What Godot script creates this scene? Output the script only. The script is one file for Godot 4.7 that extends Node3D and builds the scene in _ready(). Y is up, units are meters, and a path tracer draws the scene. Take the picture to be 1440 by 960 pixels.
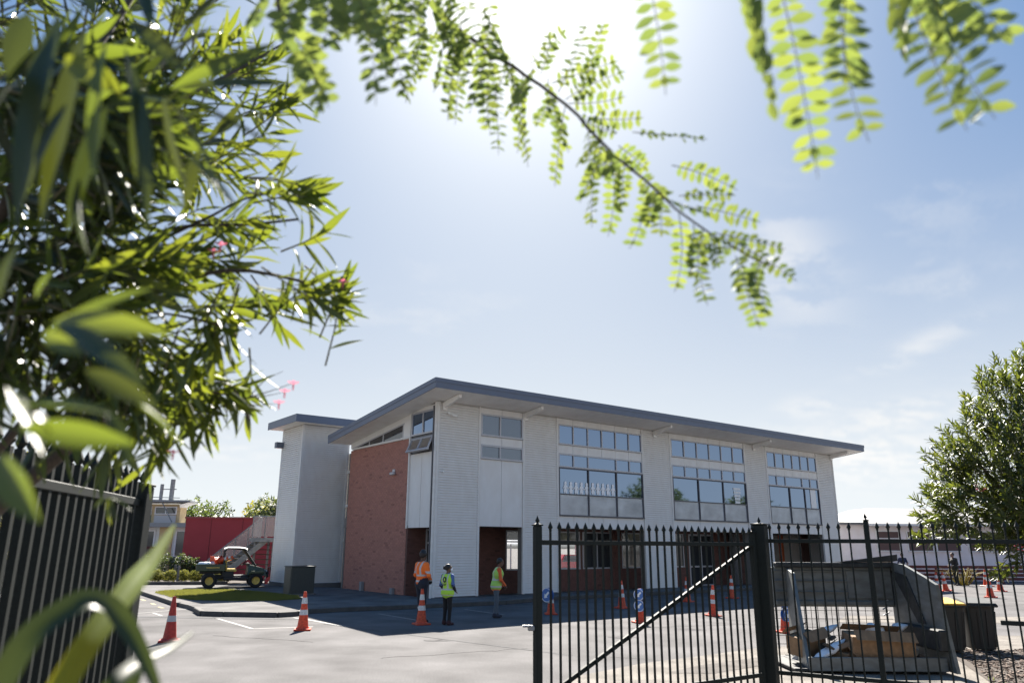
extends Node3D
# A school forecourt seen from under garden foliage, past a steel gate, against the sun. Units are metres, y is up.

# ---------------------------------------------------------------- mesh builder
class MB:
	var v := PackedVector3Array()
	var n := PackedVector3Array()
	var c := PackedColorArray()
	var col := Color.WHITE
	var xf := Transform3D.IDENTITY

	func put(p: Vector3, nn: Vector3) -> void:
		v.append(xf * p)
		n.append((xf.basis * nn).normalized())
		c.append(col)

	func tri(a: Vector3, b: Vector3, d: Vector3) -> void:   # counter-clockwise seen from outside
		var nn := (b - a).cross(d - a)
		put(a, nn); put(d, nn); put(b, nn)

	func quad(a: Vector3, b: Vector3, d: Vector3, e: Vector3) -> void:
		var nn := (d - a).cross(e - b)
		put(a, nn); put(d, nn); put(b, nn)
		put(a, nn); put(e, nn); put(d, nn)

	func quad_out(a: Vector3, b: Vector3, d: Vector3, e: Vector3, out: Vector3) -> void:
		if (d - a).cross(e - b).dot(out) < 0.0:
			quad(a, e, d, b)
		else:
			quad(a, b, d, e)

	func box(at: Vector3, size: Vector3, b := Basis.IDENTITY) -> void:
		var x := b.x * size.x * 0.5
		var y := b.y * size.y * 0.5
		var z := b.z * size.z * 0.5
		quad(at + x - y + z, at + x - y - z, at + x + y - z, at + x + y + z)
		quad(at - x - y - z, at - x - y + z, at - x + y + z, at - x + y - z)
		quad(at - x + y + z, at + x + y + z, at + x + y - z, at - x + y - z)
		quad(at - x - y - z, at + x - y - z, at + x - y + z, at - x - y + z)
		quad(at - x - y + z, at + x - y + z, at + x + y + z, at - x + y + z)
		quad(at + x - y - z, at - x - y - z, at - x + y - z, at + x + y - z)

	func span(lo: Vector3, hi: Vector3) -> void:            # an axis-aligned box between two corners
		box((lo + hi) * 0.5, (hi - lo).abs())

	func cbox(at: Vector3, size: Vector3, bev := 0.01, b := Basis.IDENTITY) -> void:   # a box with chamfered edges
		var h := size * 0.5
		var q := func(s: Vector3, ax: int) -> Vector3:
			var p := Vector3(s.x * (h.x - bev), s.y * (h.y - bev), s.z * (h.z - bev))
			p[ax] = s[ax] * h[ax]
			return at + b * p
		for ax in 3:
			var a2 := (ax + 1) % 3
			var a3 := (ax + 2) % 3
			for s in [-1.0, 1.0]:
				var s1 := Vector3.ZERO
				s1[ax] = s
				var k := []
				for w in [[-1.0, -1.0], [1.0, -1.0], [1.0, 1.0], [-1.0, 1.0]]:
					var t := s1
					t[a2] = w[0]; t[a3] = w[1]
					k.append(q.call(t, ax))
				quad_out(k[0], k[1], k[2], k[3], b * s1)
				for s2 in [-1.0, 1.0]:
					var t1 := Vector3.ZERO
					t1[ax] = s; t1[a2] = s2; t1[a3] = -1.0
					var t2 := t1
					t2[a3] = 1.0
					quad_out(q.call(t1, ax), q.call(t2, ax), q.call(t2, a2), q.call(t1, a2), b * Vector3(t1.x + t2.x, t1.y + t2.y, t1.z + t2.z))
		for i in 8:
			var s := Vector3(1.0 if i & 1 else -1.0, 1.0 if i & 2 else -1.0, 1.0 if i & 4 else -1.0)
			var p0: Vector3 = q.call(s, 0)
			var p1: Vector3 = q.call(s, 1)
			var p2: Vector3 = q.call(s, 2)
			if (p1 - p0).cross(p2 - p0).dot(b * s) < 0.0:
				tri(p0, p2, p1)
			else:
				tri(p0, p1, p2)

	func bar(a: Vector3, b: Vector3, w: float, h: float, up := Vector3.UP, bev := 0.0) -> void:   # a beam from a to b
		var z := (b - a).normalized()
		var x := up.cross(z).normalized()
		var y := z.cross(x)
		if bev > 0.0:
			cbox((a + b) * 0.5, Vector3(w, h, a.distance_to(b)), bev, Basis(x, y, z))
		else:
			box((a + b) * 0.5, Vector3(w, h, a.distance_to(b)), Basis(x, y, z))

	func hexa(p: Array) -> void:                            # eight corners: bottom ring, then top ring
		var mid := Vector3.ZERO
		for k in p:
			mid += k / 8.0
		for f in [[0, 1, 2, 3], [4, 5, 6, 7], [0, 1, 5, 4], [1, 2, 6, 5], [2, 3, 7, 6], [3, 0, 4, 7]]:
			quad_out(p[f[0]], p[f[1]], p[f[2]], p[f[3]], (p[f[0]] + p[f[1]] + p[f[2]] + p[f[3]]) / 4.0 - mid)

	func extrude(poly: PackedVector2Array, z0: float, z1: float, t := Transform3D.IDENTITY) -> void:   # outline in x, y
		var area := 0.0
		for i in poly.size():
			area += poly[i].cross(poly[(i + 1) % poly.size()])
		var pp := poly.duplicate()
		if area < 0.0:
			pp.reverse()
		var idx := Geometry2D.triangulate_polygon(pp)
		for i in range(0, idx.size(), 3):
			var a := pp[idx[i]]; var b := pp[idx[i + 1]]; var d := pp[idx[i + 2]]
			if (b - a).cross(d - a) < 0.0:
				var sw := b
				b = d; d = sw
			tri(t * Vector3(a.x, a.y, z1), t * Vector3(b.x, b.y, z1), t * Vector3(d.x, d.y, z1))
			tri(t * Vector3(a.x, a.y, z0), t * Vector3(d.x, d.y, z0), t * Vector3(b.x, b.y, z0))
		for i in pp.size():
			var a := pp[i]; var b := pp[(i + 1) % pp.size()]
			quad(t * Vector3(a.x, a.y, z0), t * Vector3(b.x, b.y, z0), t * Vector3(b.x, b.y, z1), t * Vector3(a.x, a.y, z1))

	func grid(rows: Array, closed := false) -> void:        # smooth sheet through rows of points
		var nr := rows.size()
		var nc: int = rows[0].size()
		var nm := []
		for i in nr:
			var line := PackedVector3Array()
			for j in nc:
				var j0 := (j - 1 + nc) % nc if closed else maxi(j - 1, 0)
				var j1 := (j + 1) % nc if closed else mini(j + 1, nc - 1)
				var du: Vector3 = rows[i][j1] - rows[i][j0]
				var dv: Vector3 = rows[mini(i + 1, nr - 1)][j] - rows[maxi(i - 1, 0)][j]
				line.append(du.cross(dv).normalized())
			nm.append(line)
		for i in nr - 1:
			for j in (nc if closed else nc - 1):
				var k := (j + 1) % nc
				put(rows[i][j], nm[i][j]); put(rows[i + 1][k], nm[i + 1][k]); put(rows[i][k], nm[i][k])
				put(rows[i][j], nm[i][j]); put(rows[i + 1][j], nm[i + 1][j]); put(rows[i + 1][k], nm[i + 1][k])

	func tube(path: PackedVector3Array, r0: float, r1: float, seg := 6) -> void:
		var rows := []
		var last := (path[1] - path[0]).normalized()
		var x := last.cross(Vector3.UP if absf(last.y) < 0.9 else Vector3.RIGHT).normalized()
		for i in path.size():
			var d := (path[mini(i + 1, path.size() - 1)] - path[maxi(i - 1, 0)]).normalized()
			x = (x - d * x.dot(d)).normalized()
			var y := d.cross(x)
			var r := lerpf(r0, r1, float(i) / (path.size() - 1))
			var ring := PackedVector3Array()
			for k in seg:
				var a := TAU * k / seg
				ring.append(path[i] + (x * cos(a) + y * sin(a)) * r)
			rows.append(ring)
		grid(rows, true)
		for e in [0, path.size() - 1]:
			for k in seg:
				if e == 0:
					tri(path[0], rows[0][(k + 1) % seg], rows[0][k])
				else:
					tri(path[e], rows[e][k], rows[e][(k + 1) % seg])

	func lathe(prof: Array, seg := 16, t := Transform3D.IDENTITY) -> void:   # [radius, height] pairs round y, from the bottom up
		for i in prof.size() - 1:
			var r0: float = prof[i][0]; var y0: float = prof[i][1]
			var r1: float = prof[i + 1][0]; var y1: float = prof[i + 1][1]
			var sl := Vector2(y1 - y0, r0 - r1).normalized()
			for k in seg:
				var a0 := TAU * k / seg
				var a1 := TAU * (k + 1) / seg
				var d0 := Vector3(cos(a0), 0, -sin(a0)); var d1 := Vector3(cos(a1), 0, -sin(a1))
				var n0 := t.basis * (d0 * sl.x + Vector3.UP * sl.y); var n1 := t.basis * (d1 * sl.x + Vector3.UP * sl.y)
				var p00 := t * (d0 * r0 + Vector3.UP * y0); var p01 := t * (d1 * r0 + Vector3.UP * y0)
				var p10 := t * (d0 * r1 + Vector3.UP * y1); var p11 := t * (d1 * r1 + Vector3.UP * y1)
				put(p00, n0); put(p11, n1); put(p01, n1)
				put(p00, n0); put(p10, n0); put(p11, n1)

	func add(o: MB, t := Transform3D.IDENTITY) -> void:
		for i in o.v.size():
			v.append(t * o.v[i]); n.append(t.basis * o.n[i]); c.append(o.c[i])

	func mesh() -> ArrayMesh:
		var a := []
		a.resize(Mesh.ARRAY_MAX)
		a[Mesh.ARRAY_VERTEX] = v
		a[Mesh.ARRAY_NORMAL] = n
		a[Mesh.ARRAY_COLOR] = c
		var m := ArrayMesh.new()
		m.add_surface_from_arrays(Mesh.PRIMITIVE_TRIANGLES, a)
		return m

# ---------------------------------------------------------------- things, parts, materials
var rng := RandomNumberGenerator.new()
var mats := {}
var tex := {}
var taken := {}

func numbered(called: String) -> String:
	var k: int = taken.get(called, 0)
	taken[called] = k + 1
	return called if k == 0 else "%s_%03d" % [called, k]

func tag(o: Node3D, label := "", category := "", group := "", kind := "") -> Node3D:
	if label: o.set_meta("label", label)
	if category: o.set_meta("category", category)
	if group: o.set_meta("group", group)
	if kind: o.set_meta("kind", kind)
	return o

func thing(called: String, label: String, category: String, at := Vector3.ZERO, turn := 0.0, group := "") -> Node3D:
	var o := Node3D.new()
	o.name = numbered(called)
	add_child(o)
	o.position = at
	o.rotation.y = turn
	return tag(o, label, category, group)

func mk(m: MB, called: String, mat: Material, parent: Node3D = self, kind := "") -> MeshInstance3D:
	return put_mesh(m.mesh(), called, mat, parent, kind)

func put_mesh(m: Mesh, called: String, mat: Material, parent: Node3D = self, kind := "") -> MeshInstance3D:
	var o := MeshInstance3D.new()
	o.mesh = m
	o.material_override = mat
	if parent == self:
		o.name = numbered(called)
	else:
		var k := 0
		var full := called
		var key := str(parent.get_instance_id()) + called
		k = taken.get(key, 0)
		taken[key] = k + 1
		if k: full = "%s_%03d" % [called, k]
		o.name = full
	parent.add_child(o, true)
	if kind: o.set_meta("kind", kind)
	return o

func dup(o: Node3D, at: Vector3, turn: float, label: String, called := "") -> Node3D:
	var c: Node3D = o.duplicate()
	c.name = numbered(called if called else str(o.name).rstrip("0123456789").rstrip("_"))
	add_child(c)
	c.position = at
	c.rotation = Vector3(0, turn, 0)
	c.set_meta("label", label)
	return c

func noise(key: String, freq: float, lo: float, hi: float, kind := FastNoiseLite.TYPE_SIMPLEX_SMOOTH, oct := 4, warm := 0.0) -> Texture2D:
	if not tex.has(key):
		var f := FastNoiseLite.new()
		f.seed = hash(key) % 10000
		f.noise_type = kind
		f.frequency = freq
		f.fractal_octaves = oct
		var t := NoiseTexture2D.new()
		t.width = 512; t.height = 512
		t.seamless = true
		t.noise = f
		var g := Gradient.new()
		g.set_color(0, Color(lo, lo * (1.0 - warm * 0.5), lo * (1.0 - warm)))
		g.set_color(1, Color(hi, hi, hi))
		t.color_ramp = g
		tex[key] = t
	return tex[key]

func pm(key: String, lin: Color, rough := 0.7, opt := {}) -> StandardMaterial3D:   # a material by its linear base colour
	if mats.has(key):
		return mats[key]
	var m := StandardMaterial3D.new()
	m.resource_name = key
	var a := lin.a
	m.albedo_color = Color(lin.r, lin.g, lin.b).linear_to_srgb()
	m.albedo_color.a = a
	m.roughness = rough
	m.metallic = opt.get("metal", 0.0)
	m.metallic_specular = opt.get("spec", 0.5)
	if opt.has("tex"):
		m.albedo_texture = opt.tex
		m.uv1_triplanar = true
		m.uv1_world_triplanar = opt.get("world", true)
		var s: float = opt.get("scale", 1.0)
		m.uv1_scale = Vector3(s, s, s) * opt.get("stretch", Vector3.ONE)
	if opt.has("tex2"):
		m.detail_enabled = true
		m.detail_albedo = opt.tex2
		m.detail_blend_mode = BaseMaterial3D.BLEND_MODE_MUL
		m.detail_uv_layer = BaseMaterial3D.DETAIL_UV_2
		m.uv2_triplanar = true
		m.uv2_world_triplanar = true
		var s2: float = opt.get("scale2", 1.0)
		m.uv2_scale = Vector3(s2, s2, s2)
	if opt.has("bump"):
		m.heightmap_enabled = true
		m.heightmap_texture = opt.bump
		m.heightmap_scale = opt.get("bumpcm", 0.5)
		m.uv1_triplanar = true
		m.uv1_world_triplanar = opt.get("world", true)
	if opt.get("vc", false):
		m.vertex_color_use_as_albedo = true
	if opt.has("back"):
		m.backlight_enabled = true
		var bl: Color = opt.back
		m.backlight = bl.linear_to_srgb()
	if opt.get("coat", 0.0) > 0.0:
		m.clearcoat_enabled = true
		m.clearcoat = opt.coat
		m.clearcoat_roughness = 0.1
	if opt.has("rim"):
		m.rim_enabled = true
		m.rim = opt.rim
	if a < 1.0:
		m.transparency = BaseMaterial3D.TRANSPARENCY_ALPHA
	mats[key] = m
	return m

func rnd(a: float, b: float) -> float:
	return rng.randf_range(a, b)

func rdir() -> Vector3:
	var d := Vector3(rng.randfn(), rng.randfn(), rng.randfn())
	return d.normalized() if d.length() > 0.01 else Vector3.UP

func instances(mesh: Mesh, where: Array, called: String, mat: Material, parent: Node3D, tint := []) -> MultiMeshInstance3D:
	var mm := MultiMesh.new()
	mm.transform_format = MultiMesh.TRANSFORM_3D
	mm.use_colors = tint.size() > 0
	mm.mesh = mesh
	mm.instance_count = where.size()
	for i in where.size():
		mm.set_instance_transform(i, where[i])
		if tint.size() > 0:
			mm.set_instance_color(i, tint[i])
	var o := MultiMeshInstance3D.new()
	o.name = called if parent != self else numbered(called)
	o.multimesh = mm
	o.material_override = mat
	parent.add_child(o, true)
	o.set_meta("kind", "stuff")
	return o

func sheet(pts: Array, y: float, called: String, mat: Material, thick := 0.0, parent: Node3D = self) -> MeshInstance3D:   # level sheet over x, z points; a slab down to the ground if thick
	var p := PackedVector2Array()
	for q in pts:
		p.append(Vector2(q[0], -q[1]))
	var m := MB.new()
	var t := Transform3D(Basis(Vector3.RIGHT, Vector3.FORWARD, Vector3.UP), Vector3.ZERO)
	m.extrude(p, y - maxf(thick, 0.002), y, t)
	var o := mk(m, called, mat, parent)
	if parent == self: o.set_meta("kind", "structure")
	return o

# ---------------------------------------------------------------- smooth bodies: tapered capsules joined by a smooth minimum, meshed as surface nets
# bone: [a, b, radius a, radius b, colour]
func blob(bones: Array, cell: float, k: float, out: MB, t := Transform3D.IDENTITY, ylo := -99.0, yhi := 99.0, paint = null) -> void:
	var lo := Vector3.ONE * 1e9
	var hi := -lo
	for b in bones:
		var r: float = maxf(b[2], b[3]) + cell * 2.5
		lo = lo.min(b[0] - Vector3.ONE * r).min(b[1] - Vector3.ONE * r)
		hi = hi.max(b[0] + Vector3.ONE * r).max(b[1] + Vector3.ONE * r)
	var dim := Vector3i(((hi - lo) / cell).ceil()) + Vector3i.ONE * 2
	var sx := 1
	var sy := dim.x
	var sz := dim.x * dim.y
	var f := PackedFloat32Array()
	f.resize(sz * dim.z)
	f.fill(1.0)
	var near := PackedFloat32Array()
	near.resize(f.size())
	near.fill(9.0)
	var own := PackedByteArray()
	own.resize(f.size())
	for bi in bones.size():
		var b: Array = bones[bi]
		var a: Vector3 = b[0]
		var d: Vector3 = b[1] - b[0]
		var ra: float = b[2]
		var rb: float = b[3]
		var l2 := maxf(d.length_squared(), 1e-9)
		var reach := maxf(ra, rb) + k + cell * 2.0
		var i0 := Vector3i(((a.min(b[1]) - Vector3.ONE * reach - lo) / cell).floor()).max(Vector3i.ZERO)
		var i1 := Vector3i(((a.max(b[1]) + Vector3.ONE * reach - lo) / cell).ceil()).min(dim - Vector3i.ONE)
		for z in range(i0.z, i1.z + 1):
			for y in range(i0.y, i1.y + 1):
				var at := z * sz + y * sy + i0.x
				var p := lo + Vector3(i0.x, y, z) * cell
				for x in range(i0.x, i1.x + 1):
					var q := p - a
					var h := clampf(q.dot(d) / l2, 0.0, 1.0)
					var dist := (q - d * h).length() - lerpf(ra, rb, h)
					var e := f[at]
					var w := maxf(k - absf(e - dist), 0.0) / k
					f[at] = minf(e, dist) - w * w * k * 0.25
					if dist < near[at]:
						near[at] = dist
						own[at] = bi
					at += 1
					p.x += cell
	if ylo > -90.0 or yhi < 90.0:
		for z in dim.z:
			for y in dim.y:
				var yy := lo.y + y * cell
				var cut := maxf(ylo - yy, yy - yhi)
				for x in dim.x:
					var at := z * sz + y * sy + x
					f[at] = maxf(f[at], cut)
	var vid := PackedInt32Array()
	vid.resize(f.size())
	vid.fill(-1)
	var vp := PackedVector3Array()
	var vn := PackedVector3Array()
	var vc := PackedColorArray()
	var corner := [0, sx, sy, sx + sy, sz, sz + sx, sz + sy, sz + sy + sx]
	var off := [Vector3(0, 0, 0), Vector3(1, 0, 0), Vector3(0, 1, 0), Vector3(1, 1, 0), Vector3(0, 0, 1), Vector3(1, 0, 1), Vector3(0, 1, 1), Vector3(1, 1, 1)]
	var edge := [[0, 1], [2, 3], [4, 5], [6, 7], [0, 2], [1, 3], [4, 6], [5, 7], [0, 4], [1, 5], [2, 6], [3, 7]]
	for z in dim.z - 1:
		for y in dim.y - 1:
			var row := z * sz + y * sy
			for x in dim.x - 1:
				var at := row + x
				var s := f[at] < 0.0
				if (f[at + sx] < 0.0) == s and (f[at + sy] < 0.0) == s and (f[at + sx + sy] < 0.0) == s and (f[at + sz] < 0.0) == s and (f[at + sz + sx] < 0.0) == s and (f[at + sz + sy] < 0.0) == s and (f[at + sz + sy + sx] < 0.0) == s:
					continue
				var sum := Vector3.ZERO
				var cnt := 0
				for e in edge:
					var fa := f[at + corner[e[0]]]
					var fb := f[at + corner[e[1]]]
					if (fa < 0.0) != (fb < 0.0):
						sum += off[e[0]].lerp(off[e[1]], fa / (fa - fb))
						cnt += 1
				var pos := lo + (Vector3(x, y, z) + sum / cnt) * cell
				var gx := f[at + sx] + f[at + sx + sy] + f[at + sx + sz] + f[at + sx + sy + sz] - f[at] - f[at + sy] - f[at + sz] - f[at + sy + sz]
				var gy := f[at + sy] + f[at + sx + sy] + f[at + sy + sz] + f[at + sx + sy + sz] - f[at] - f[at + sx] - f[at + sz] - f[at + sx + sz]
				var gz := f[at + sz] + f[at + sx + sz] + f[at + sy + sz] + f[at + sx + sy + sz] - f[at] - f[at + sx] - f[at + sy] - f[at + sx + sy]
				vid[at] = vp.size()
				vp.append(t * pos)
				vn.append((t.basis * Vector3(gx, gy, gz)).normalized())
				vc.append(paint.call(pos, bones[own[at]][4]) if paint != null else bones[own[at]][4])
	var steps := [[sx, sy, sz], [sy, sz, sx], [sz, sx, sy]]
	for z in range(1, dim.z - 1):
		for y in range(1, dim.y - 1):
			for x in range(1, dim.x - 1):
				var at := z * sz + y * sy + x
				if vid[at] < 0 and vid[at - sx] < 0 and vid[at - sy] < 0 and vid[at - sz] < 0:
					continue
				var s := f[at] < 0.0
				for st in steps:
					if (f[at + st[0]] < 0.0) == s:
						continue
					var q := [vid[at], vid[at - st[1]], vid[at - st[1] - st[2]], vid[at - st[2]]]
					if q.min() < 0:
						continue
					if s:
						q.reverse()
					for w in [0, 1, 2, 0, 2, 3]:
						out.v.append(vp[q[w]]); out.n.append(vn[q[w]]); out.c.append(vc[q[w]])

# ---------------------------------------------------------------- sky
func sky_image(sun: Vector3) -> ImageTexture:
	var w := 2048
	var h := 1024
	var px := PackedFloat32Array()
	px.resize(w * h * 3)
	var wisp := FastNoiseLite.new()
	wisp.seed = 11
	wisp.frequency = 1.0
	wisp.fractal_octaves = 5
	wisp.domain_warp_enabled = true
	wisp.domain_warp_amplitude = 0.35
	wisp.domain_warp_frequency = 1.2
	# clouds: bearing, height, half width, half height in degrees, grain, strength, slant
	var clouds := [[21.5, 20.0, 3.2, 4.0, 3.0, 0.62, -0.4], [24.0, 6.2, 7.0, 1.9, 7.0, 1.0, 0.0], [27.5, 8.6, 4.0, 1.0, 7.0, 0.8, 0.1], [29.5, 13.2, 3.6, 0.8, 4.0, 0.5, 0.35], [22.0, 9.6, 2.0, 0.8, 6.0, 0.6, 0.0], [-21.0, 6.5, 3.0, 1.0, 6.0, 0.6, 0.0], [60.0, 9.0, 20.0, 3.0, 5.0, 0.8, 0.0], [-75.0, 8.0, 25.0, 3.0, 5.0, 0.7, 0.0], [150.0, 10.0, 25.0, 3.5, 5.0, 0.8, 0.0], [-150.0, 18.0, 20.0, 5.0, 3.0, 0.5, 0.1]]
	for j in h:
		var el := (0.5 - (j + 0.5) / h) * PI
		if j > h / 2 + 6:
			break
		var deg := maxf(rad_to_deg(el), 0.0)
		# clear air: pale at the horizon, deeper overhead
		var t := exp(-pow(deg / 20.5, 1.6))
		var base := Vector3(0.015, 0.19, 0.53).lerp(Vector3(0.87, 0.92, 0.94), t)
		for i in w:
			var az := (i + 0.5) / w * TAU
			var d := Vector3(sin(az) * cos(el), sin(el), -cos(az) * cos(el))
			var g := rad_to_deg(acos(clampf(d.dot(sun), -1.0, 1.0)))
			var v := base + Vector3(1.0, 0.96, 0.88) * (2.6 * exp(-g / 3.0) + 0.85 * exp(-g / 9.0)) + Vector3(0.64, 0.53, 0.29) * exp(-g * g / 500.0)
			if deg > 0.5 and deg < 40.0:
				# thin wisps here and there, and a low bank of cumulus towards the right
				var s := Vector2(d.x, d.z) / (d.y + 0.22)
				var adeg := rad_to_deg(wrapf(az, -PI, PI))
				var cover := 0.0
				for q in clouds:
					var e: float = exp(-pow((adeg - q[0]) / q[2], 2.0) - pow((deg - q[1] - (adeg - q[0]) * q[6]) / q[3], 2.0))
					if e > 0.02:
						var nz := wisp.get_noise_3d(s.x * q[4] + q[0], s.y * q[4] * 2.0, q[1]) * 0.5 + 0.5
						cover = maxf(cover, e * smoothstep(0.34, 0.66, nz) * q[5])
				var a := wisp.get_noise_3d(s.x * 1.3, s.y * 1.9, 2.0) * 0.5 + 0.5
				cover = maxf(cover, smoothstep(0.6, 0.85, a) * clampf((deg - 8.0) / 8.0, 0.0, 1.0) * 0.22)
				v = v.lerp(Vector3(1.0, 0.995, 0.98) * maxf(v.z * 1.08, 0.95), clampf(cover, 0.0, 0.92))
			var at := (j * w + i) * 3
			px[at] = v.x; px[at + 1] = v.y; px[at + 2] = v.z
	for j in range(h / 2 + 7, h):
		for i in w:
			var at := (j * w + i) * 3
			px[at] = 0.22; px[at + 1] = 0.215; px[at + 2] = 0.21
	return ImageTexture.create_from_image(Image.create_from_data(w, h, false, Image.FORMAT_RGBF, px.to_byte_array()))

# ---------------------------------------------------------------- the school building: local x along the long front, -z into the building
var B := Transform3D(Basis(Vector3.UP, 0.64842), Vector3(-2.907, 0.0, -29.0))

func bw(s: float, h: float, t: float) -> Vector3:        # a place given from the building's near corner
	return B * Vector3(s, h, -t)

func cladding(m: MB, a: Vector3, b: Vector3, h0: float, h1: float, h1b := -1.0) -> void:   # lapped boards from a to b, seen from the left-hand side of a -> b turned outwards
	var along := (b - a).normalized()
	var out := along.cross(Vector3.UP)
	var y := h0
	while y < h1 - 0.01:
		var y2 := minf(y + 0.1, h1)
		var o1 := out * 0.024
		var o2 := out * 0.010
		var o3 := out * -0.018
		var yg := y2 - 0.030
		m.quad(a + Vector3.UP * y + o1, b + Vector3.UP * y + o1, b + Vector3.UP * yg + o2, a + Vector3.UP * yg + o2)
		m.quad(a + Vector3.UP * yg + o2, b + Vector3.UP * yg + o2, b + Vector3.UP * yg + o3, a + Vector3.UP * yg + o3)
		m.quad(a + Vector3.UP * yg + o3, b + Vector3.UP * yg + o3, b + Vector3.UP * y2 + o3, a + Vector3.UP * y2 + o3)
		m.quad(a + Vector3.UP * y + o3, b + Vector3.UP * y + o3, b + Vector3.UP * y + o1, a + Vector3.UP * y + o1)
		y = y2
	m.quad(a + Vector3.UP * h0 - out * 0.05, b + Vector3.UP * h0 - out * 0.05, b + Vector3.UP * h1 - out * 0.05, a + Vector3.UP * h1 - out * 0.05)

func bricks(m: MB, a: Vector3, b: Vector3, h0: float, h1: float, holes := [], tone := 1.0) -> void:   # running bond with recessed joints; holes are [x0, x1, y0, y1] along the wall
	var along := (b - a).normalized()
	var out := along.cross(Vector3.UP)
	var long := a.distance_to(b)
	var bz := Basis(along, Vector3.UP, out)
	var row := 0
	var y := h0
	while y < h1 - 0.03:
		var x := -0.12 if row % 2 else 0.0
		while x < long:
			var x0 := maxf(x, 0.0)
			var x1 := minf(x + 0.23, long)
			var cut := x1 - x0 < 0.03
			for q in holes:
				if x1 > q[0] and x0 < q[1] and y + 0.07 > q[2] and y < q[3]:
					cut = true
			if not cut:
				var g := rnd(0.90, 1.08)
				m.col = Color(0.50, 0.232, 0.178) * g * tone
				if rng.randf() < 0.045:
					m.col = Color(0.36, 0.165, 0.13) * tone * rnd(0.9, 1.1)
				var p := a + along * x0 + Vector3.UP * y + out * rnd(0.007, 0.010)
				var q0 := p; var q1 := p + along * (x1 - x0)
				var q2 := q1 + Vector3.UP * 0.076; var q3 := q0 + Vector3.UP * 0.076
				var k := out * 0.012
				m.quad(q0, q1, q2, q3)
				m.quad(q3, q2, q2 - k, q3 - k)
				m.quad(q0 - k, q1 - k, q1, q0)
				m.quad(q0 - k, q0, q3, q3 - k)
				m.quad(q1, q1 - k, q2 - k, q2)
			x += 0.24
		y += 0.086
		row += 1

func mortar(m: MB, a: Vector3, b: Vector3, h0: float, h1: float, holes := [], tone := 1.0) -> void:   # the bed behind the bricks, cut round the openings
	var long := a.distance_to(b)
	var along := (b - a).normalized()
	var out := along.cross(Vector3.UP)
	var xs := [0.0, long]
	for q in holes:
		xs.append(clampf(q[0], 0, long)); xs.append(clampf(q[1], 0, long))
	xs.sort()
	m.col = Color(0.42, 0.22, 0.17) * tone
	for i in xs.size() - 1:
		if xs[i + 1] - xs[i] < 0.005: continue
		var mid: float = (xs[i] + xs[i + 1]) * 0.5
		var cuts := [[h0, h1]]
		for q in holes:
			if mid > q[0] and mid < q[1]:
				var nxt := []
				for c in cuts:
					if q[2] > c[0]: nxt.append([c[0], minf(q[2], c[1])])
					if q[3] < c[1]: nxt.append([maxf(q[3], c[0]), c[1]])
				cuts = nxt
		for c in cuts:
			if c[1] - c[0] < 0.01: continue
			m.box(a + along * mid + Vector3.UP * (c[0] + c[1]) * 0.5 - out * 0.06, Vector3(xs[i + 1] - xs[i], c[1] - c[0], 0.12), Basis(along, Vector3.UP, out))

# a window: its frame is one mesh under the building and each pane is a child of the frame. o is the lower left corner seen from outside, along its sill, up its height
func window(parent: Node3D, o: Vector3, along: Vector3, wide: float, high: float, cols: Array, rows: Array, glass, bar := 0.06, deep := 0.08, up := Vector3.UP, framemat: Material = null) -> MeshInstance3D:
	var out := along.cross(up)
	var bz := Basis(along, up, out)
	var m := MB.new()
	m.box(o + up * (high - bar * 0.5) + along * wide * 0.5, Vector3(wide, bar, deep), bz)
	m.box(o + up * bar * 0.5 + along * wide * 0.5, Vector3(wide, bar, deep + 0.03), bz)
	var xs := [0.0] + cols + [wide]
	var ys := [0.0] + rows + [high]
	for i in xs.size():
		var w := bar if (i == 0 or i == xs.size() - 1) else bar * 0.9
		var x: float = xs[i] + (bar * 0.5 if i == 0 else (-bar * 0.5 if i == xs.size() - 1 else 0.0))
		m.box(o + along * x + up * high * 0.5, Vector3(w, high - bar * 2.0, deep - 0.004), bz)
	for j in range(1, ys.size() - 1):
		for i in xs.size() - 1:
			m.box(o + along * (xs[i] + xs[i + 1]) * 0.5 + up * ys[j], Vector3(xs[i + 1] - xs[i] - bar, bar * 0.9, deep - 0.008), bz)
	var fr := mk(m, "window", framemat if framemat else mats.window_metal, parent)
	for j in ys.size() - 1:
		for i in xs.size() - 1:
			var g := MB.new()
			g.box(o + along * (xs[i] + xs[i + 1]) * 0.5 + up * (ys[j] + ys[j + 1]) * 0.5 - out * 0.01, Vector3(xs[i + 1] - xs[i] - bar * 0.4, ys[j + 1] - ys[j] - bar * 0.4, 0.008), bz * Basis.from_euler(Vector3(rnd(-0.007, 0.007), rnd(-0.007, 0.007), 0)))
			var gm: Material = glass[j] if glass is Array else glass
			mk(g, "pane", gm, fr)
	return fr

func panel(parent: Node3D, s0: float, s1: float, h0: float, h1: float, t := 0.03, called := "panel", m: Material = null) -> void:
	var b := MB.new()
	b.cbox(Vector3((s0 + s1) * 0.5, (h0 + h1) * 0.5, -t), Vector3(s1 - s0 - 0.014, h1 - h0 - 0.014, 0.04), 0.004)
	mk(b, called, m if m else mats.panel, parent)

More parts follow.
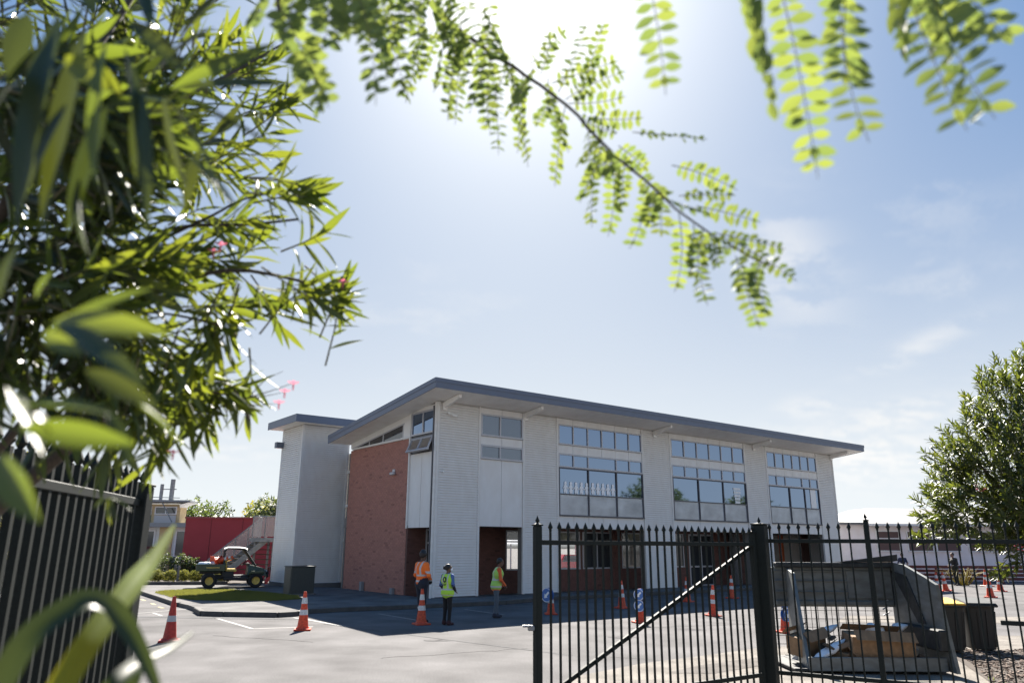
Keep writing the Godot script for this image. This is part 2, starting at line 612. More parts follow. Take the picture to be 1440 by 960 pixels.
func school() -> void:
	var o := thing("school_building", "two-storey cream clad school building with slate blue roof edge and brick end", "building", B.origin, 0.64842)
	var cream: Material = mats.cream
	var X := Vector3.RIGHT
	var T := 2.0                                              # depth of the covered way on the ground floor
	# clad piers on the long front, each down to a concrete nib
	for p in [[0.0, 2.07], [4.25, 6.23], [11.52, 13.62], [19.57, 21.62], [26.65, 28.5]]:
		var m := MB.new()
		cladding(m, Vector3(p[0] + 0.1, 0, 0), Vector3(p[1] - 0.1, 0, 0), 0.16, 7.5)
		mk(m, "weatherboard_cladding", cream, o, "stuff")
		for x in [p[0] + 0.05, p[1] - 0.05]:
			var e := MB.new()
			e.cbox(Vector3(x, 3.82, -0.01), Vector3(0.1, 7.36, 0.1), 0.008)
			mk(e, "corner_trim", mats.trim, o)
		var back := MB.new()
		back.span(Vector3(p[0] + 0.02, 0.14, -0.07), Vector3(p[1] - 0.02, 7.48, -0.34))
		mk(back, "pier_wall", mats.reveal, o)
		var nib := MB.new()
		nib.cbox(Vector3((p[0] + p[1]) * 0.5, 0.07, -0.16), Vector3(p[1] - p[0] + 0.06, 0.14, 0.42), 0.012)
		mk(nib, "concrete_nib", mats.concrete, o)
	# first bay: two pairs of windows over two tall panels and an open doorway
	window(o, Vector3(2.07, 6.33, 0.0), X, 2.18, 0.92, [0.98], [], mats.pane_dim, 0.07)
	window(o, Vector3(2.07, 5.40, 0.0), X, 2.18, 0.58, [0.98], [], mats.pane_dim, 0.07)
	for k in 2:
		var a := 2.07 + k * 1.09
		panel(o, a, a + 1.09, 5.98, 6.33); panel(o, a, a + 1.09, 7.25, 7.5); panel(o, a, a + 1.09, 2.74, 5.40)
	# three glazed bays
	var bays := [[6.23, 11.52, [0.88, 1.76, 3.53, 4.41], 0.333], [13.62, 19.57, [0.99, 1.98, 2.97, 3.96, 4.95], 0.333], [21.62, 26.65, [0.84, 1.68, 3.35, 4.19], 0.4]]
	for b in bays:
		var w: float = b[1] - b[0]
		var six := []
		for k in range(1, 6):
			six.append(w * k / 6.0)
		window(o, Vector3(b[0], 6.33, 0), X, w, 0.90, six, [], mats.pane, 0.06)
		window(o, Vector3(b[0], 5.34, 0), X, w, 0.60, b[2], [], mats.pane, 0.06)
		window(o, Vector3(b[0], 3.26, 0), X, w, 2.08, [w * b[3], w * (0.5 + b[3] * 0.5)], [0.93], [mats.frosted, mats.pane], 0.055, 0.10, Vector3.UP, mats.dark_metal)
		for k in 6:
			panel(o, b[0] + w * k / 6.0, b[0] + w * (k + 1) / 6.0, 2.74, 3.26)
			panel(o, b[0] + w * k / 6.0, b[0] + w * (k + 1) / 6.0, 5.94, 6.33)
			panel(o, b[0] + w * k / 6.0, b[0] + w * (k + 1) / 6.0, 7.23, 7.5)
	# a run of paper figures cut from one strip, pasted on the panes
	for k in 10:
		var x := 6.62 + k * 0.315 + (0.06 if k > 4 else 0.0)
		var d := MB.new()
		var y := 4.22 + (0.02 if k > 4 else 0.0)
		var ring := PackedVector2Array()
		for q in 10:
			ring.append(Vector2(x, y + 0.44) + Vector2(cos(TAU * q / 10), sin(TAU * q / 10)) * Vector2(0.075, 0.085))
		d.extrude(ring, 0.012, 0.015)
		d.extrude(PackedVector2Array([Vector2(x - 0.06, y + 0.37), Vector2(x - 0.15, y + 0.22), Vector2(x - 0.14, y + 0.18), Vector2(x - 0.055, y + 0.27), Vector2(x - 0.10, y + 0.12), Vector2(x - 0.07, y), Vector2(x - 0.015, y), Vector2(x, y + 0.11), Vector2(x + 0.015, y), Vector2(x + 0.07, y), Vector2(x + 0.10, y + 0.12), Vector2(x + 0.055, y + 0.27), Vector2(x + 0.14, y + 0.18), Vector2(x + 0.15, y + 0.22), Vector2(x + 0.06, y + 0.37)]), 0.012, 0.0155)
		mk(d, "paper_figure", mats.white_paper, o)
	for k in 5:
		var d := MB.new()
		d.box(Vector3(18.75, 4.98 - k * 0.17, 0.014), Vector3(0.62 - k * 0.05, 0.13, 0.003))
		mk(d, "paper_sheet", mats.paper, o)
	var bl := MB.new()
	bl.box(Vector3(26.0, 4.80, 0.014), Vector3(0.55, 1.15, 0.003))
	mk(bl, "painted_sky", mats.paper, o)  # pale sheet in place of bright sky seen through this pane
	# upper floor: slab, core, far walls
	var m := MB.new()
	m.span(Vector3(0.02, 2.75, -0.12), Vector3(28.45, 3.2, -7.95))
	m.span(Vector3(0.1, 3.2, -0.35), Vector3(28.4, 6.55, -7.6))
	m.hexa([Vector3(0.1, 6.55, -7.6), Vector3(28.4, 6.55, -7.6), Vector3(28.4, 6.55, -0.35), Vector3(0.1, 6.55, -0.35), Vector3(0.1, 6.6, -7.6), Vector3(28.4, 6.6, -7.6), Vector3(28.4, 7.45, -0.35), Vector3(0.1, 7.45, -0.35)])
	mk(m, "upper_floor", mats.reveal, o)
	m = MB.new()
	cladding(m, Vector3(28.5, 0, -0.1), Vector3(28.5, 0, -7.9), 0.16, 6.5)
	mk(m, "weatherboard_cladding", cream, o, "stuff")
	# ground floor: brick wall behind the covered way, with windows and doors
	var holes := [[4.9, 6.6, 0.98, 2.66], [8.0, 9.25, 0.98, 2.66], [9.4, 11.3, 0.98, 2.66], [12.0, 13.4, 0.98, 2.66], [0.85, 1.75, 0.0, 2.66], [15.3, 16.6, 0.98, 2.66], [17.0, 19.0, 0.0, 2.66], [22.8, 27.6, 0.0, 2.74]]
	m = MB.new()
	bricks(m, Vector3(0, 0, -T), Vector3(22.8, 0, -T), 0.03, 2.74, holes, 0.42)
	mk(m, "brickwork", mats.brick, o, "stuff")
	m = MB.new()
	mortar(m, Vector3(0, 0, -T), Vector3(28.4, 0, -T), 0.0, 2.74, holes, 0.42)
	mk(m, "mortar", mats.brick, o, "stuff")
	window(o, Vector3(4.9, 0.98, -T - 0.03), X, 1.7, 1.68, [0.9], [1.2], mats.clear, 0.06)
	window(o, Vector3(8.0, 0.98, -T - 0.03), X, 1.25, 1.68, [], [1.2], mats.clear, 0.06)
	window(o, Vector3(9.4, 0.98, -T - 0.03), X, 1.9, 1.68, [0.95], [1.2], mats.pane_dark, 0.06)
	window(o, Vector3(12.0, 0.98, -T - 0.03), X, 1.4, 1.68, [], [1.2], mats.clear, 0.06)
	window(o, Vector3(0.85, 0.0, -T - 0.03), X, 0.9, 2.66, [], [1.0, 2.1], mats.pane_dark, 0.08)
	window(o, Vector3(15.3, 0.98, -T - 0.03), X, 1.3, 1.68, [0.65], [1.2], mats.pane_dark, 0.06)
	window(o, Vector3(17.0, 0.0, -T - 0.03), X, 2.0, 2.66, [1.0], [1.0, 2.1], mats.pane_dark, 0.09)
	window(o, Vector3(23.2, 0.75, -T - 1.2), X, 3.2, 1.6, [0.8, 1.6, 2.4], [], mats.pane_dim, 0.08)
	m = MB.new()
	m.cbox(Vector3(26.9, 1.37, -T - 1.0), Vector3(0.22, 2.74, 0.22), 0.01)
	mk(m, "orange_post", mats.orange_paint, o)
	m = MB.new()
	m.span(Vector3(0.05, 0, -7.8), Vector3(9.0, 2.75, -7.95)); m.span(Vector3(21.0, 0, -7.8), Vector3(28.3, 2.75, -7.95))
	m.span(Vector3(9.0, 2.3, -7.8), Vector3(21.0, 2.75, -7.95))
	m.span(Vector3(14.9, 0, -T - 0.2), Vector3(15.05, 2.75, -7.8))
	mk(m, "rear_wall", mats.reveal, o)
	m = MB.new()
	m.span(Vector3(0.0, 0.0, -0.02), Vector3(28.5, 0.03, -7.9))
	mk(m, "floor_slab", mats.concrete, o)
	# steel column stack beyond the doors
	m = MB.new()
	m.span(Vector3(20.3, 0, -1.5), Vector3(20.75, 2.7, -1.9))
	mk(m, "downpipe_cover", mats.grey_metal, o)
	# brick end wall
	m = MB.new()
	bricks(m, Vector3(0, 0, -7.63), Vector3(0, 0, -2.1), 0.06, 6.2)
	mk(m, "brickwork", mats.brick, o, "stuff")
	m = MB.new()
	mortar(m, Vector3(0, 0, -7.63), Vector3(0, 0, -2.1), 0.0, 6.24)
	m.span(Vector3(0.0, 0.0, -2.1), Vector3(0.35, 2.7, -2.22))
	mk(m, "mortar", mats.brick, o, "stuff")
	m = MB.new()
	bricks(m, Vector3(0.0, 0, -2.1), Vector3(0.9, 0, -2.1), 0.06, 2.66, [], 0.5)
	mk(m, "brickwork", mats.brick, o, "stuff")
	m = MB.new()
	m.cbox(Vector3(-0.02, 6.29, -4.75), Vector3(0.1, 0.08, 5.3), 0.006)
	mk(m, "sill_flashing", mats.trim, o)
	# clerestory: a long wedge of glass under the sloping soffit
	var zz := Vector3(0, 0, 1)
	var soff := func(t: float) -> float: return 7.51 - 0.122 * t
	m = MB.new()
	for t in [7.35, 5.76, 4.45, 2.68]:
		m.span(Vector3(-0.03, 6.33, -t - 0.03), Vector3(0.05, soff.call(t) - 0.28, -t + 0.03))
	m.hexa([Vector3(-0.03, soff.call(7.5) - 0.30, -7.5), Vector3(0.05, soff.call(7.5) - 0.30, -7.5), Vector3(0.05, soff.call(2.6) - 0.30, -2.6), Vector3(-0.03, soff.call(2.6) - 0.30, -2.6), Vector3(-0.03, soff.call(7.5) - 0.24, -7.5), Vector3(0.05, soff.call(7.5) - 0.24, -7.5), Vector3(0.05, soff.call(2.6) - 0.24, -2.6), Vector3(-0.03, soff.call(2.6) - 0.24, -2.6)])
	var cl := mk(m, "window", mats.window_metal, o)
	for q in [[7.32, 5.79], [5.73, 4.48], [4.42, 2.71]]:
		m = MB.new()
		m.hexa([Vector3(0.0, 6.33, -q[0]), Vector3(0.01, 6.33, -q[0]), Vector3(0.01, 6.33, -q[1]), Vector3(0.0, 6.33, -q[1]), Vector3(0.0, soff.call(q[0]) - 0.29, -q[0]), Vector3(0.01, soff.call(q[0]) - 0.29, -q[0]), Vector3(0.01, soff.call(q[1]) - 0.29, -q[1]), Vector3(0.0, soff.call(q[1]) - 0.29, -q[1])])
		mk(m, "pane", mats.pane_dark, cl)
	m = MB.new()
	m.hexa([Vector3(-0.02, soff.call(7.63) - 0.25, -7.63), Vector3(0.06, soff.call(7.63) - 0.25, -7.63), Vector3(0.06, soff.call(2.1) - 0.25, -2.1), Vector3(-0.02, soff.call(2.1) - 0.25, -2.1), Vector3(-0.02, soff.call(7.63), -7.63), Vector3(0.06, soff.call(7.63), -7.63), Vector3(0.06, soff.call(2.1), -2.1), Vector3(-0.02, soff.call(2.1), -2.1)])
	m.span(Vector3(-0.018, 6.24, -2.65), Vector3(0.058, 7.0, -2.1))
	mk(m, "frieze_board", mats.panel, o)
	# corner bay of the end: fixed window, open awning window, two tall panels
	window(o, Vector3(0, 6.30, -1.98), zz, 1.82, 0.95, [0.91], [], mats.pane, 0.07)
	var aw := window(o, Vector3(0, 0, 0), zz, 1.70, 0.62, [0.85], [], mats.pane_sky, 0.07, 0.05)
	aw.transform = Transform3D(Basis(Vector3.BACK, deg_to_rad(-24.0)), Vector3(-0.28, 5.62, -1.92))
	m = MB.new()
	m.span(Vector3(0.02, 5.60, -1.98), Vector3(0.06, 6.28, -0.16))
	mk(m, "window_opening", mats.dark_metal, o)
	for k in 2:
		m = MB.new()
		m.cbox(Vector3(0.03, 4.12, -1.58 + k * 0.94), Vector3(0.04, 2.9, 0.92), 0.004)
		mk(m, "panel", mats.panel, o)
		m = MB.new()
		m.cbox(Vector3(0.03, 7.33, -1.58 + k * 0.94), Vector3(0.04, 0.2, 0.92), 0.004)
		mk(m, "panel", mats.panel, o)
	m = MB.new()
	m.cbox(Vector3(-0.005, 3.78, -0.06), Vector3(0.11, 7.44, 0.12), 0.008)
	m.cbox(Vector3(-0.01, 5.05, -2.06), Vector3(0.09, 4.8, 0.09), 0.008)
	mk(m, "corner_trim", mats.trim, o)
	m = MB.new()
	m.tube(PackedVector3Array([Vector3(-0.07, 0.1, -0.17), Vector3(-0.07, 7.35, -0.17)]), 0.035, 0.035, 8)
	mk(m, "downpipe", mats.dark_metal, o)
	# noticeboard by the corner door
	m = MB.new()
	m.cbox(Vector3(0.42, 1.68, -T - 0.075 + 0.03), Vector3(0.62, 0.72, 0.06), 0.01)
	var nb := mk(m, "noticeboard", mats.grey_metal, o)
	m = MB.new()
	m.box(Vector3(0.44, 1.66, -T - 0.012), Vector3(0.34, 0.46, 0.012))
	mk(m, "notice_panel", mats.pane_dark, nb)
	# roof with sloping soffit, brackets and a deep metal fascia
	var s0 := -1.03
	var s1 := 29.58
	var y := func(t: float) -> float: return 7.52 - 0.122 * t
	for k in 8:
		var a := s0 + (s1 - s0) * k / 8.0
		var b := s0 + (s1 - s0) * (k + 1) / 8.0 - 0.008
		m = MB.new()
		m.hexa([Vector3(a, y.call(7.9), -7.9), Vector3(b, y.call(7.9), -7.9), Vector3(b, y.call(-1.5), 1.5), Vector3(a, y.call(-1.5), 1.5), Vector3(a, y.call(7.9) + 0.02, -7.9), Vector3(b, y.call(7.9) + 0.02, -7.9), Vector3(b, y.call(-1.5) + 0.02, 1.5), Vector3(a, y.call(-1.5) + 0.02, 1.5)])
		mk(m, "soffit_panel", mats.soffit, o)
	m = MB.new()
	m.hexa([Vector3(s0, y.call(7.9) + 0.03, -7.9), Vector3(s1, y.call(7.9) + 0.03, -7.9), Vector3(s1, y.call(-1.5) + 0.03, 1.5), Vector3(s0, y.call(-1.5) + 0.03, 1.5), Vector3(s0, y.call(7.9) + 0.34, -7.9), Vector3(s1, y.call(7.9) + 0.34, -7.9), Vector3(s1, y.call(-1.5) + 0.34, 1.5), Vector3(s0, y.call(-1.5) + 0.34, 1.5)])
	mk(m, "roof", mats.slate, o)
	for e in [[0.0, 0.23, 0.03], [0.225, 0.38, 0.05]]:
		m = MB.new()
		var d: float = e[2]
		m.span(Vector3(s0 - d, y.call(-1.5) - 0.02 + e[0], 1.5), Vector3(s1 + d, y.call(-1.5) - 0.02 + e[1], 1.5 + d))
		m.hexa([Vector3(s0 - d, y.call(7.95) - 0.02 + e[0], -7.95), Vector3(s0, y.call(7.95) - 0.02 + e[0], -7.95), Vector3(s0, y.call(-1.5) - 0.02 + e[0], 1.5), Vector3(s0 - d, y.call(-1.5) - 0.02 + e[0], 1.5), Vector3(s0 - d, y.call(7.95) - 0.02 + e[1], -7.95), Vector3(s0, y.call(7.95) - 0.02 + e[1], -7.95), Vector3(s0, y.call(-1.5) - 0.02 + e[1], 1.5), Vector3(s0 - d, y.call(-1.5) - 0.02 + e[1], 1.5)])
		m.hexa([Vector3(s1, y.call(7.95) - 0.02 + e[0], -7.95), Vector3(s1 + d, y.call(7.95) - 0.02 + e[0], -7.95), Vector3(s1 + d, y.call(-1.5) - 0.02 + e[0], 1.5), Vector3(s1, y.call(-1.5) - 0.02 + e[0], 1.5), Vector3(s1, y.call(7.95) - 0.02 + e[1], -7.95), Vector3(s1 + d, y.call(7.95) - 0.02 + e[1], -7.95), Vector3(s1 + d, y.call(-1.5) - 0.02 + e[1], 1.5), Vector3(s1, y.call(-1.5) - 0.02 + e[1], 1.5)])
		mk(m, "fascia", mats.slate, o)
	for s in [0.30, 4.40, 12.45, 20.5, 28.35]:
		m = MB.new()
		var tt := Transform3D(Basis(Vector3.BACK, Vector3.UP, Vector3.LEFT), Vector3(s, 0, 0))
		m.extrude(PackedVector2Array([Vector2(0.0, 7.50), Vector2(1.15, 7.645), Vector2(1.15, 7.52), Vector2(1.06, 7.48), Vector2(0.0, 7.25)]), -0.06, 0.06, tt)
		m.cbox(Vector3(s, 7.32, 0.05), Vector3(0.2, 0.3, 0.06), 0.008)
		mk(m, "roof_bracket", mats.soffit, o)
	# small fittings on the walls
	m = MB.new()
	m.lathe([[0.0, -0.05], [0.07, -0.05], [0.07, 0.02], [0.0, 0.04]], 12, Transform3D(Basis(), Vector3(0.62, 7.06, 0.05)))
	m.tube(PackedVector3Array([Vector3(0.62, 7.02, 0.1), Vector3(0.78, 6.96, 0.2)]), 0.05, 0.06, 10)
	m.tube(PackedVector3Array([Vector3(0.52, 7.05, 0.06), Vector3(0.44, 7.06, 0.16)]), 0.045, 0.05, 10)
	mk(m, "security_camera", mats.paper, o)
	m = MB.new()
	m.lathe([[0.0, 0.0], [0.05, 0.0], [0.05, 0.05], [0.03, 0.08], [0.0, 0.085]], 12, Transform3D(Basis(Vector3.RIGHT, PI / 2), Vector3(0.3, 4.77, 0.02)))
	mk(m, "wall_sensor", mats.paper, o)
	m = MB.new()
	m.cbox(Vector3(-0.08, 4.90, -3.33), Vector3(0.14, 0.12, 0.34), 0.03)
	m.cbox(Vector3(-0.02, 4.98, -3.33), Vector3(0.05, 0.2, 0.2), 0.01)
	mk(m, "wall_light", mats.window_metal, o)
	for q in [[5.6, 0.28], [2.9, 0.2]]:
		m = MB.new()
		m.cbox(Vector3(-0.09, q[1], -q[0]), Vector3(0.14, q[1] * 1.5, 0.2), 0.01)
		mk(m, "tap_box", mats.grey_metal, o)

	# ---- the stair tower at the end, and the glazed link behind the brick wall
	var w := thing("stair_tower", "narrow cream clad stair tower with flat blue edged roof left of brick wall", "building", B.origin, 0.64842)
	m = MB.new()
	cladding(m, Vector3(-1.72, 0, -9.13), Vector3(0.48, 0, -9.13), 0.30, 7.5)
	mk(m, "weatherboard_cladding", cream, w, "stuff")
	m = MB.new()
	cladding(m, Vector3(-1.82, 0, -11.7), Vector3(-1.82, 0, -9.23), 0.30, 7.5)
	mk(m, "weatherboard_cladding", cream, w, "stuff")
	m = MB.new()
	m.span(Vector3(-1.76, 0.2, -11.7), Vector3(0.5, 7.5, -9.2))
	mk(m, "core_wall", mats.reveal, w)
	for q in [Vector3(-1.78, 3.9, -9.17), Vector3(0.52, 3.9, -9.17), Vector3(-1.78, 3.9, -11.68)]:
		m = MB.new()
		m.cbox(q, Vector3(0.13, 7.2, 0.13), 0.01)
		mk(m, "corner_trim", mats.trim, w)
	m = MB.new()
	m.cbox(Vector3(-0.65, 0.14, -10.4), Vector3(2.5, 0.32, 2.72), 0.015)
	mk(m, "concrete_plinth", mats.concrete, w)
	m = MB.new()
	m.span(Vector3(-2.45, 7.52, -12.1), Vector3(1.2, 7.55, -8.45))
	mk(m, "soffit_panel", mats.soffit, w)
	m = MB.new()
	m.span(Vector3(-2.45, 7.55, -12.1), Vector3(1.2, 7.82, -8.45))
	mk(m, "roof", mats.slate, w)
	m = MB.new()
	m.span(Vector3(-2.49, 7.50, -12.14), Vector3(-2.452, 7.86, -8.41)); m.span(Vector3(-2.452, 7.50, -8.448), Vector3(1.24, 7.86, -8.41))
	mk(m, "fascia", mats.slate, w)
	m = MB.new()
	m.span(Vector3(-2.2, 6.60, -11.78), Vector3(-1.80, 6.88, -11.5))
	mk(m, "gutter_end", mats.slate, w)
	m = MB.new()
	m.span(Vector3(0.62, 0, -7.7), Vector3(0.7, 6.3, -9.2))
	mk(m, "link_wall", mats.dark_metal, w)
	for k in 3:
		m = MB.new()
		m.box(Vector3(0.58, 2.2 + k * 1.6, -8.45), Vector3(0.06, 0.12, 1.4))
		mk(m, "glazing_bar", mats.trim, w)

func leaf_mats(key: String, lin: Color, back: Color, rough: float, spec := 0.5) -> void:   # three tones of one kind of leaf
	var set := []
	for k in 3:
		var g: float = [0.72, 1.0, 1.3][k]
		set.append(pm(key + ["_deep", "_mid", "_pale"][k], Color(lin.r * g * (0.95 + 0.06 * k), lin.g * g, lin.b * g), rough, {"spec": spec, "back": Color(back.r * (0.8 + 0.16 * k), back.g * (0.88 + 0.1 * k), back.b)}))
	mats[key] = set

func materials() -> void:
	var grain := noise("grain", 0.06, 0.72, 1.0, FastNoiseLite.TYPE_SIMPLEX_SMOOTH, 5)
	var blot := noise("blot", 0.008, 0.76, 1.0, FastNoiseLite.TYPE_SIMPLEX_SMOOTH, 5)
	var dirt := noise("dirt", 0.012, 0.945, 1.0, FastNoiseLite.TYPE_SIMPLEX_SMOOTH, 5, 0.03)
	var stones := noise("stones", 0.09, 0.0, 1.0, FastNoiseLite.TYPE_CELLULAR, 2)
	pm("asphalt", Color(0.203, 0.195, 0.194), 0.92, {"spec": 0.22, "tex": grain, "scale": 1.1, "tex2": blot, "scale2": 0.11, "bump": stones, "bumpcm": 0.25})
	pm("asphalt_old", Color(0.168, 0.166, 0.168), 0.92, {"spec": 0.22, "tex": grain, "scale": 1.0, "tex2": blot, "scale2": 0.2})
	pm("footpath", Color(0.235, 0.228, 0.222), 0.92, {"spec": 0.22, "tex": grain, "scale": 0.9, "tex2": blot, "scale2": 0.17})
	pm("apron", Color(0.31, 0.282, 0.25), 0.92, {"spec": 0.22, "tex": grain, "scale": 0.8, "tex2": blot, "scale2": 0.3})
	pm("apron_band", Color(0.22, 0.2, 0.182), 0.92, {"spec": 0.22, "tex": grain, "scale": 0.8, "tex2": blot, "scale2": 0.3})
	pm("concrete", Color(0.23, 0.222, 0.21), 0.85, {"tex": grain, "scale": 0.7, "tex2": blot, "scale2": 0.4})
	pm("kerb", Color(0.13, 0.122, 0.112), 0.85, {"tex": grain, "scale": 1.6, "tex2": blot, "scale2": 0.8})
	pm("oil", Color(0.16, 0.154, 0.152), 1.0, {"spec": 0.0, "tex": blot, "scale": 1.3})
	pm("line_paint", Color(0.34, 0.335, 0.32), 0.7, {"tex": noise("wear", 0.05, 0.45, 1.0, FastNoiseLite.TYPE_SIMPLEX_SMOOTH, 5), "scale": 1.4})
	pm("yellow_paint", Color(0.50, 0.40, 0.14), 0.7, {"tex": noise("wear", 0.05, 0.45, 1.0), "scale": 1.4})
	pm("lawn", Color(0.09, 0.09, 0.035), 0.95, {"tex": grain, "scale": 0.7, "tex2": blot, "scale2": 0.3})
	leaf_mats("grass", Color(0.105, 0.108, 0.035), Color(0.20, 0.195, 0.035), 0.75, 0.2)
	pm("soil", Color(0.085, 0.062, 0.046), 0.95, {"tex": grain, "scale": 2.0, "tex2": blot, "scale2": 0.6})
	pm("bark_chip", Color(1, 1, 1), 0.9, {"vc": true})
	pm("cream", Color(0.74, 0.735, 0.715), 0.5, {"tex": dirt, "scale": 0.35, "stretch": Vector3(1.6, 0.5, 1.6)})
	pm("trim", Color(0.74, 0.735, 0.71), 0.5, {"tex": dirt, "scale": 0.5})
	pm("panel", Color(0.78, 0.775, 0.755), 0.6, {"tex": dirt, "scale": 0.3, "stretch": Vector3(1.5, 0.5, 1.5)})
	pm("soffit", Color(0.86, 0.85, 0.82), 0.6, {"tex": dirt, "scale": 0.3})
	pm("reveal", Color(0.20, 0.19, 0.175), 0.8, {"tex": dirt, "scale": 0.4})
	pm("brick", Color(1, 1, 1), 0.85, {"vc": true, "tex": noise("brickgrain", 0.05, 0.78, 1.0), "scale": 1.2})
	pm("slate", Color(0.11, 0.135, 0.19), 0.45, {"spec": 0.6, "tex": dirt, "scale": 0.4})
	pm("window_metal", Color(0.44, 0.44, 0.46), 0.4, {"metal": 0.2})
	pm("dark_metal", Color(0.09, 0.09, 0.10), 0.45)
	pm("grey_metal", Color(0.26, 0.27, 0.28), 0.45, {"tex": dirt, "scale": 1.2})
	pm("pane", Color(0.19, 0.255, 0.36), 0.03, {"metal": 1.0})
	pm("pane_sky", Color(0.55, 0.58, 0.62), 0.04, {"metal": 1.0})
	pm("pane_dim", Color(0.16, 0.185, 0.22), 0.08, {"metal": 0.7})
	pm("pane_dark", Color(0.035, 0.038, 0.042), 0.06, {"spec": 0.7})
	pm("frosted", Color(0.52, 0.56, 0.64), 0.22, {"metal": 0.55, "tex": blot, "scale": 0.3})
	pm("clear", Color(0.8, 0.85, 0.85, 0.08), 0.02)
	pm("white_paper", Color(0.92, 0.92, 0.91), 0.8)
	pm("paper", Color(0.80, 0.80, 0.78), 0.7)
	pm("orange_paint", Color(0.45, 0.10, 0.035), 0.5)
	pm("fence_green", Color(0.013, 0.018, 0.015), 0.66, {"spec": 0.36, "tex": noise("fencedust", 0.03, 0.7, 1.0), "scale": 2.0})
	pm("cone_orange", Color(0.85, 0.105, 0.035), 0.5, {"back": Color(0.30, 0.035, 0.01), "tex": noise("scuff", 0.02, 0.72, 1.0, FastNoiseLite.TYPE_SIMPLEX_SMOOTH, 5), "scale": 1.3, "world": false})
	pm("cone_red", Color(0.50, 0.035, 0.022), 0.5, {"back": Color(0.15, 0.01, 0.005), "tex": noise("scuff", 0.02, 0.72, 1.0), "scale": 1.3, "world": false})
	pm("cone_band", Color(0.78, 0.78, 0.76), 0.45, {"tex": noise("scuff", 0.02, 0.72, 1.0), "scale": 2.0, "world": false})
	pm("cone_band_grey", Color(0.36, 0.36, 0.36), 0.5)
	pm("rubber", Color(0.022, 0.021, 0.020), 0.8, {"tex": grain, "scale": 2.0})
	pm("sign_blue", Color(0.06, 0.16, 0.42), 0.4)
	pm("sign_white", Color(0.80, 0.80, 0.80), 0.4)
	pm("cart_green", Color(0.018, 0.048, 0.020), 0.35, {"coat": 0.4, "tex": dirt, "scale": 1.5})
	pm("cart_yellow", Color(0.62, 0.45, 0.10), 0.5)
	pm("cart_black", Color(0.018, 0.018, 0.018), 0.6)
	pm("cart_white", Color(0.55, 0.55, 0.55), 0.35)
	pm("cabinet", Color(0.045, 0.055, 0.050), 0.5, {"tex": noise("fencedust", 0.03, 0.7, 1.0), "scale": 1.0})
	pm("red_wall", Color(0.34, 0.033, 0.043), 0.7, {"tex": dirt, "scale": 0.2})
	pm("red_cap", Color(0.28, 0.05, 0.05), 0.6)
	pm("timber", Color(0.20, 0.15, 0.10), 0.8, {"tex": noise("woodgrain", 0.04, 0.55, 1.0), "scale": 0.8, "stretch": Vector3(0.3, 4, 4)})
	pm("galv", Color(0.30, 0.31, 0.32), 0.5, {"metal": 0.4, "tex": blot, "scale": 1.0})
	pm("mesh_screen", Color(0.35, 0.33, 0.33, 0.45), 0.8)
	pm("white_render", Color(0.8, 0.8, 0.8), 0.8, {"tex": dirt, "scale": 0.3})
	pm("ochre", Color(0.62, 0.47, 0.26), 0.8, {"tex": dirt, "scale": 0.3})
	pm("green_panel", Color(0.018, 0.125, 0.085), 0.6)
	pm("pink_render", Color(0.86, 0.80, 0.81), 0.85, {"tex": dirt, "scale": 0.2})
	pm("pale_roof", Color(0.20, 0.197, 0.198), 0.6, {"tex": dirt, "scale": 0.3})
	pm("blind_brown", Color(0.105, 0.060, 0.055), 0.6)
	pm("dark_red", Color(0.095, 0.020, 0.018), 0.7, {"tex": dirt, "scale": 0.5})
	pm("skip_steel", Color(0.185, 0.20, 0.20), 0.5, {"metal": 0.3, "tex": noise("steelwear", 0.01, 0.80, 1.0, FastNoiseLite.TYPE_SIMPLEX_SMOOTH, 5, 0.06), "scale": 0.5, "stretch": Vector3(1, 2.5, 1)})
	pm("skip_dark", Color(0.040, 0.042, 0.040), 0.7, {"tex": noise("rust", 0.015, 0.55, 1.0), "scale": 0.6})
	pm("cardboard", Color(0.30, 0.185, 0.10), 0.85, {"tex": blot, "scale": 1.4})
	pm("bag_white", Color(0.75, 0.75, 0.77), 0.4)
	pm("bin_black", Color(0.020, 0.022, 0.021), 0.55)
	pm("bin_yellow", Color(0.72, 0.40, 0.035), 0.5, {"back": Color(0.2, 0.1, 0.01)})
	pm("bark", Color(0.13, 0.10, 0.075), 0.9, {"tex": noise("barkgrain", 0.06, 0.5, 1.0), "scale": 3.0, "world": false})
	pm("twig", Color(0.115, 0.105, 0.055), 0.8)
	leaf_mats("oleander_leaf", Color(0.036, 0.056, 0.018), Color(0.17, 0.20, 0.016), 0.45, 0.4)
	leaf_mats("shaded_leaf", Color(0.020, 0.032, 0.013), Color(0.045, 0.055, 0.006), 0.42, 0.42)  # dark and barely translucent: canopy shade painted into the leaf colour
	leaf_mats("bush_leaf", Color(0.034, 0.050, 0.018), Color(0.11, 0.13, 0.014), 0.42, 0.4)
	leaf_mats("locust_leaf", Color(0.072, 0.112, 0.028), Color(0.20, 0.245, 0.045), 0.62)
	leaf_mats("flax_leaf", Color(0.055, 0.085, 0.022), Color(0.30, 0.28, 0.012), 0.7, 0.15)
	leaf_mats("hedge_leaf", Color(0.030, 0.045, 0.016), Color(0.10, 0.13, 0.02), 0.55)
	leaf_mats("tree_leaf", Color(0.045, 0.060, 0.022), Color(0.12, 0.14, 0.03), 0.6)
	leaf_mats("yellow_leaf", Color(0.11, 0.10, 0.028), Color(0.34, 0.30, 0.03), 0.6)
	pm("pink_flower", Color(0.70, 0.16, 0.24), 0.6, {"back": Color(0.6, 0.15, 0.22)})
	pm("skin", Color(1, 1, 1), 0.6, {"vc": true})
	pm("cloth", Color(1, 1, 1), 0.85, {"vc": true, "rim": 0.2})
	pm("hair", Color(0.012, 0.010, 0.009), 0.6)
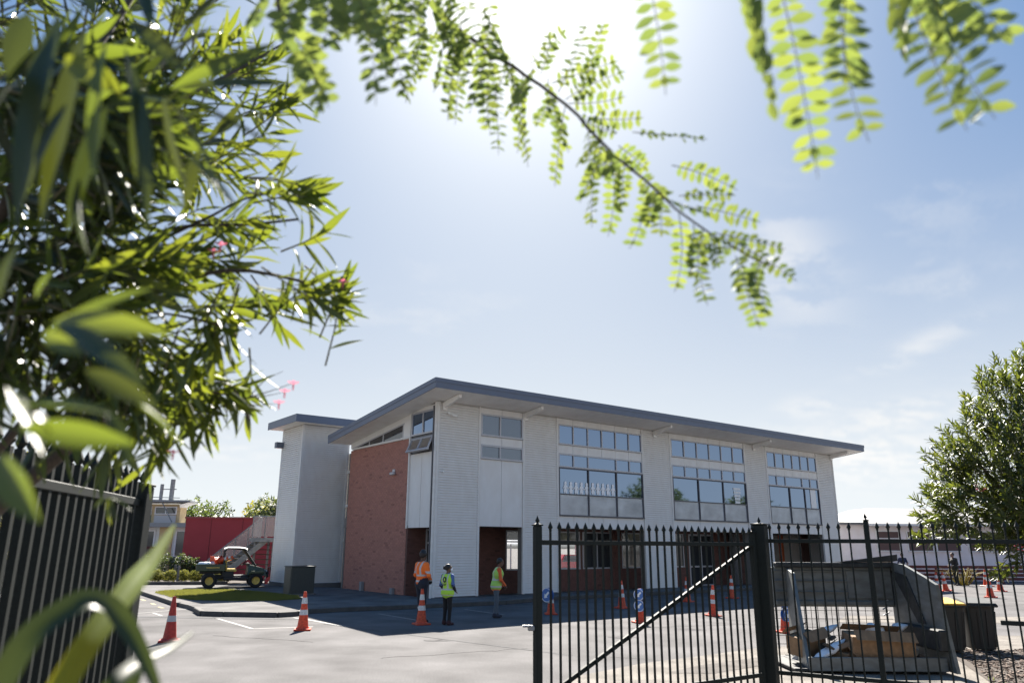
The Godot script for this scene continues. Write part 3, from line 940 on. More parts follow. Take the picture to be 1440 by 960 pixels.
	pm("mask_cloth", Color(0.66, 0.72, 0.78), 0.8)
	pm("canvas_white", Color(0.80, 0.80, 0.79), 0.7, {"back": Color(0.3, 0.3, 0.3)})
	pm("car_red", Color(0.55, 0.015, 0.02), 0.25, {"coat": 0.8})
	pm("emblem", Color(0.02, 0.03, 0.02), 0.7)

# ---------------------------------------------------------------- the ground and what lies on it
func line(a: Vector2, b: Vector2, wide: float, called: String, mat: Material, y := 0.004) -> void:
	var d := (b - a).normalized().orthogonal() * wide * 0.5
	sheet([[a.x + d.x, a.y + d.y], [b.x + d.x, b.y + d.y], [b.x - d.x, b.y - d.y], [a.x - d.x, a.y - d.y]], y, called, mat)

func kerb(pts: Array, h := 0.13) -> void:               # a run of kerb along the x, z points, one block per leg
	for i in pts.size() - 1:
		var a := Vector3(pts[i][0], h * 0.5, pts[i][1])
		var b := Vector3(pts[i + 1][0], h * 0.5, pts[i + 1][1])
		var m := MB.new()
		m.bar(a, b, 0.16, h + 0.012, Vector3.UP, 0.015)
		tag(mk(m, "kerb", mats.kerb), "", "", "", "structure")

func blade_mesh() -> Mesh:
	var m := MB.new()
	for k in 5:
		var a := k * 1.3
		var d := Vector3(cos(a), 0, sin(a))
		var s := Vector3(-d.z, 0, d.x) * 0.006
		var f := d * 0.02 * k * 0.4
		m.tri(f - s, f + s, f + d * 0.03 + Vector3.UP * (0.05 + 0.012 * (k % 3)))
	return m.mesh()

func ground() -> void:
	var m := MB.new()
	m.span(Vector3(-300, -0.4, -420), Vector3(300, 0, 60))
	tag(mk(m, "ground", mats.asphalt), "", "", "", "structure")
	# raised footpath with the lawn on it, running on along the building
	var path := [[-24, -41.0], [-16.1, -33.6], [-13.06, -29.16], [-11.0, -26.1], [-10.35, -25.3], [-9.62, -24.17], [-8.96, -22.99], [-8.26, -22.84], [-6.68, -22.69], [-6.25, -23.1], [-6.2, -23.9], [-5.08, -24.77], [-3.55, -25.64], [-1.88, -26.82], [-0.19, -28.02]]
	for s in [4.0, 12.0, 20.0, 29.0]:
		var q := bw(s, 0, -1.75)
		path.append([q.x, q.z])
	var e1 := bw(29.0, 0, -0.05); var e0 := bw(0.0, 0, -0.05); var e2 := bw(0, 0, 9.0)
	sheet(path + [[e1.x, e1.z], [e0.x, e0.z], [e2.x, e2.z], [-9, -37.5], [-11, -41]], 0.12, "footpath", mats.footpath, 0.12)
	kerb(path.slice(0, 4))
	kerb(path.slice(5))
	sheet([[-14.2, -31.3], [-14.25, -32.4], [-13.2, -33.3], [-11.9, -33.4], [-9.8, -31.6], [-8.0, -29.6], [-7.5, -28.2], [-8.2, -27.2], [-9.6, -27.0], [-11.0, -27.3], [-12.4, -28.7]], 0.125, "lawn", mats.lawn)
	var spots := []
	var tints := []
	var outline := PackedVector2Array([Vector2(-14.2, -31.3), Vector2(-14.25, -32.4), Vector2(-13.2, -33.3), Vector2(-11.9, -33.4), Vector2(-9.8, -31.6), Vector2(-8.0, -29.6), Vector2(-7.5, -28.2), Vector2(-8.2, -27.2), Vector2(-9.6, -27.0), Vector2(-11.0, -27.3), Vector2(-12.4, -28.7)])
	while spots.size() < 9000:
		var p := Vector2(rnd(-14.4, -7.4), rnd(-33.5, -26.9))
		if Geometry2D.is_point_in_polygon(p, outline):
			spots.append(Transform3D(Basis(Vector3.UP, rnd(0, TAU)).scaled(Vector3.ONE * rnd(0.7, 1.3)), Vector3(p.x, 0.12, p.y)))
			var g := rnd(0.8, 1.15)
			tints.append(Color(g, g * rnd(0.92, 1.0), g))
	tag(instances(blade_mesh(), spots, "grass", mats.grass[1], self), "short mown grass in the kerbed lawn beside the stair tower", "grass")
	# paint
	for q in [[-8.44, -22.5, -6.38, -19.66], [-6.38, -19.66, -5.03, -20.24], [-6.2, -22.6, -5.66, -22.07], [-5.66, -22.07, -4.12, -20.21], [-11.17, -23.54, -10.3, -25.27], [-10.77, -23.81, -10.06, -22.82], [-4.0, -24.0, -2.6, -22.1], [-14.2, -24.6, -11.2, -23.5], [-1.5, -25.8, -0.2, -24.0]]:
		line(Vector2(q[0], q[1]), Vector2(q[2], q[3]), 0.10, "road_marking", mats.line_paint)
	for q in [[-13.84, -29.46, -13.3, -28.6], [-12.52, -27.47, -12.1, -26.8], [-11.6, -26.0, -11.22, -25.47]]:
		line(Vector2(q[0], q[1]), Vector2(q[2], q[3]), 0.12, "road_marking", mats.yellow_paint)
	line(Vector2(-11.6, -22.6), Vector2(-6.0, -22.2), 0.35, "patched_seam", mats.asphalt_old)
	line(Vector2(-4.9, -20.9), Vector2(1.2, -15.4), 0.06, "patched_seam", mats.asphalt_old)
	# the concrete apron inside the gate, and bands of paving towards the bins
	var ap := [[0.4, -11.6], [1.2, -13.2], [2.41, -14.49], [3.59, -15.38], [5.25, -16.73], [10.6, -19.25], [40, -19.6]]
	sheet(ap + [[40, -4], [3.0, -4], [0.8, -8]], 0.004, "driveway_apron", mats.apron)
	sheet([[2.6, -13.4], [3.3, -14.2], [4.6, -15.2], [6.2, -16.1], [6.4, -15.3], [4.6, -14.4], [3.4, -13.4]], 0.008, "apron_band", mats.apron_band)
	sheet([[10.4, -24.4], [40, -24.4], [40, -22.3], [9.2, -22.3]], 0.004, "paving_strip", mats.apron)
	sheet([[9.0, -16.6], [30, -16.8], [30, -9.0], [6.6, -9.6], [7.4, -12.2]], 0.012, "planting_bed", mats.soil)
	var chip := MB.new()
	chip.cbox(Vector3.ZERO, Vector3(0.06, 0.012, 0.025), 0.004)
	spots = []; tints = []
	for i in 6500:
		var p := Vector3(rnd(7.4, 14.5), 0.018, rnd(-16.6, -10.0))
		if p.x - 7.4 < (p.z + 12.2) * -0.42: continue
		spots.append(Transform3D(Basis(rdir(), rnd(0, 0.6)) * Basis(Vector3.UP, rnd(0, TAU)) * Basis.from_scale(Vector3.ONE * rnd(0.5, 1.7)), p + Vector3.UP * rnd(0, 0.02)))
		var g := rnd(0.05, 0.20)
		tints.append(Color(g * 1.2, g * 0.86, g * 0.66))
	tag(instances(chip.mesh(), spots, "bark_mulch", mats.bark_chip, self, tints), "brown bark chip mulch on the bed under the bush at right", "mulch")
	wear()

func wear() -> void:                                     # oil spots, cracks and tyre scuffs on the yard
	for q in [[-1.6, -17.6, 0.20], [2.6, -18.4, 0.22], [4.6, -20.2, 0.26]]:
		var pts := []
		for k in 14:
			var a := TAU * k / 14
			var r: float = q[2] * rnd(0.6, 1.25)
			pts.append([q[0] + cos(a) * r * 1.5, q[1] + sin(a) * r])
		sheet(pts, 0.003, "oil_stain", mats.oil)
	for q in [[1.9, -15.2, 3.4, -14.6, 9], [-2.4, -14.9, 0.4, -16.4, 12], [-6.8, -18.2, -4.2, -17.2, 10], [3.0, -20.3, 6.4, -21.6, 12]]:
		var m := MB.new()
		var last := Vector3(q[0], 0.003, q[1])
		for k in int(q[4]):
			var nx := Vector3(lerpf(q[0], q[2], (k + 1.0) / q[4]) + rnd(-0.06, 0.06), 0.003, lerpf(q[1], q[3], (k + 1.0) / q[4]) + rnd(-0.08, 0.08))
			m.bar(last, nx, rnd(0.005, 0.011), 0.003)
			last = nx
		tag(mk(m, "ground_crack", mats.rubber), "", "", "", "structure")

# ---------------------------------------------------------------- traffic cones and their signs
func make_cone(called: String, label: String, bands: int, at: Vector3, h := 0.9, body: Material = null) -> Node3D:
	var o := thing(called, label, "traffic cone", at, 0.0, "traffic cones round the forecourt")
	var k := h / 0.9
	var m := MB.new()
	m.cbox(Vector3(0, 0.022, 0), Vector3(0.40, 0.044, 0.40) * Vector3(k, 1, k), 0.012)
	m.lathe([[0.17 * k, 0.044], [0.155 * k, 0.07]], 20)
	mk(m, "base", body if body else mats.cone_orange, o)
	m = MB.new()
	m.lathe([[0.142 * k, 0.05], [0.135 * k, 0.07], [0.036 * k, h - 0.02], [0.030 * k, h], [0.018 * k, h], [0.016 * k, h - 0.05]], 24)
	mk(m, "body", body if body else mats.cone_orange, o)
	var rows := [[0.36, 0.48], [0.62, 0.76]] if bands == 2 else [[0.40, 0.52]]
	for b in rows:
		m = MB.new()
		var r := func(y: float) -> float: return (lerpf(0.135, 0.036, (y - 0.07) / 0.81) + 0.004) * k
		m.lathe([[r.call(b[0]) - 0.003, b[0] * k], [r.call(b[0]), b[0] * k], [r.call(b[1]), b[1] * k], [r.call(b[1]) - 0.003, b[1] * k]], 24)
		mk(m, "reflective_band", mats.cone_band if bands == 2 else mats.cone_band_grey, o)
	return o

func disc_sign(label: String, at: Vector3, turn: float, heights: Array, r := 0.2) -> void:   # round blue discs with a white arrow on a sleeve over a cone
	var o := thing("disc_sign", label, "sign", at, turn)
	var m := MB.new()
	for h in heights:
		m.bar(Vector3(0, h - r, 0.03), Vector3(0, h + r, 0.03), 0.03, 0.012)
	m.lathe([[0.09, 0.42], [0.07, 0.60]], 12, Transform3D(Basis(), Vector3(0, 0, -0.07)))
	mk(m, "bracket", mats.dark_metal, o)
	var face := Transform3D(Basis(Vector3.RIGHT, PI / 2), Vector3.ZERO)
	for h in heights:
		for side in [1.0, -1.0]:
			face.origin = Vector3(0, h, 0.05 * side)
			if side < 0: face.basis = Basis(Vector3.RIGHT, -PI / 2)
			else: face.basis = Basis(Vector3.RIGHT, PI / 2)
			m = MB.new()
			m.lathe([[0.0, -0.006], [r, -0.006], [r, 0.004], [0.0, 0.004]], 28, face)
			var d := mk(m, "disc", mats.sign_blue, o)
			m = MB.new()
			m.lathe([[r * 0.90, 0.004], [r * 0.90, 0.0065], [r * 0.98, 0.0065], [r * 0.98, 0.004]], 28, face)
			mk(m, "rim_ring", mats.sign_white, d)
			m = MB.new()
			var w := r * 0.16
			var t := Transform3D(Basis(Vector3(0, 0, 1), deg_to_rad(-135.0)), Vector3(0, h, 0.05 * side))
			var poly := PackedVector2Array([Vector2(-r * 0.6, -w), Vector2(r * 0.1, -w), Vector2(r * 0.1, -w * 2.4), Vector2(r * 0.62, 0), Vector2(r * 0.1, w * 2.4), Vector2(r * 0.1, w), Vector2(-r * 0.6, w)])
			m.extrude(poly, (0.0045 if side > 0 else -0.007), (0.007 if side > 0 else -0.0045), t)
			mk(m, "arrow", mats.sign_white, d)

func cones() -> void:
	var one := make_cone("traffic_cone", "dull red traffic cone with one grey band, leftmost on the forecourt", 1, Vector3(-7.31, 0, -17.09), 0.92, mats.cone_red)
	one.rotation.y = 0.3
	var c := make_cone("traffic_cone", "bright orange cone with two white bands in the sun before the dark green cabinet", 2, Vector3(-5.08, 0, -19.42), 0.9)
	c.rotation.y = 0.2
	dup(c, Vector3(-2.35, 0, -20.94), 0.5, "orange cone with two white bands at the feet of the person in orange", "traffic_cone")
	dup(c, Vector3(1.25, 0, -24.2), 0.1, "orange cone in the building's shade behind a single round blue disc", "traffic_cone").scale = Vector3.ONE * 0.92
	dup(c, Vector3(3.79, 0, -26.69), 0.7, "slim orange cone in the building's shade between the two signs beyond the gate", "traffic_cone")
	dup(c, Vector3(3.60, 0, -21.78), 0.3, "orange cone at the shadow's edge carrying two stacked blue discs beyond the gate", "traffic_cone").scale = Vector3(1, 1.0, 1)
	dup(c, Vector3(6.74, 0, -29.88), 0.9, "orange cone before the glazed doors, half behind the white topped gate brace", "traffic_cone")
	var lean := dup(c, Vector3(6.17, 0, -23.99), 0.35, "tilted red-orange cone in the sun just below the gate brace", "traffic_cone")
	lean.rotation = Vector3(0, 0.35, -0.06)
	dup(c, Vector3(9.07, 0, -32.05), 0.6, "orange cone in the shade nearest the building, left of the gate post", "traffic_cone")
	dup(c, Vector3(6.82, 0, -19.58), 0.2, "orange cone carrying two blue discs, partly hidden by the thick gate post", "traffic_cone").scale = Vector3(1, 1.05, 1)
	dup(c, Vector3(20.72, 0, -37.9), 0.1, "tall upright cone left in the pair beyond the yellow lidded bin", "traffic_cone")
	lean = dup(c, Vector3(21.35, 0, -38.3), 0.4, "leaning cone right in the pair beyond the yellow lidded bin", "traffic_cone")
	lean.rotation = Vector3(0, 0.4, 0.14)
	dup(c, Vector3(20.6, 0, -33.6), 0.8, "cone just above the black lidded bin, nearest of the cones at far right", "traffic_cone").scale = Vector3.ONE * 1.1
	dup(c, Vector3(23.98, 0, -38.25), 0.5, "squat cone in full sun right of the black lidded bin", "traffic_cone").scale = Vector3(1.1, 0.95, 1.1)
	dup(c, Vector3(26.5, 0, -43.4), 0.2, "cone in front of the dark red planter with dry stalks round it", "traffic_cone").scale = Vector3(1.3, 1.0, 1.3)
	dup(c, Vector3(33.1, 0, -51.2), 0.2, "small far cone against the pale wall near the right edge", "traffic_cone")
	dup(c, Vector3(34.7, 0, -52.4), 0.2, "farthest cone, last one before the right edge of the picture", "traffic_cone")
	disc_sign("single round blue disc with white arrow leaning by a cone left behind the gate", Vector3(1.14, 0.03, -23.95), -0.75, [0.55], 0.21)
	disc_sign("two stacked blue arrow discs on the cone at the edge of the shade", Vector3(3.56, 0.02, -21.6), -0.6, [0.44, 0.73], 0.155)
	disc_sign("two stacked blue arrow discs peeping out behind the thick gate post", Vector3(6.80, 0.02, -19.38), 0.5, [0.42, 0.73], 0.165)

# ---------------------------------------------------------------- steel fences and the gate
var picket_mesh: Mesh

func picket_shape(h0: float, h1: float, w := 0.019) -> Mesh:
	var m := MB.new()
	m.box(Vector3(0, (h0 + h1 - 0.09) * 0.5, 0), Vector3(w, h1 - 0.09 - h0, w))
	var y := h1 - 0.09
	m.lathe([[0.014, y - 0.008], [0.017, y], [0.013, y + 0.006], [0.024, y + 0.022], [0.026, y + 0.030], [0.0, y + 0.09]], 8)
	return m.mesh()

func fence_run(parent: Node3D, a: Vector3, b: Vector3, us: Array, mesh: Mesh, rails: Array, r0: float, r1: float) -> void:
	var d := (b - a).normalized()
	var turn := atan2(-d.z, d.x)
	for u in us:
		var p := put_mesh(mesh, "picket", mats.fence_green, parent)
		p.position = a + d * u
		p.rotation.y = turn
	for h in rails:
		var m := MB.new()
		m.bar(a + d * r0 + Vector3.UP * h, a + d * r1 + Vector3.UP * h, 0.042, 0.048, Vector3.UP, 0.004)
		mk(m, "rail", mats.fence_green, parent)

func square_post(parent: Node3D, at: Vector3, w: float, h: float, turn: float, spike := true, called := "post") -> void:
	var m := MB.new()
	var b := Basis(Vector3.UP, turn)
	m.cbox(at + Vector3.UP * h * 0.5, Vector3(w, h, w), 0.008, b)
	var p := mk(m, called, mats.fence_green, parent)
	m = MB.new()
	m.cbox(at + Vector3.UP * (h + 0.008), Vector3(w + 0.014, 0.016, w + 0.014), 0.004, b)
	m.lathe([[w * 0.55, 0.016], [w * 0.12, 0.03]], 4, Transform3D(b * Basis(Vector3.UP, PI / 4), at + Vector3.UP * h))
	if spike:
		m.lathe([[0.010, 0.02], [0.012, 0.035], [0.024, 0.05], [0.0, 0.105]], 8, Transform3D(Basis(), at + Vector3.UP * h))
	mk(m, "cap", mats.fence_green, p)

func fences() -> void:
	var hinge := Vector3(3.245, 0, -10.0)
	var free := Vector3(0.275, 0, -7.9)
	var d := (free - hinge).normalized()
	var turn := atan2(-d.z, d.x)
	var g := thing("steel_gate", "open dark green steel gate leaf with spear tips and diagonal brace", "gate")
	var us := []
	for k in 28:
		us.append(0.215 + 0.1205 * k)
	fence_run(g, hinge, free, us, picket_shape(0.40, 2.29), [2.075, 0.53], 0.12, 3.62)
	square_post(g, free, 0.075, 2.24, turn, true, "stile")
	square_post(g, hinge + d * 0.15, 0.05, 2.22, turn, true, "stile")
	var m := MB.new()
	var nrm := d.cross(Vector3.UP) * 0.035
	m.bar(hinge + d * 0.20 + Vector3.UP * 2.03 + nrm, hinge + d * 3.58 + Vector3.UP * 0.57 + nrm, 0.04, 0.045, Vector3.UP, 0.004)
	mk(m, "brace", mats.fence_green, g)
	m = MB.new()
	m.cbox(free + Vector3(-0.055, 1.25, 0.0), Vector3(0.09, 0.05, 0.04), 0.01)
	m.lathe([[0.012, 0.0], [0.012, 0.09]], 8, Transform3D(Basis(Vector3.BACK, PI / 2), free + Vector3(-0.06, 1.27, 0.02)))
	mk(m, "latch", mats.grey_metal, g)
	for h in [0.7, 1.9]:
		m = MB.new()
		m.lathe([[0.022, -0.06], [0.022, 0.06], [0.0, 0.062]], 10, Transform3D(Basis(), hinge + d * 0.12 + Vector3.UP * h))
		mk(m, "hinge", mats.fence_green, g)
	var hp := thing("gate_post", "thick square dark green hinge post with pale lit cap", "post")
	square_post(hp, hinge, 0.17, 2.32, turn + 0.35, true, "shaft")
	# right-hand fence
	var f := thing("steel_fence", "dark green spear-topped fence right of the thick gate post", "fence")
	var a := Vector3(3.5, 0, -10.0)
	var b := Vector3(5.47, 0, -8.86)
	us = []
	for k in range(-1, 24):
		if k != 8: us.append(0.12 * k + (0.0 if k < 9 else 0.08))
	fence_run(f, a, b, us, picket_shape(0.40, 2.35), [2.12, 0.53], -0.25, 2.9)
	square_post(f, a + (b - a).normalized() * 1.04, 0.06, 2.36, atan2(-(b - a).z, (b - a).x), true)
	m = MB.new()
	var dd := (b - a).normalized()
	m.bar(a + dd * 2.30 + Vector3.UP * 1.245, a + dd * 2.95 + Vector3.UP * 1.245, 0.04, 0.05, Vector3.UP, 0.004)
	mk(m, "middle_rail", mats.fence_green, f)
	# left-hand fence, close by
	var l := thing("steel_fence", "dark green spear-topped fence running past the camera at left", "fence")
	a = Vector3(-2.54, 0, -5.2)
	b = Vector3(-2.18, 0, -3.4)
	us = []
	for k in 34:
		us.append(0.16 + 0.12 * k)
	fence_run(l, a, b, us, picket_shape(0.22, 2.53, 0.034), [2.31, 0.40], 0.0, 4.3)
	square_post(l, a, 0.13, 2.42, 0.10, true)

# ---------------------------------------------------------------- the skip, the bins
func skip() -> void:
	var o := thing("skip_bin", "open galvanised front-load skip with mesh back behind the fence", "skip", Vector3(0, 0, 0))
	var m := MB.new()
	m.cbox(Vector3(6.2, 1.31, -15.05), Vector3(2.3, 0.72, 0.06), 0.01)
	mk(m, "back_panel", mats.skip_steel, o)
	for hh in [1.22, 1.42, 1.60]:
		m = MB.new()
		m.cbox(Vector3(6.2, hh, -15.01), Vector3(2.26, 0.035, 0.045), 0.012)
		mk(m, "back_rib", mats.skip_steel, o)
	m = MB.new()
	m.cbox(Vector3(6.2, 1.02, -15.0), Vector3(2.25, 0.09, 0.05), 0.015)
	m.cbox(Vector3(6.9, 1.35, -15.0), Vector3(0.85, 0.5, 0.03), 0.01)
	mk(m, "back_rib", mats.skip_steel, o)
	for k in 17:
		m = MB.new()
		m.tube(PackedVector3Array([Vector3(5.1 + k * 0.13, 0.2, -15.05), Vector3(5.1 + k * 0.13, 0.96, -15.05)]), 0.006, 0.006, 5)
		mk(m, "mesh_wire", mats.skip_dark, o)
	for k in 5:
		m = MB.new()
		m.tube(PackedVector3Array([Vector3(5.05, 0.28 + k * 0.15, -15.05), Vector3(7.3, 0.28 + k * 0.15, -15.05)]), 0.005, 0.005, 5)
		mk(m, "mesh_wire", mats.skip_dark, o)
	m = MB.new()
	m.hexa([Vector3(5.00, 0.05, -13.45), Vector3(5.06, 0.05, -13.45), Vector3(5.36, 0.05, -15.05), Vector3(5.30, 0.05, -15.05), Vector3(5.20, 1.58, -14.4), Vector3(5.26, 1.58, -14.4), Vector3(5.38, 1.66, -15.05), Vector3(5.32, 1.66, -15.05)])
	mk(m, "left_side", mats.skip_steel, o)
	var tt := Transform3D(Basis(Vector3.FORWARD, Vector3.UP, Vector3.RIGHT), Vector3(7.38, 0, 0))
	m = MB.new()
	m.extrude(PackedVector2Array([Vector2(13.2, 0.05), Vector2(15.1, 0.05), Vector2(15.1, 1.77), Vector2(14.56, 1.74), Vector2(13.87, 1.55), Vector2(13.5, 1.43)]), -0.03, 0.03, tt)
	mk(m, "right_side", mats.skip_steel, o)
	m = MB.new()
	m.extrude(PackedVector2Array([Vector2(14.45, 1.55), Vector2(15.0, 1.62), Vector2(14.2, 0.75), Vector2(13.95, 0.75)]), -0.05, -0.033, tt)
	mk(m, "side_slot", mats.skip_dark, o)
	m = MB.new()
	m.cbox(Vector3(7.28, 0.54, -14.0), Vector3(0.16, 0.34, 1.35), 0.02)
	mk(m, "fork_pocket", mats.skip_dark, o)
	for k in 5:
		m = MB.new()
		m.bar(Vector3(7.10, 0.80 + k * 0.11, -15.0), Vector3(7.22, 0.86 + k * 0.11, -15.0), 0.02, 0.02)
		mk(m, "side_slot", mats.cone_band_grey, o)
	m = MB.new()
	m.cbox(Vector3(6.17, 0.16, -13.42), Vector3(2.32, 0.22, 0.05), 0.01)
	mk(m, "front_wall", mats.skip_steel, o)
	m = MB.new()
	m.cbox(Vector3(6.05, 0.06, -14.25), Vector3(2.55, 0.05, 1.6), 0.01)
	mk(m, "floor", mats.skip_dark, o)
	m = MB.new()
	m.cbox(Vector3(6.25, 1.715, -14.98), Vector3(2.3, 0.09, 0.16), 0.015)
	mk(m, "top_rail", mats.skip_dark, o)
	m = MB.new()
	m.hexa([Vector3(6.4, 1.765, -14.9), Vector3(7.45, 1.80, -14.9), Vector3(7.45, 1.70, -15.9), Vector3(6.4, 1.70, -15.9), Vector3(6.4, 1.785, -14.9), Vector3(7.45, 1.92, -14.9), Vector3(7.45, 1.76, -15.9), Vector3(6.4, 1.72, -15.9)])
	mk(m, "raised_lid", mats.skip_dark, o)
	for q in [[4.9, -13.6], [7.2, -13.5], [5.2, -15.0], [7.2, -15.0]]:
		m = MB.new()
		m.lathe([[0.0, 0.0], [0.05, 0.0], [0.05, 0.05], [0.0, 0.05]], 12, Transform3D(Basis(Vector3.BACK, PI / 2), Vector3(q[0] + 0.025, 0.05, q[1])))
		mk(m, "castor", mats.rubber, o)
	# rubbish
	var boxes := [[5.25, 0.40, -14.1, 0.55, 0.32, 0.40, 0.5, "tilted brown cardboard box at the left of the rubbish in the skip"], [6.35, 0.38, -13.75, 1.05, 0.42, 0.5, -0.05, "large brown cardboard carton across the middle of the skip"], [5.75, 0.22, -13.8, 0.4, 0.25, 0.3, 0.9, "small brown carton half under the white packing in the skip"]]
	for q in boxes:
		m = MB.new()
		var bs := Basis.from_euler(Vector3(0.12, q[6], 0.15 if q[6] > 0.2 else -0.04))
		m.cbox(Vector3.ZERO, Vector3(q[3], q[4], q[5]), 0.008, bs)
		for s in [1.0, -1.0]:
			m.box(bs * Vector3(0, q[4] * 0.5 + 0.05, s * (q[5] * 0.5 + 0.06)), Vector3(q[3] * 0.96, 0.006, 0.2), bs * Basis(Vector3.RIGHT, s * 0.7))
		var cb := mk(m, "cardboard_box", mats.cardboard)
		cb.position = Vector3(q[0], q[1], q[2])
		tag(cb, q[7], "box")
	var scraps := MB.new()
	for k in 60:
		var g: float = [0.62, 0.10, 0.22, 0.40, 0.05][k % 5] * rnd(0.7, 1.1)
		scraps.col = Color(g, g * [0.98, 0.72, 0.66, 0.95, 0.9][k % 5], g * [0.96, 0.5, 0.42, 0.9, 0.85][k % 5])
		var bs := Basis.from_euler(Vector3(rnd(-0.7, 0.7), rnd(0, TAU), rnd(-0.7, 0.7)))
		scraps.cbox(Vector3(rnd(5.1, 7.15), 0.12 + rnd(0.0, 0.42) * (0.4 + 0.6 * rng.randf()), rnd(-14.75, -13.6)), Vector3(rnd(0.08, 0.38), rnd(0.01, 0.09), rnd(0.06, 0.24)), 0.004, bs)
	tag(mk(scraps, "loose_rubbish", mats.bark_chip, self, "stuff"), "loose mixed scraps heaped between the boxes in the skip", "rubbish")
	var packs := [[5.45, 0.34, -13.65, 0.95, 0.10, 0.20, 0.5, 0.35, "long white packing strip slanting across the front of the skip"], [5.6, 0.58, -14.2, 0.7, 0.12, 0.22, 0.3, 0.35, "bluish white plastic sheet lying over the cardboard in the skip"], [6.5, 0.64, -14.15, 0.45, 0.16, 0.35, 0.1, -0.1, "crumpled white bag on top of the large carton in the skip"], [6.95, 0.66, -14.2, 0.35, 0.14, 0.3, -0.4, 0.3, "crumpled white paper at the right end of the rubbish in the skip"]]
	for q in packs:
		m = MB.new()
		var rows := []
		for i in 9:
			var ring := PackedVector3Array()
			for j in 10:
				var aa := TAU * j / 10
				var e := sin(PI * clampf((i + 0.35) / 8.7, 0, 1))
				ring.append(Vector3((i / 8.0 - 0.5) * q[3], sin(aa) * q[4] * 0.6 * e * rnd(0.75, 1.2), cos(aa) * q[5] * 0.6 * e * rnd(0.75, 1.2)))
			rows.append(ring)
		m.grid(rows, true)
		var pk := mk(m, "packing_waste", mats.bag_white)
		pk.position = Vector3(q[0], q[1], q[2])
		pk.rotation = Vector3(0, q[6], q[7])
		tag(pk, q[8], "rubbish")

func wheelie_bin(label: String, at: Vector3, turn: float, lid: Material) -> void:
	var o := thing("wheelie_bin", label, "bin", at, turn)
	var m := MB.new()
	var rows := []
	for q in [[0.06, 0.46, 0.50], [0.10, 0.48, 0.52], [0.80, 0.56, 0.64], [0.90, 0.58, 0.70]]:
		var ring := PackedVector3Array()
		for k in 16:
			var a := TAU * k / 16
			var x: float = signf(cos(a)) * pow(absf(cos(a)), 0.35) * q[1] * 0.5
			var z: float = signf(sin(a)) * pow(absf(sin(a)), 0.35) * q[2] * 0.5
			ring.append(Vector3(x, q[0], z))
		rows.append(ring)
	rows.reverse()
	m.grid(rows, true)
	for k in 4:
		m.bar(Vector3(-0.21 + k * 0.14, 0.12, 0.262), Vector3(-0.24 + k * 0.16, 0.80, 0.325), 0.02, 0.02)
	mk(m, "body", mats.bin_black, o)
	m = MB.new()
	m.cbox(Vector3(0, 0.905, 0), Vector3(0.62, 0.05, 0.74), 0.015)
	mk(m, "rim", mats.bin_black, o)
	m = MB.new()
	m.hexa([Vector3(-0.30, 0.93, -0.38), Vector3(0.30, 0.93, -0.38), Vector3(0.30, 0.93, 0.37), Vector3(-0.30, 0.93, 0.37), Vector3(-0.26, 1.03, -0.36), Vector3(0.26, 1.03, -0.36), Vector3(0.27, 0.96, 0.36), Vector3(-0.27, 0.96, 0.36)])
	m.tube(PackedVector3Array([Vector3(-0.24, 0.98, -0.43), Vector3(0.24, 0.98, -0.43)]), 0.018, 0.018, 8)
	mk(m, "lid", lid, o)
	for s in [-1.0, 1.0]:
		m = MB.new()
		m.lathe([[0.0, -0.03], [0.1, -0.03], [0.1, 0.03], [0.0, 0.03]], 16, Transform3D(Basis(Vector3.BACK, PI / 2), Vector3(s * 0.25, 0.1, -0.27)))
		mk(m, "wheel", mats.rubber, o)

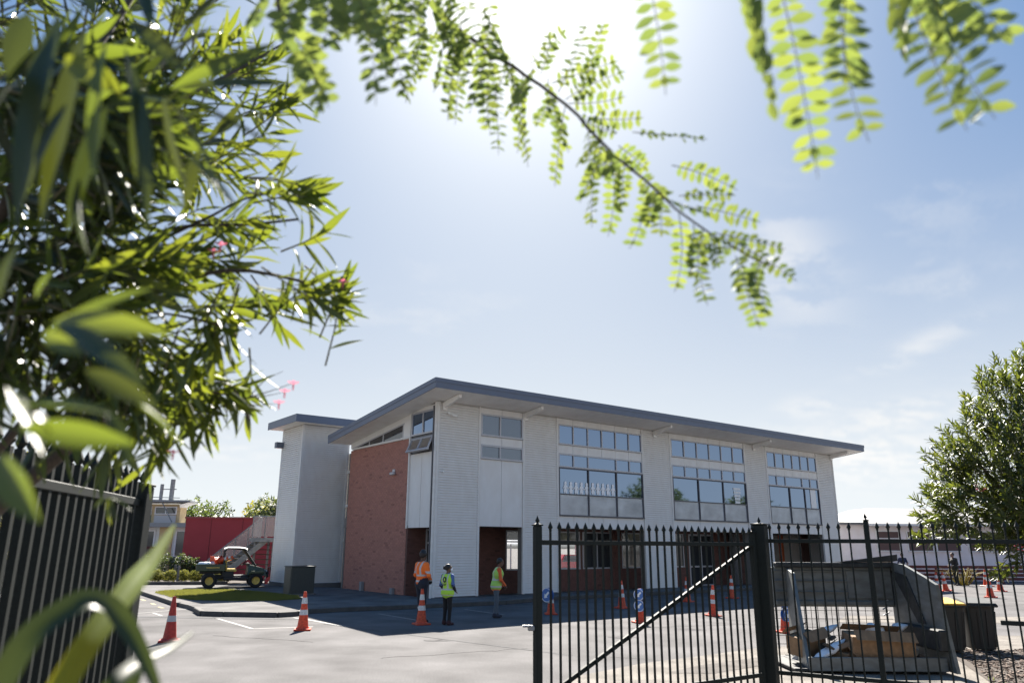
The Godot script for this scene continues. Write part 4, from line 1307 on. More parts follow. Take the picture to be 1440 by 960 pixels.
# ---------------------------------------------------------------- the utility vehicle, the cabinet
func utility_vehicle() -> void:
	var o := thing("utility_vehicle", "dark green two-seat utility cart with yellow wheels and loaded tray", "utility cart", Vector3(-12.57, 0.12, -35.3), 0.394)
	var m := MB.new()
	for s in [-1.0, 1.0]:
		for x in [-1.0, 0.95]:
			var t := Transform3D(Basis(Vector3.RIGHT, PI / 2), Vector3(x, 0.31, s * 0.62))
			m = MB.new()
			m.lathe([[0.17, -0.11], [0.27, -0.13], [0.31, -0.09], [0.315, 0.0], [0.31, 0.09], [0.27, 0.13], [0.17, 0.11]], 24, t)
			for k in 18:
				var a := TAU * k / 18
				m.box(t * Vector3(cos(a) * 0.31, 0.0, sin(a) * 0.31), Vector3(0.03, 0.03, 0.2), Basis(Vector3.BACK, -a))
			var w := mk(m, "wheel", mats.rubber, o)
			m = MB.new()
			m.lathe([[0.0, -0.06], [0.06, -0.07], [0.07, -0.03], [0.15, -0.05], [0.175, -0.11], [0.175, 0.11], [0.15, 0.05], [0.07, 0.03], [0.06, 0.07], [0.0, 0.06]], 20, t)
			mk(m, "rim", mats.cart_yellow, w)
	m = MB.new()
	m.cbox(Vector3(0.0, 0.45, 0), Vector3(2.1, 0.16, 0.9), 0.03)
	m.cbox(Vector3(0.12, 0.40, 0.52), Vector3(1.1, 0.14, 0.2), 0.03); m.cbox(Vector3(0.12, 0.40, -0.52), Vector3(1.1, 0.14, 0.2), 0.03)
	m.cbox(Vector3(-0.25, 0.58, 0), Vector3(0.5, 0.26, 1.2), 0.03)
	m.cbox(Vector3(-0.98, 0.66, 0), Vector3(0.9, 0.12, 1.0), 0.02)
	mk(m, "chassis", mats.cart_black, o)
	m = MB.new()
	for q in [[Vector3(-0.98, 0.87, 0.66), Vector3(1.18, 0.30, 0.05)], [Vector3(-0.98, 0.87, -0.66), Vector3(1.18, 0.30, 0.05)], [Vector3(-1.57, 0.87, 0), Vector3(0.05, 0.28, 1.32)], [Vector3(-0.40, 0.90, 0), Vector3(0.05, 0.34, 1.32)], [Vector3(-0.98, 0.74, 0), Vector3(1.2, 0.05, 1.3)]]:
		m.cbox(q[0], q[1], 0.015)
	for x in [-1.4, -1.1, -0.8, -0.55]:
		m.cbox(Vector3(x, 0.87, 0.695), Vector3(0.05, 0.26, 0.025), 0.006)
	mk(m, "cargo_box", mats.cart_green, o)
	m = MB.new()
	m.box(Vector3(-0.9, 0.87, 0.712), Vector3(0.55, 0.035, 0.004))
	mk(m, "stripe", mats.cart_yellow, o)
	m = MB.new()
	m.hexa([Vector3(0.55, 0.55, -0.62), Vector3(1.42, 0.50, -0.52), Vector3(1.42, 0.50, 0.52), Vector3(0.55, 0.55, 0.62), Vector3(0.60, 1.00, -0.55), Vector3(1.30, 0.82, -0.42), Vector3(1.30, 0.82, 0.42), Vector3(0.60, 1.00, 0.55)])
	m.hexa([Vector3(0.62, 0.62, 0.5), Vector3(1.32, 0.62, 0.5), Vector3(1.30, 0.62, 0.74), Vector3(0.66, 0.62, 0.74), Vector3(0.68, 0.76, 0.5), Vector3(1.25, 0.74, 0.5), Vector3(1.22, 0.70, 0.74), Vector3(0.70, 0.72, 0.74)])
	m.hexa([Vector3(0.62, 0.62, -0.74), Vector3(1.32, 0.62, -0.74), Vector3(1.30, 0.62, -0.5), Vector3(0.66, 0.62, -0.5), Vector3(0.68, 0.72, -0.74), Vector3(1.25, 0.70, -0.74), Vector3(1.22, 0.74, -0.5), Vector3(0.70, 0.76, -0.5)])
	mk(m, "bonnet", mats.cart_green, o)
	m = MB.new()
	m.cbox(Vector3(1.46, 0.58, 0), Vector3(0.08, 0.28, 1.05), 0.03)
	m.tube(PackedVector3Array([Vector3(1.40, 0.42, 0.45), Vector3(1.56, 0.5, 0.45), Vector3(1.56, 0.86, 0.40), Vector3(1.56, 0.86, -0.40), Vector3(1.56, 0.5, -0.45), Vector3(1.40, 0.42, -0.45)]), 0.022, 0.022, 8)
	mk(m, "bumper", mats.cart_black, o)
	for s in [-1.0, 1.0]:
		m = MB.new()
		m.lathe([[0.0, 0.0], [0.06, 0.0], [0.06, 0.03], [0.0, 0.04]], 12, Transform3D(Basis(Vector3.BACK, -PI / 2), Vector3(1.38, 0.70, s * 0.34)))
		mk(m, "headlight", mats.cart_white, o)
		m = MB.new()
		m.cbox(Vector3(-0.12, 0.74, s * 0.3), Vector3(0.46, 0.12, 0.52), 0.04)
		mk(m, "seat", mats.cart_yellow, o)
		m = MB.new()
		m.cbox(Vector3(-0.36, 1.00, s * 0.3), Vector3(0.10, 0.46, 0.48), 0.04, Basis(Vector3.BACK, 0.12))
		mk(m, "backrest", mats.cart_yellow, o)
		m = MB.new()
		m.tube(PackedVector3Array([Vector3(-0.44, 0.6, s * 0.60), Vector3(-0.46, 1.55, s * 0.58), Vector3(-0.36, 1.70, s * 0.56), Vector3(0.30, 1.66, s * 0.56), Vector3(0.42, 1.58, s * 0.56), Vector3(0.92, 0.92, s * 0.56)]), 0.035, 0.035, 8)
		mk(m, "roll_bar", mats.cart_black, o)
	m = MB.new()
	var rows := []
	for i in 7:
		var x := -0.50 + i * 0.165
		var r := PackedVector3Array()
		for j in 7:
			var z := (j / 6.0 - 0.5) * 1.3
			r.append(Vector3(x, 1.765 - 0.05 * pow(absf(z) / 0.65, 3.0) - 0.09 * pow(maxf(x - 0.1, 0.0) / 0.5, 2.0) - (0.06 if i == 0 else 0.0), z))
		rows.append(r)
	rows.reverse()
	m.grid(rows)
	var low := []
	for r in rows:
		var r2 := PackedVector3Array()
		for p in r: r2.append(p - Vector3(0, 0.04, 0))
		low.append(r2)
	low.reverse()
	m.grid(low)
	mk(m, "canopy", mats.cart_white, o)
	m = MB.new()
	var ring := PackedVector3Array()
	for k in 21:
		var a := TAU * k / 20
		ring.append(Vector3(0.42, 1.08, 0.28) + Basis(Vector3.BACK, 0.9) * Vector3(cos(a) * 0.17, 0, sin(a) * 0.17))
	m.tube(ring, 0.016, 0.016, 6)
	m.tube(PackedVector3Array([Vector3(0.42, 1.08, 0.28), Vector3(0.62, 0.9, 0.28)]), 0.02, 0.02, 6)
	mk(m, "steering_wheel", mats.cart_black, o)
	m = MB.new()
	m.cbox(Vector3(0.60, 0.98, 0), Vector3(0.1, 0.16, 1.1), 0.03)
	mk(m, "dashboard", mats.cart_black, o)
	# the load: flattened cones and white sacks
	var b := Transform3D(Basis(Vector3.UP, 0.394), Vector3(-12.57, 0.12, -35.3))
	for k in 4:
		var c := make_cone("stowed_cone", ["topmost", "rearmost", "middle", "foremost"][k] + " orange cone lying in the green cart's tray", 2, Vector3.ZERO, 0.75)
		c.set_meta("group", "cones stowed in the cart")
		c.transform = Transform3D(b.basis * Basis.from_euler(Vector3(0.2 * k, 0.5 - 0.4 * k, -1.45 + 0.06 * k)), b * Vector3(-0.95 + 0.12 * k, 1.02 + (0.16 if k == 0 else 0.05 * k), -0.32 + 0.22 * k))
	for k in 2:
		var bones := [[Vector3(-0.2, 0, 0), Vector3(0.2, 0.02, 0.05), 0.10, 0.09, Color.WHITE], [Vector3(0, 0, -0.12), Vector3(0.1, 0, 0.14), 0.09, 0.08, Color.WHITE]]
		m = MB.new()
		blob(bones, 0.025, 0.08, m)
		var s := mk(m, "sack", mats.bag_white)
		s.position = b * Vector3(-1.25 + 0.3 * k, 1.0, 0.3 - 0.5 * k)
		s.rotation.y = k * 1.2
		tag(s, ["white sack at the rear of the green cart's tray", "white sack in the middle of the green cart's tray"][k], "sack")
	# cabinet on the lawn
	var cb := thing("utility_cabinet", "dark green steel cabinet standing on the lawn before the stair tower", "cabinet", Vector3(-8.32, 0.12, -30.75), 0.64)
	m = MB.new()
	m.cbox(Vector3(0, 0.52, 0), Vector3(0.95, 1.04, 0.78), 0.012)
	mk(m, "case", mats.cabinet, cb)
	m = MB.new()
	m.cbox(Vector3(0, 1.055, 0), Vector3(1.0, 0.03, 0.83), 0.008)
	mk(m, "lid", mats.cabinet, cb)
	m = MB.new()
	m.cbox(Vector3(-0.483, 0.52, 0), Vector3(0.012, 0.9, 0.66), 0.004)
	mk(m, "door", mats.cabinet, cb)
	m = MB.new()
	m.cbox(Vector3(0, 0.02, 0), Vector3(1.05, 0.06, 0.88), 0.01)
	mk(m, "plinth", mats.concrete, cb)

# ---------------------------------------------------------------- buildings at left
func left_side() -> void:
	var o := thing("red_building", "plain dark red flat-topped block behind the green cart", "building")
	var m := MB.new()
	m.span(Vector3(-19.1, 0, -45.0), Vector3(-6.0, 3.42, -56.0))
	mk(m, "wall", mats.red_wall, o)
	m = MB.new()
	m.span(Vector3(-19.16, 3.42, -44.94), Vector3(-5.9, 3.52, -56.05))
	mk(m, "parapet_cap", mats.red_cap, o)
	for k in 7:
		m = MB.new()
		m.span(Vector3(-17.6 + k * 1.85, 0.02, -44.985), Vector3(-17.585 + k * 1.85, 3.41, -44.997))
		mk(m, "panel_joint", mats.dark_red, o)
	# outside stair
	var st := thing("outside_stair", "grey steel outside stair with timber treads and screened balustrade against red wall", "stair")
	var p0 := Vector3(-15.3, 0.12, -39.2)
	var run := Vector3(2.15, 2.15, -1.2)
	var wd := Vector3(0.75, 0, 1.1)
	for k in 2:
		m = MB.new()
		m.bar(p0 + wd * (k * 1.0), p0 + wd * k + run, 0.06, 0.26)
		mk(m, "stringer", mats.galv, st)
	for k in 12:
		m = MB.new()
		var q := p0 + run * (k + 0.7) / 12.5 + wd * 0.5
		m.cbox(q, Vector3(0.28, 0.045, 1.3), 0.006, Basis(Vector3(wd.z, 0, -wd.x).normalized(), Vector3.UP, wd.normalized()))
		mk(m, "tread", mats.timber, st)
	m = MB.new()
	var ld := p0 + run
	m.span(ld + Vector3(-0.1, -0.16, 1.4), ld + Vector3(2.6, 0.04, -1.2))
	mk(m, "landing", mats.galv, st)
	for q in [Vector3(0.15, 0, 1.2), Vector3(1.1, 0, 1.2), Vector3(0.15, 0, -1.0)]:
		m = MB.new()
		m.span(Vector3(ld.x + q.x - 0.05, 0, ld.z + q.z - 0.05), Vector3(ld.x + q.x + 0.05, ld.y - 0.1, ld.z + q.z + 0.05))
		mk(m, "column", mats.galv, st)
	for k in 9:
		m = MB.new()
		var q := p0 + Vector3(2.4, 0.16, 0.5) + Vector3(0, k * 0.24, -0.28 * k)
		m.cbox(q, Vector3(1.7, 0.04, 0.28), 0.006)
		mk(m, "tread", mats.timber, st)
	m = MB.new()
	m.bar(p0 + Vector3(3.25, 0.0, 0.8), p0 + Vector3(3.45, 2.1, -1.9), 0.06, 0.24)
	mk(m, "stringer", mats.red_wall, st)
	m = MB.new()
	m.hexa([p0 + Vector3(-0.01, 0.15, 0), p0 + Vector3(0.01, 0.15, 0), p0 + run + Vector3(0.01, 0.1, 0), p0 + run + Vector3(-0.01, 0.1, 0), p0 + Vector3(-0.01, 1.08, 0), p0 + Vector3(0.01, 1.08, 0), p0 + run + Vector3(0.01, 1.08, 0), p0 + run + Vector3(-0.01, 1.08, 0)])
	mk(m, "balustrade_screen", mats.mesh_screen, st)
	m = MB.new()
	m.span(ld + Vector3(0.0, 0.1, 1.39), ld + Vector3(2.6, 1.08, 1.37))
	mk(m, "balustrade_screen", mats.mesh_screen, st)
	m = MB.new()
	m.tube(PackedVector3Array([p0 + Vector3(0, 1.1, 0), ld + Vector3(0, 1.1, 0), ld + Vector3(0, 1.1, 1.38), ld + Vector3(2.6, 1.1, 1.38)]), 0.025, 0.025, 8)
	mk(m, "handrail", mats.galv, st)
	for k in 5:
		m = MB.new()
		var q := p0 + run * (k / 4.0)
		m.span(q + Vector3(-0.022, 0.0, -0.022), q + Vector3(0.022, 1.1, 0.022))
		mk(m, "baluster", mats.galv, st)
	for k in 4:
		m = MB.new()
		m.span(ld + Vector3(0.02 + k * 0.62, 0.0, 1.36), ld + Vector3(0.06 + k * 0.62, 1.1, 1.40))
		mk(m, "baluster", mats.galv, st)
	# white and ochre building with an upper storey
	var wb := thing("white_building", "white rendered school block with ochre pier and green panelled upper storey", "building")
	m = MB.new()
	m.span(Vector3(-42, 0, -60), Vector3(-20, 3.2, -70))
	mk(m, "wall", mats.white_render, wb)
	m = MB.new()
	m.span(Vector3(-42.2, 3.2, -59.3), Vector3(-19.5, 3.52, -70.2))
	mk(m, "roof", mats.grey_metal, wb)
	m = MB.new()
	m.span(Vector3(-27.35, 0, -59.8), Vector3(-26.35, 3.2, -60.1))
	mk(m, "pier", mats.ochre, wb)
	for q in [[-26.15, 0.95, 2.1, 2.05], [-29.6, 0.95, 1.9, 2.05], [-32.4, 0.95, 2.1, 2.05], [-23.8, 0.95, 2.1, 2.05]]:
		window(wb, Vector3(q[0], q[1], -59.97), Vector3.RIGHT, q[2], q[3], [q[2] * 0.5], [], mats.pane_dark, 0.12, 0.1, Vector3.UP, mats.white_render)
	for x in [-28.2, -31.0]:
		m = MB.new()
		m.span(Vector3(x, 1.55, -59.0), Vector3(x + 1.5, 1.75, -59.9))
		mk(m, "awning", mats.dark_red, wb)
	m = MB.new()
	m.span(Vector3(-36, 3.52, -61), Vector3(-26.45, 5.0, -62.2))
	mk(m, "upper_wall", mats.ochre, wb)
	m = MB.new()
	m.hexa([Vector3(-37, 5.15, -60.2), Vector3(-25.4, 5.15, -60.2), Vector3(-25.9, 5.1, -63), Vector3(-37, 5.1, -63), Vector3(-37, 5.42, -60.2), Vector3(-25.4, 5.28, -60.2), Vector3(-25.9, 5.25, -63), Vector3(-37, 5.38, -63)])
	mk(m, "roof", mats.grey_metal, wb)
	m = MB.new()
	m.hexa([Vector3(-26.5, 4.7, -60.98), Vector3(-26.3, 4.95, -60.4), Vector3(-26.3, 4.95, -62.3), Vector3(-26.5, 4.7, -62.3), Vector3(-26.5, 5.1, -60.98), Vector3(-25.6, 5.12, -60.4), Vector3(-25.6, 5.1, -62.3), Vector3(-26.5, 5.1, -62.3)])
	mk(m, "eave", mats.white_render, wb)
	for k in 4:
		window(wb, Vector3(-28.45 - 2.0 * k, 4.2, -60.96), Vector3.RIGHT, 1.75, 0.62, [0.87], [], mats.pane_dark, 0.08, 0.08, Vector3.UP, mats.white_render)
		m = MB.new()
		m.span(Vector3(-28.45 - 2.0 * k, 3.53, -60.95), Vector3(-26.72 - 2.0 * k, 4.15, -60.99))
		mk(m, "green_panel" if k else "grey_panel", mats.green_panel if k else mats.window_metal, wb)
	for q in [[-28.6, 6.65, 0.14], [-27.75, 7.05, 0.18]]:
		m = MB.new()
		m.tube(PackedVector3Array([Vector3(q[0], 5.3, -62), Vector3(q[0], q[1], -62)]), q[2], q[2], 10)
		mk(m, "flue_pipe", mats.galv, wb)
	m = MB.new()
	m.tube(PackedVector3Array([Vector3(-28.6, 6.25, -62), Vector3(-27.4, 6.25, -62)]), 0.04, 0.04, 6)
	m.tube(PackedVector3Array([Vector3(-28.9, 5.55, -61), Vector3(-26.6, 5.5, -61)]), 0.03, 0.03, 6)
	m.tube(PackedVector3Array([Vector3(-27.9, 5.5, -60.3), Vector3(-26.7, 3.6, -60.3)]), 0.04, 0.04, 6)
	mk(m, "stay_pipe", mats.galv, wb)
	# planting bed: kerb, hedge, low shrubs, bollards
	sheet([[-20, -36.4], [-13.6, -37.4], [-13.3, -40.5], [-20, -44.5]], 0.135, "planting_bed", mats.soil)
	kerb([[-20, -36.3], [-17.4, -36.7], [-13.6, -37.45]], 0.26)
	var hd := thing("hedge", "dark clipped hedge in front of the white block", "hedge", Vector3(-18.9, 0.1, -42.6))
	leafy(hd, "foliage", [[Vector3(-2.4, 0.55, 0), 0.75], [Vector3(-1.2, 0.6, 0.1), 0.72], [Vector3(0, 0.62, 0), 0.72], [Vector3(1.0, 0.62, 0.05), 0.7], [Vector3(1.5, 0.55, 0.1), 0.6]], 5200, 0.09, mats.hedge_leaf)
	for k in 8:
		var s := thing("low_shrub", ["first", "second", "third", "fourth", "fifth", "sixth", "seventh", "last"][k] + " low clipped shrub from the left in the kerbed bed behind the lawn", "shrub", Vector3(-18.4 + k * 0.60, 0.13, -37.6 - k * 0.10), 0.0, "low shrubs in the kerbed bed")
		if k == 7:
			s.position = Vector3(-13.9, 0.13, -37.9)
			s.set_meta("label", "dry yellowish shrub at the end of the bed behind the cart's tail")
		leafy(s, "foliage", [[Vector3(0, 0.30, 0), 0.32], [Vector3(0.12, 0.4, 0.05), 0.25]], 620, 0.065, mats.yellow_leaf if k == 7 else mats.grass)
		var sm := MB.new()
		sm.tube(PackedVector3Array([Vector3.ZERO, Vector3(0.02, 0.4, 0)]), 0.02, 0.01, 6)
		mk(sm, "stem", mats.bark, s)
	var bp := thing("timber_bollard", "short pale timber bollard, first from the left in the kerbed bed", "bollard", Vector3(-18.0, 0.13, -37.2), 0.0, "timber bollards in the bed")
	m = MB.new()
	m.lathe([[0.055, 0.0], [0.055, 0.78], [0.03, 0.84], [0.0, 0.85]], 10)
	mk(m, "shaft", mats.footpath, bp)
	dup(bp, Vector3(-16.9, 0.13, -39.2), 0, "short pale timber bollard standing farther back against the hedge", "timber_bollard")
	dup(bp, Vector3(-15.95, 0.13, -37.4), 0, "short pale timber bollard between the low shrubs near the red wall", "timber_bollard")
	dup(bp, Vector3(-15.0, 0.13, -38.3), 0, "short pale timber bollard at the corner of the red wall", "timber_bollard")

# leaf clumps through the volume of a few spheres
func leafy(parent: Node3D, called: String, balls: Array, count: int, size: float, leaf_set: Array, shell := 0.55) -> void:
	if not tex.has("leaf_pair"):
		var m := MB.new()
		for k in 3:
			var b := Basis.from_euler(Vector3(0.5 * k - 0.4, 2.1 * k, 0.3))
			var p := [b * Vector3(0, 0, 0), b * Vector3(0.45, 0.08, 0.22), b * Vector3(1.0, -0.05, 0), b * Vector3(0.45, 0.08, -0.22)]
			m.quad(p[0], p[1], p[2], p[3])
		tex["leaf_pair"] = m.mesh()
	var vol := 0.0
	for b in balls: vol += pow(b[1], 2.4)
	var where := []
	for b in balls:
		var nn := int(count * pow(b[1], 2.4) / vol)
		for i in nn:
			var d := rdir()
			var r: float = b[1] * lerpf(shell, 1.0, sqrt(rng.randf())) * (1.0 + 0.16 * sin(d.x * 7.0 + b[0].x * 3.0) * cos(d.y * 6.0 + d.z * 5.0))
			where.append(Transform3D(Basis.from_euler(Vector3(rnd(-1, 1), rnd(0, TAU), rnd(-1, 1))).scaled(Vector3.ONE * size * rnd(0.7, 1.4)), b[0] + d * r))
	scatter(tex["leaf_pair"], where, called, leaf_set, parent)

func scatter(mesh: Mesh, where: Array, called: String, leaf_set: Array, parent: Node3D) -> void:   # shared out over the tones of a leaf
	for k in leaf_set.size():
		var some := []
		for i in range(k, where.size(), leaf_set.size()):
			some.append(where[i])
		if some.size():
			instances(mesh, some, called if k == 0 else "%s_%03d" % [called, k], leaf_set[k], parent)

func tree(called: String, label: String, at: Vector3, h: float, r: float, n: int, size: float, leaf_set: Array, group := "") -> Node3D:
	var o := thing(called, label, "tree", at, 0.0, group)
	var m := MB.new()
	m.tube(PackedVector3Array([Vector3.ZERO, Vector3(0.1, h * 0.3, 0.05), Vector3(-0.05, h * 0.62, 0)]), h * 0.035, h * 0.015, 8)
	var balls := []
	for k in 9:
		var a := k * 2.4
		var e := Vector3(cos(a) * r * 0.55, h * (0.52 + 0.36 * ((k * 7) % 9) / 9.0), sin(a) * r * 0.55)
		balls.append([e, r * rnd(0.34, 0.52)])
		m.tube(PackedVector3Array([Vector3(0.05, h * 0.36, 0), Vector3(e.x * 0.5, lerpf(h * 0.36, e.y, 0.6), e.z * 0.5), e]), h * 0.012, h * 0.004, 5)
	balls.append([Vector3(0, h * 0.86, 0), r * 0.42])
	mk(m, "trunk", mats.bark, o)
	leafy(o, "crown", balls, n, size, leaf_set, 0.35)
	return o

# ---------------------------------------------------------------- buildings at right and behind
func right_side() -> void:
	var o := thing("pink_building", "pale pink single-storey block with grey hipped roof beyond the fence", "building")
	var m := MB.new()
	m.span(Vector3(16, 0, -50), Vector3(60, 3.45, -62))
	mk(m, "wall", mats.pink_render, o)
	m = MB.new()
	m.span(Vector3(15.8, 3.45, -49.7), Vector3(23.2, 3.62, -62.2))
	mk(m, "parapet", mats.pale_roof, o)
	m = MB.new()
	m.hexa([Vector3(22.8, 3.5, -49.5), Vector3(61, 3.5, -49.5), Vector3(61, 3.5, -62.5), Vector3(22.8, 3.5, -62.5), Vector3(25.6, 4.72, -54.2), Vector3(59, 4.72, -54.2), Vector3(59, 4.72, -57.5), Vector3(25.6, 4.72, -57.5)])
	mk(m, "roof", mats.pale_roof, o)
	m = MB.new()
	m.span(Vector3(22.8, 3.38, -49.42), Vector3(61, 3.52, -49.52))
	mk(m, "gutter", mats.white_render, o)
	for q in [[23.75, 1.55], [25.75, 1.7], [27.6, 1.65], [29.7, 3.2], [33.4, 2.0], [36.2, 3.2], [40.0, 3.2]]:
		var w: float = q[1]
		window(o, Vector3(q[0], 1.78, -49.97), Vector3.RIGHT, w, 1.32, [w * 0.5] if w > 3 else [], [0.82], [mats.blind_brown, mats.blind_brown], 0.07, 0.1, Vector3.UP, mats.white_render)
	# dark red slatted planter fence along the foot of the wall
	var f := thing("slat_fence", "low dark red slatted timber fence along the foot of the pink wall", "fence")
	for k in 4:
		m = MB.new()
		m.cbox(Vector3(34, 0.28 + k * 0.22, -46.2), Vector3(22, 0.17, 0.05), 0.008)
		mk(m, "slat", mats.dark_red, f)
	for k in 12:
		m = MB.new()
		m.cbox(Vector3(23.4 + k * 1.95, 0.5, -46.27), Vector3(0.1, 1.0, 0.08), 0.008)
		mk(m, "post", mats.dark_red, f)
	var pl := thing("stalk_plant", "dry yellow stalks and strappy leaves in front of the dark red fence", "plant", Vector3(25.6, 0, -44.2))
	m = MB.new()
	for k in 34:
		var a := rnd(0, TAU)
		var d := Vector3(cos(a), 0, sin(a)) * rnd(0.2, 1.5)
		m.tube(PackedVector3Array([d * 0.2, d * 0.55 + Vector3.UP * rnd(0.5, 1.0), d + Vector3.UP * rnd(0.25, 1.1)]), 0.022, 0.006, 4)
	mk(m, "stalks", mats.yellow_leaf[2], pl, "stuff")
	# marquee and red car beyond the building, seen through its ground-floor windows
	var c := bw(21.5, 0, 20.5)
	var mq := thing("marquee", "white peaked marquee seen through the ground-floor windows", "marquee", c, 0.648)
	m = MB.new()
	m.hexa([Vector3(-4.6, 2.1, 3), Vector3(4.6, 2.1, 3), Vector3(4.6, 2.1, -3), Vector3(-4.6, 2.1, -3), Vector3(-2.0, 4.2, 0.4), Vector3(2.0, 4.2, 0.4), Vector3(2.0, 4.2, -0.4), Vector3(-2.0, 4.2, -0.4)])
	mk(m, "roof", mats.canvas_white, mq)
	for x in [-4.5, -1.5, 1.5, 4.5]:
		m = MB.new()
		m.tube(PackedVector3Array([Vector3(x, 0, 2.9), Vector3(x, 2.15, 2.9)]), 0.05, 0.05, 6)
		mk(m, "leg", mats.cart_white, mq)
	c = bw(20.0, 0, 15.5)
	var car := thing("parked_car", "red hatchback seen through the ground-floor windows under the marquee", "car", c, 0.648 + 0.3)
	m = MB.new()
	m.extrude(PackedVector2Array([Vector2(-1.9, 0.35), Vector2(1.9, 0.35), Vector2(1.95, 0.75), Vector2(1.15, 0.92), Vector2(0.55, 1.42), Vector2(-1.2, 1.45), Vector2(-1.85, 0.95)]), -0.8, 0.8)
	mk(m, "body", mats.car_red, car)
	m = MB.new()
	m.extrude(PackedVector2Array([Vector2(0.95, 0.95), Vector2(0.5, 1.36), Vector2(-1.15, 1.38), Vector2(-1.5, 0.98)]), -0.81, 0.81)
	mk(m, "window", mats.pane_dark, car)
	for x in [-1.2, 1.2]:
		for s in [-0.75, 0.75]:
			m = MB.new()
			m.lathe([[0.0, -0.1], [0.31, -0.1], [0.31, 0.1], [0.0, 0.1]], 16, Transform3D(Basis(Vector3.RIGHT, PI / 2), Vector3(x, 0.31, s)))
			mk(m, "wheel", mats.rubber, car)
	# far trees, and the trees across the yard that the upper windows mirror
	tree("broad_tree", "dark rounded tree top rising behind the left end of the red block", Vector3(-36.5, 0, -88), 6.0, 4.6, 1500, 0.42, mats.hedge_leaf)
	tree("broad_tree", "yellowish tree top behind the red block left of the stair tower", Vector3(-27.5, 0, -88), 5.9, 3.6, 1300, 0.42, mats.yellow_leaf)
	tree("broad_tree", "taller dark tree top behind the red block touching the stair tower", Vector3(-24.0, 0, -80), 6.4, 3.4, 1400, 0.42, mats.tree_leaf)
	tree("broad_tree", "tall tree with yellow leaves behind the near fence at left", Vector3(-16.5, 0, -22), 4.2, 2.4, 1500, 0.2, mats.yellow_leaf)
	for q in [[66, -22, 7.2, 4.6, "second"], [70, -31, 9.0, 5.0, "third"], [76, -43, 7.4, 4.4, "fourth"], [62, -8, 6.6, 4.6, "nearest"], [84, -58, 9.6, 5.4, "farthest"]]:
		tree("yard_tree", q[4] + " tree in the row across the yard mirrored in the upper windows", Vector3(q[0], 0, q[1]), q[2], q[3], 1300, 0.55, mats.tree_leaf, "trees mirrored in the windows")

# ---------------------------------------------------------------- people
func hand_bones(w: Vector3, dir: Vector3, palm: Vector3, side: float, c: Color, curl := 0.7) -> Array:
	var x := dir.cross(palm).normalized() * side
	var out := [[w, w + dir * 0.05, 0.024, 0.026, c], [w + dir * 0.045 + x * 0.022, w + dir * 0.085 + x * 0.026, 0.016, 0.013, c], [w + dir * 0.045 - x * 0.02, w + dir * 0.08 - x * 0.024, 0.016, 0.012, c]]
	for k in 4:
		var b := w + dir * 0.085 + x * (0.028 - 0.0185 * k)
		var l: float = [0.036, 0.041, 0.038, 0.030][k]
		var d1 := (dir + palm * curl * 0.6).normalized()
		var d2 := (dir + palm * curl * 1.6).normalized()
		out.append([b, b + d1 * l, 0.009, 0.008, c])
		out.append([b + d1 * l, b + d1 * l + d2 * l * 0.9, 0.008, 0.0065, c])
	var tb := w + dir * 0.025 + x * 0.026
	var td := (dir * 0.7 + x * 0.8 + palm * 0.4).normalized()
	out.append([tb, tb + td * 0.04, 0.012, 0.010, c])
	out.append([tb + td * 0.04, tb + td * 0.04 + (dir + palm * 0.5).normalized() * 0.028, 0.010, 0.008, c])
	return out

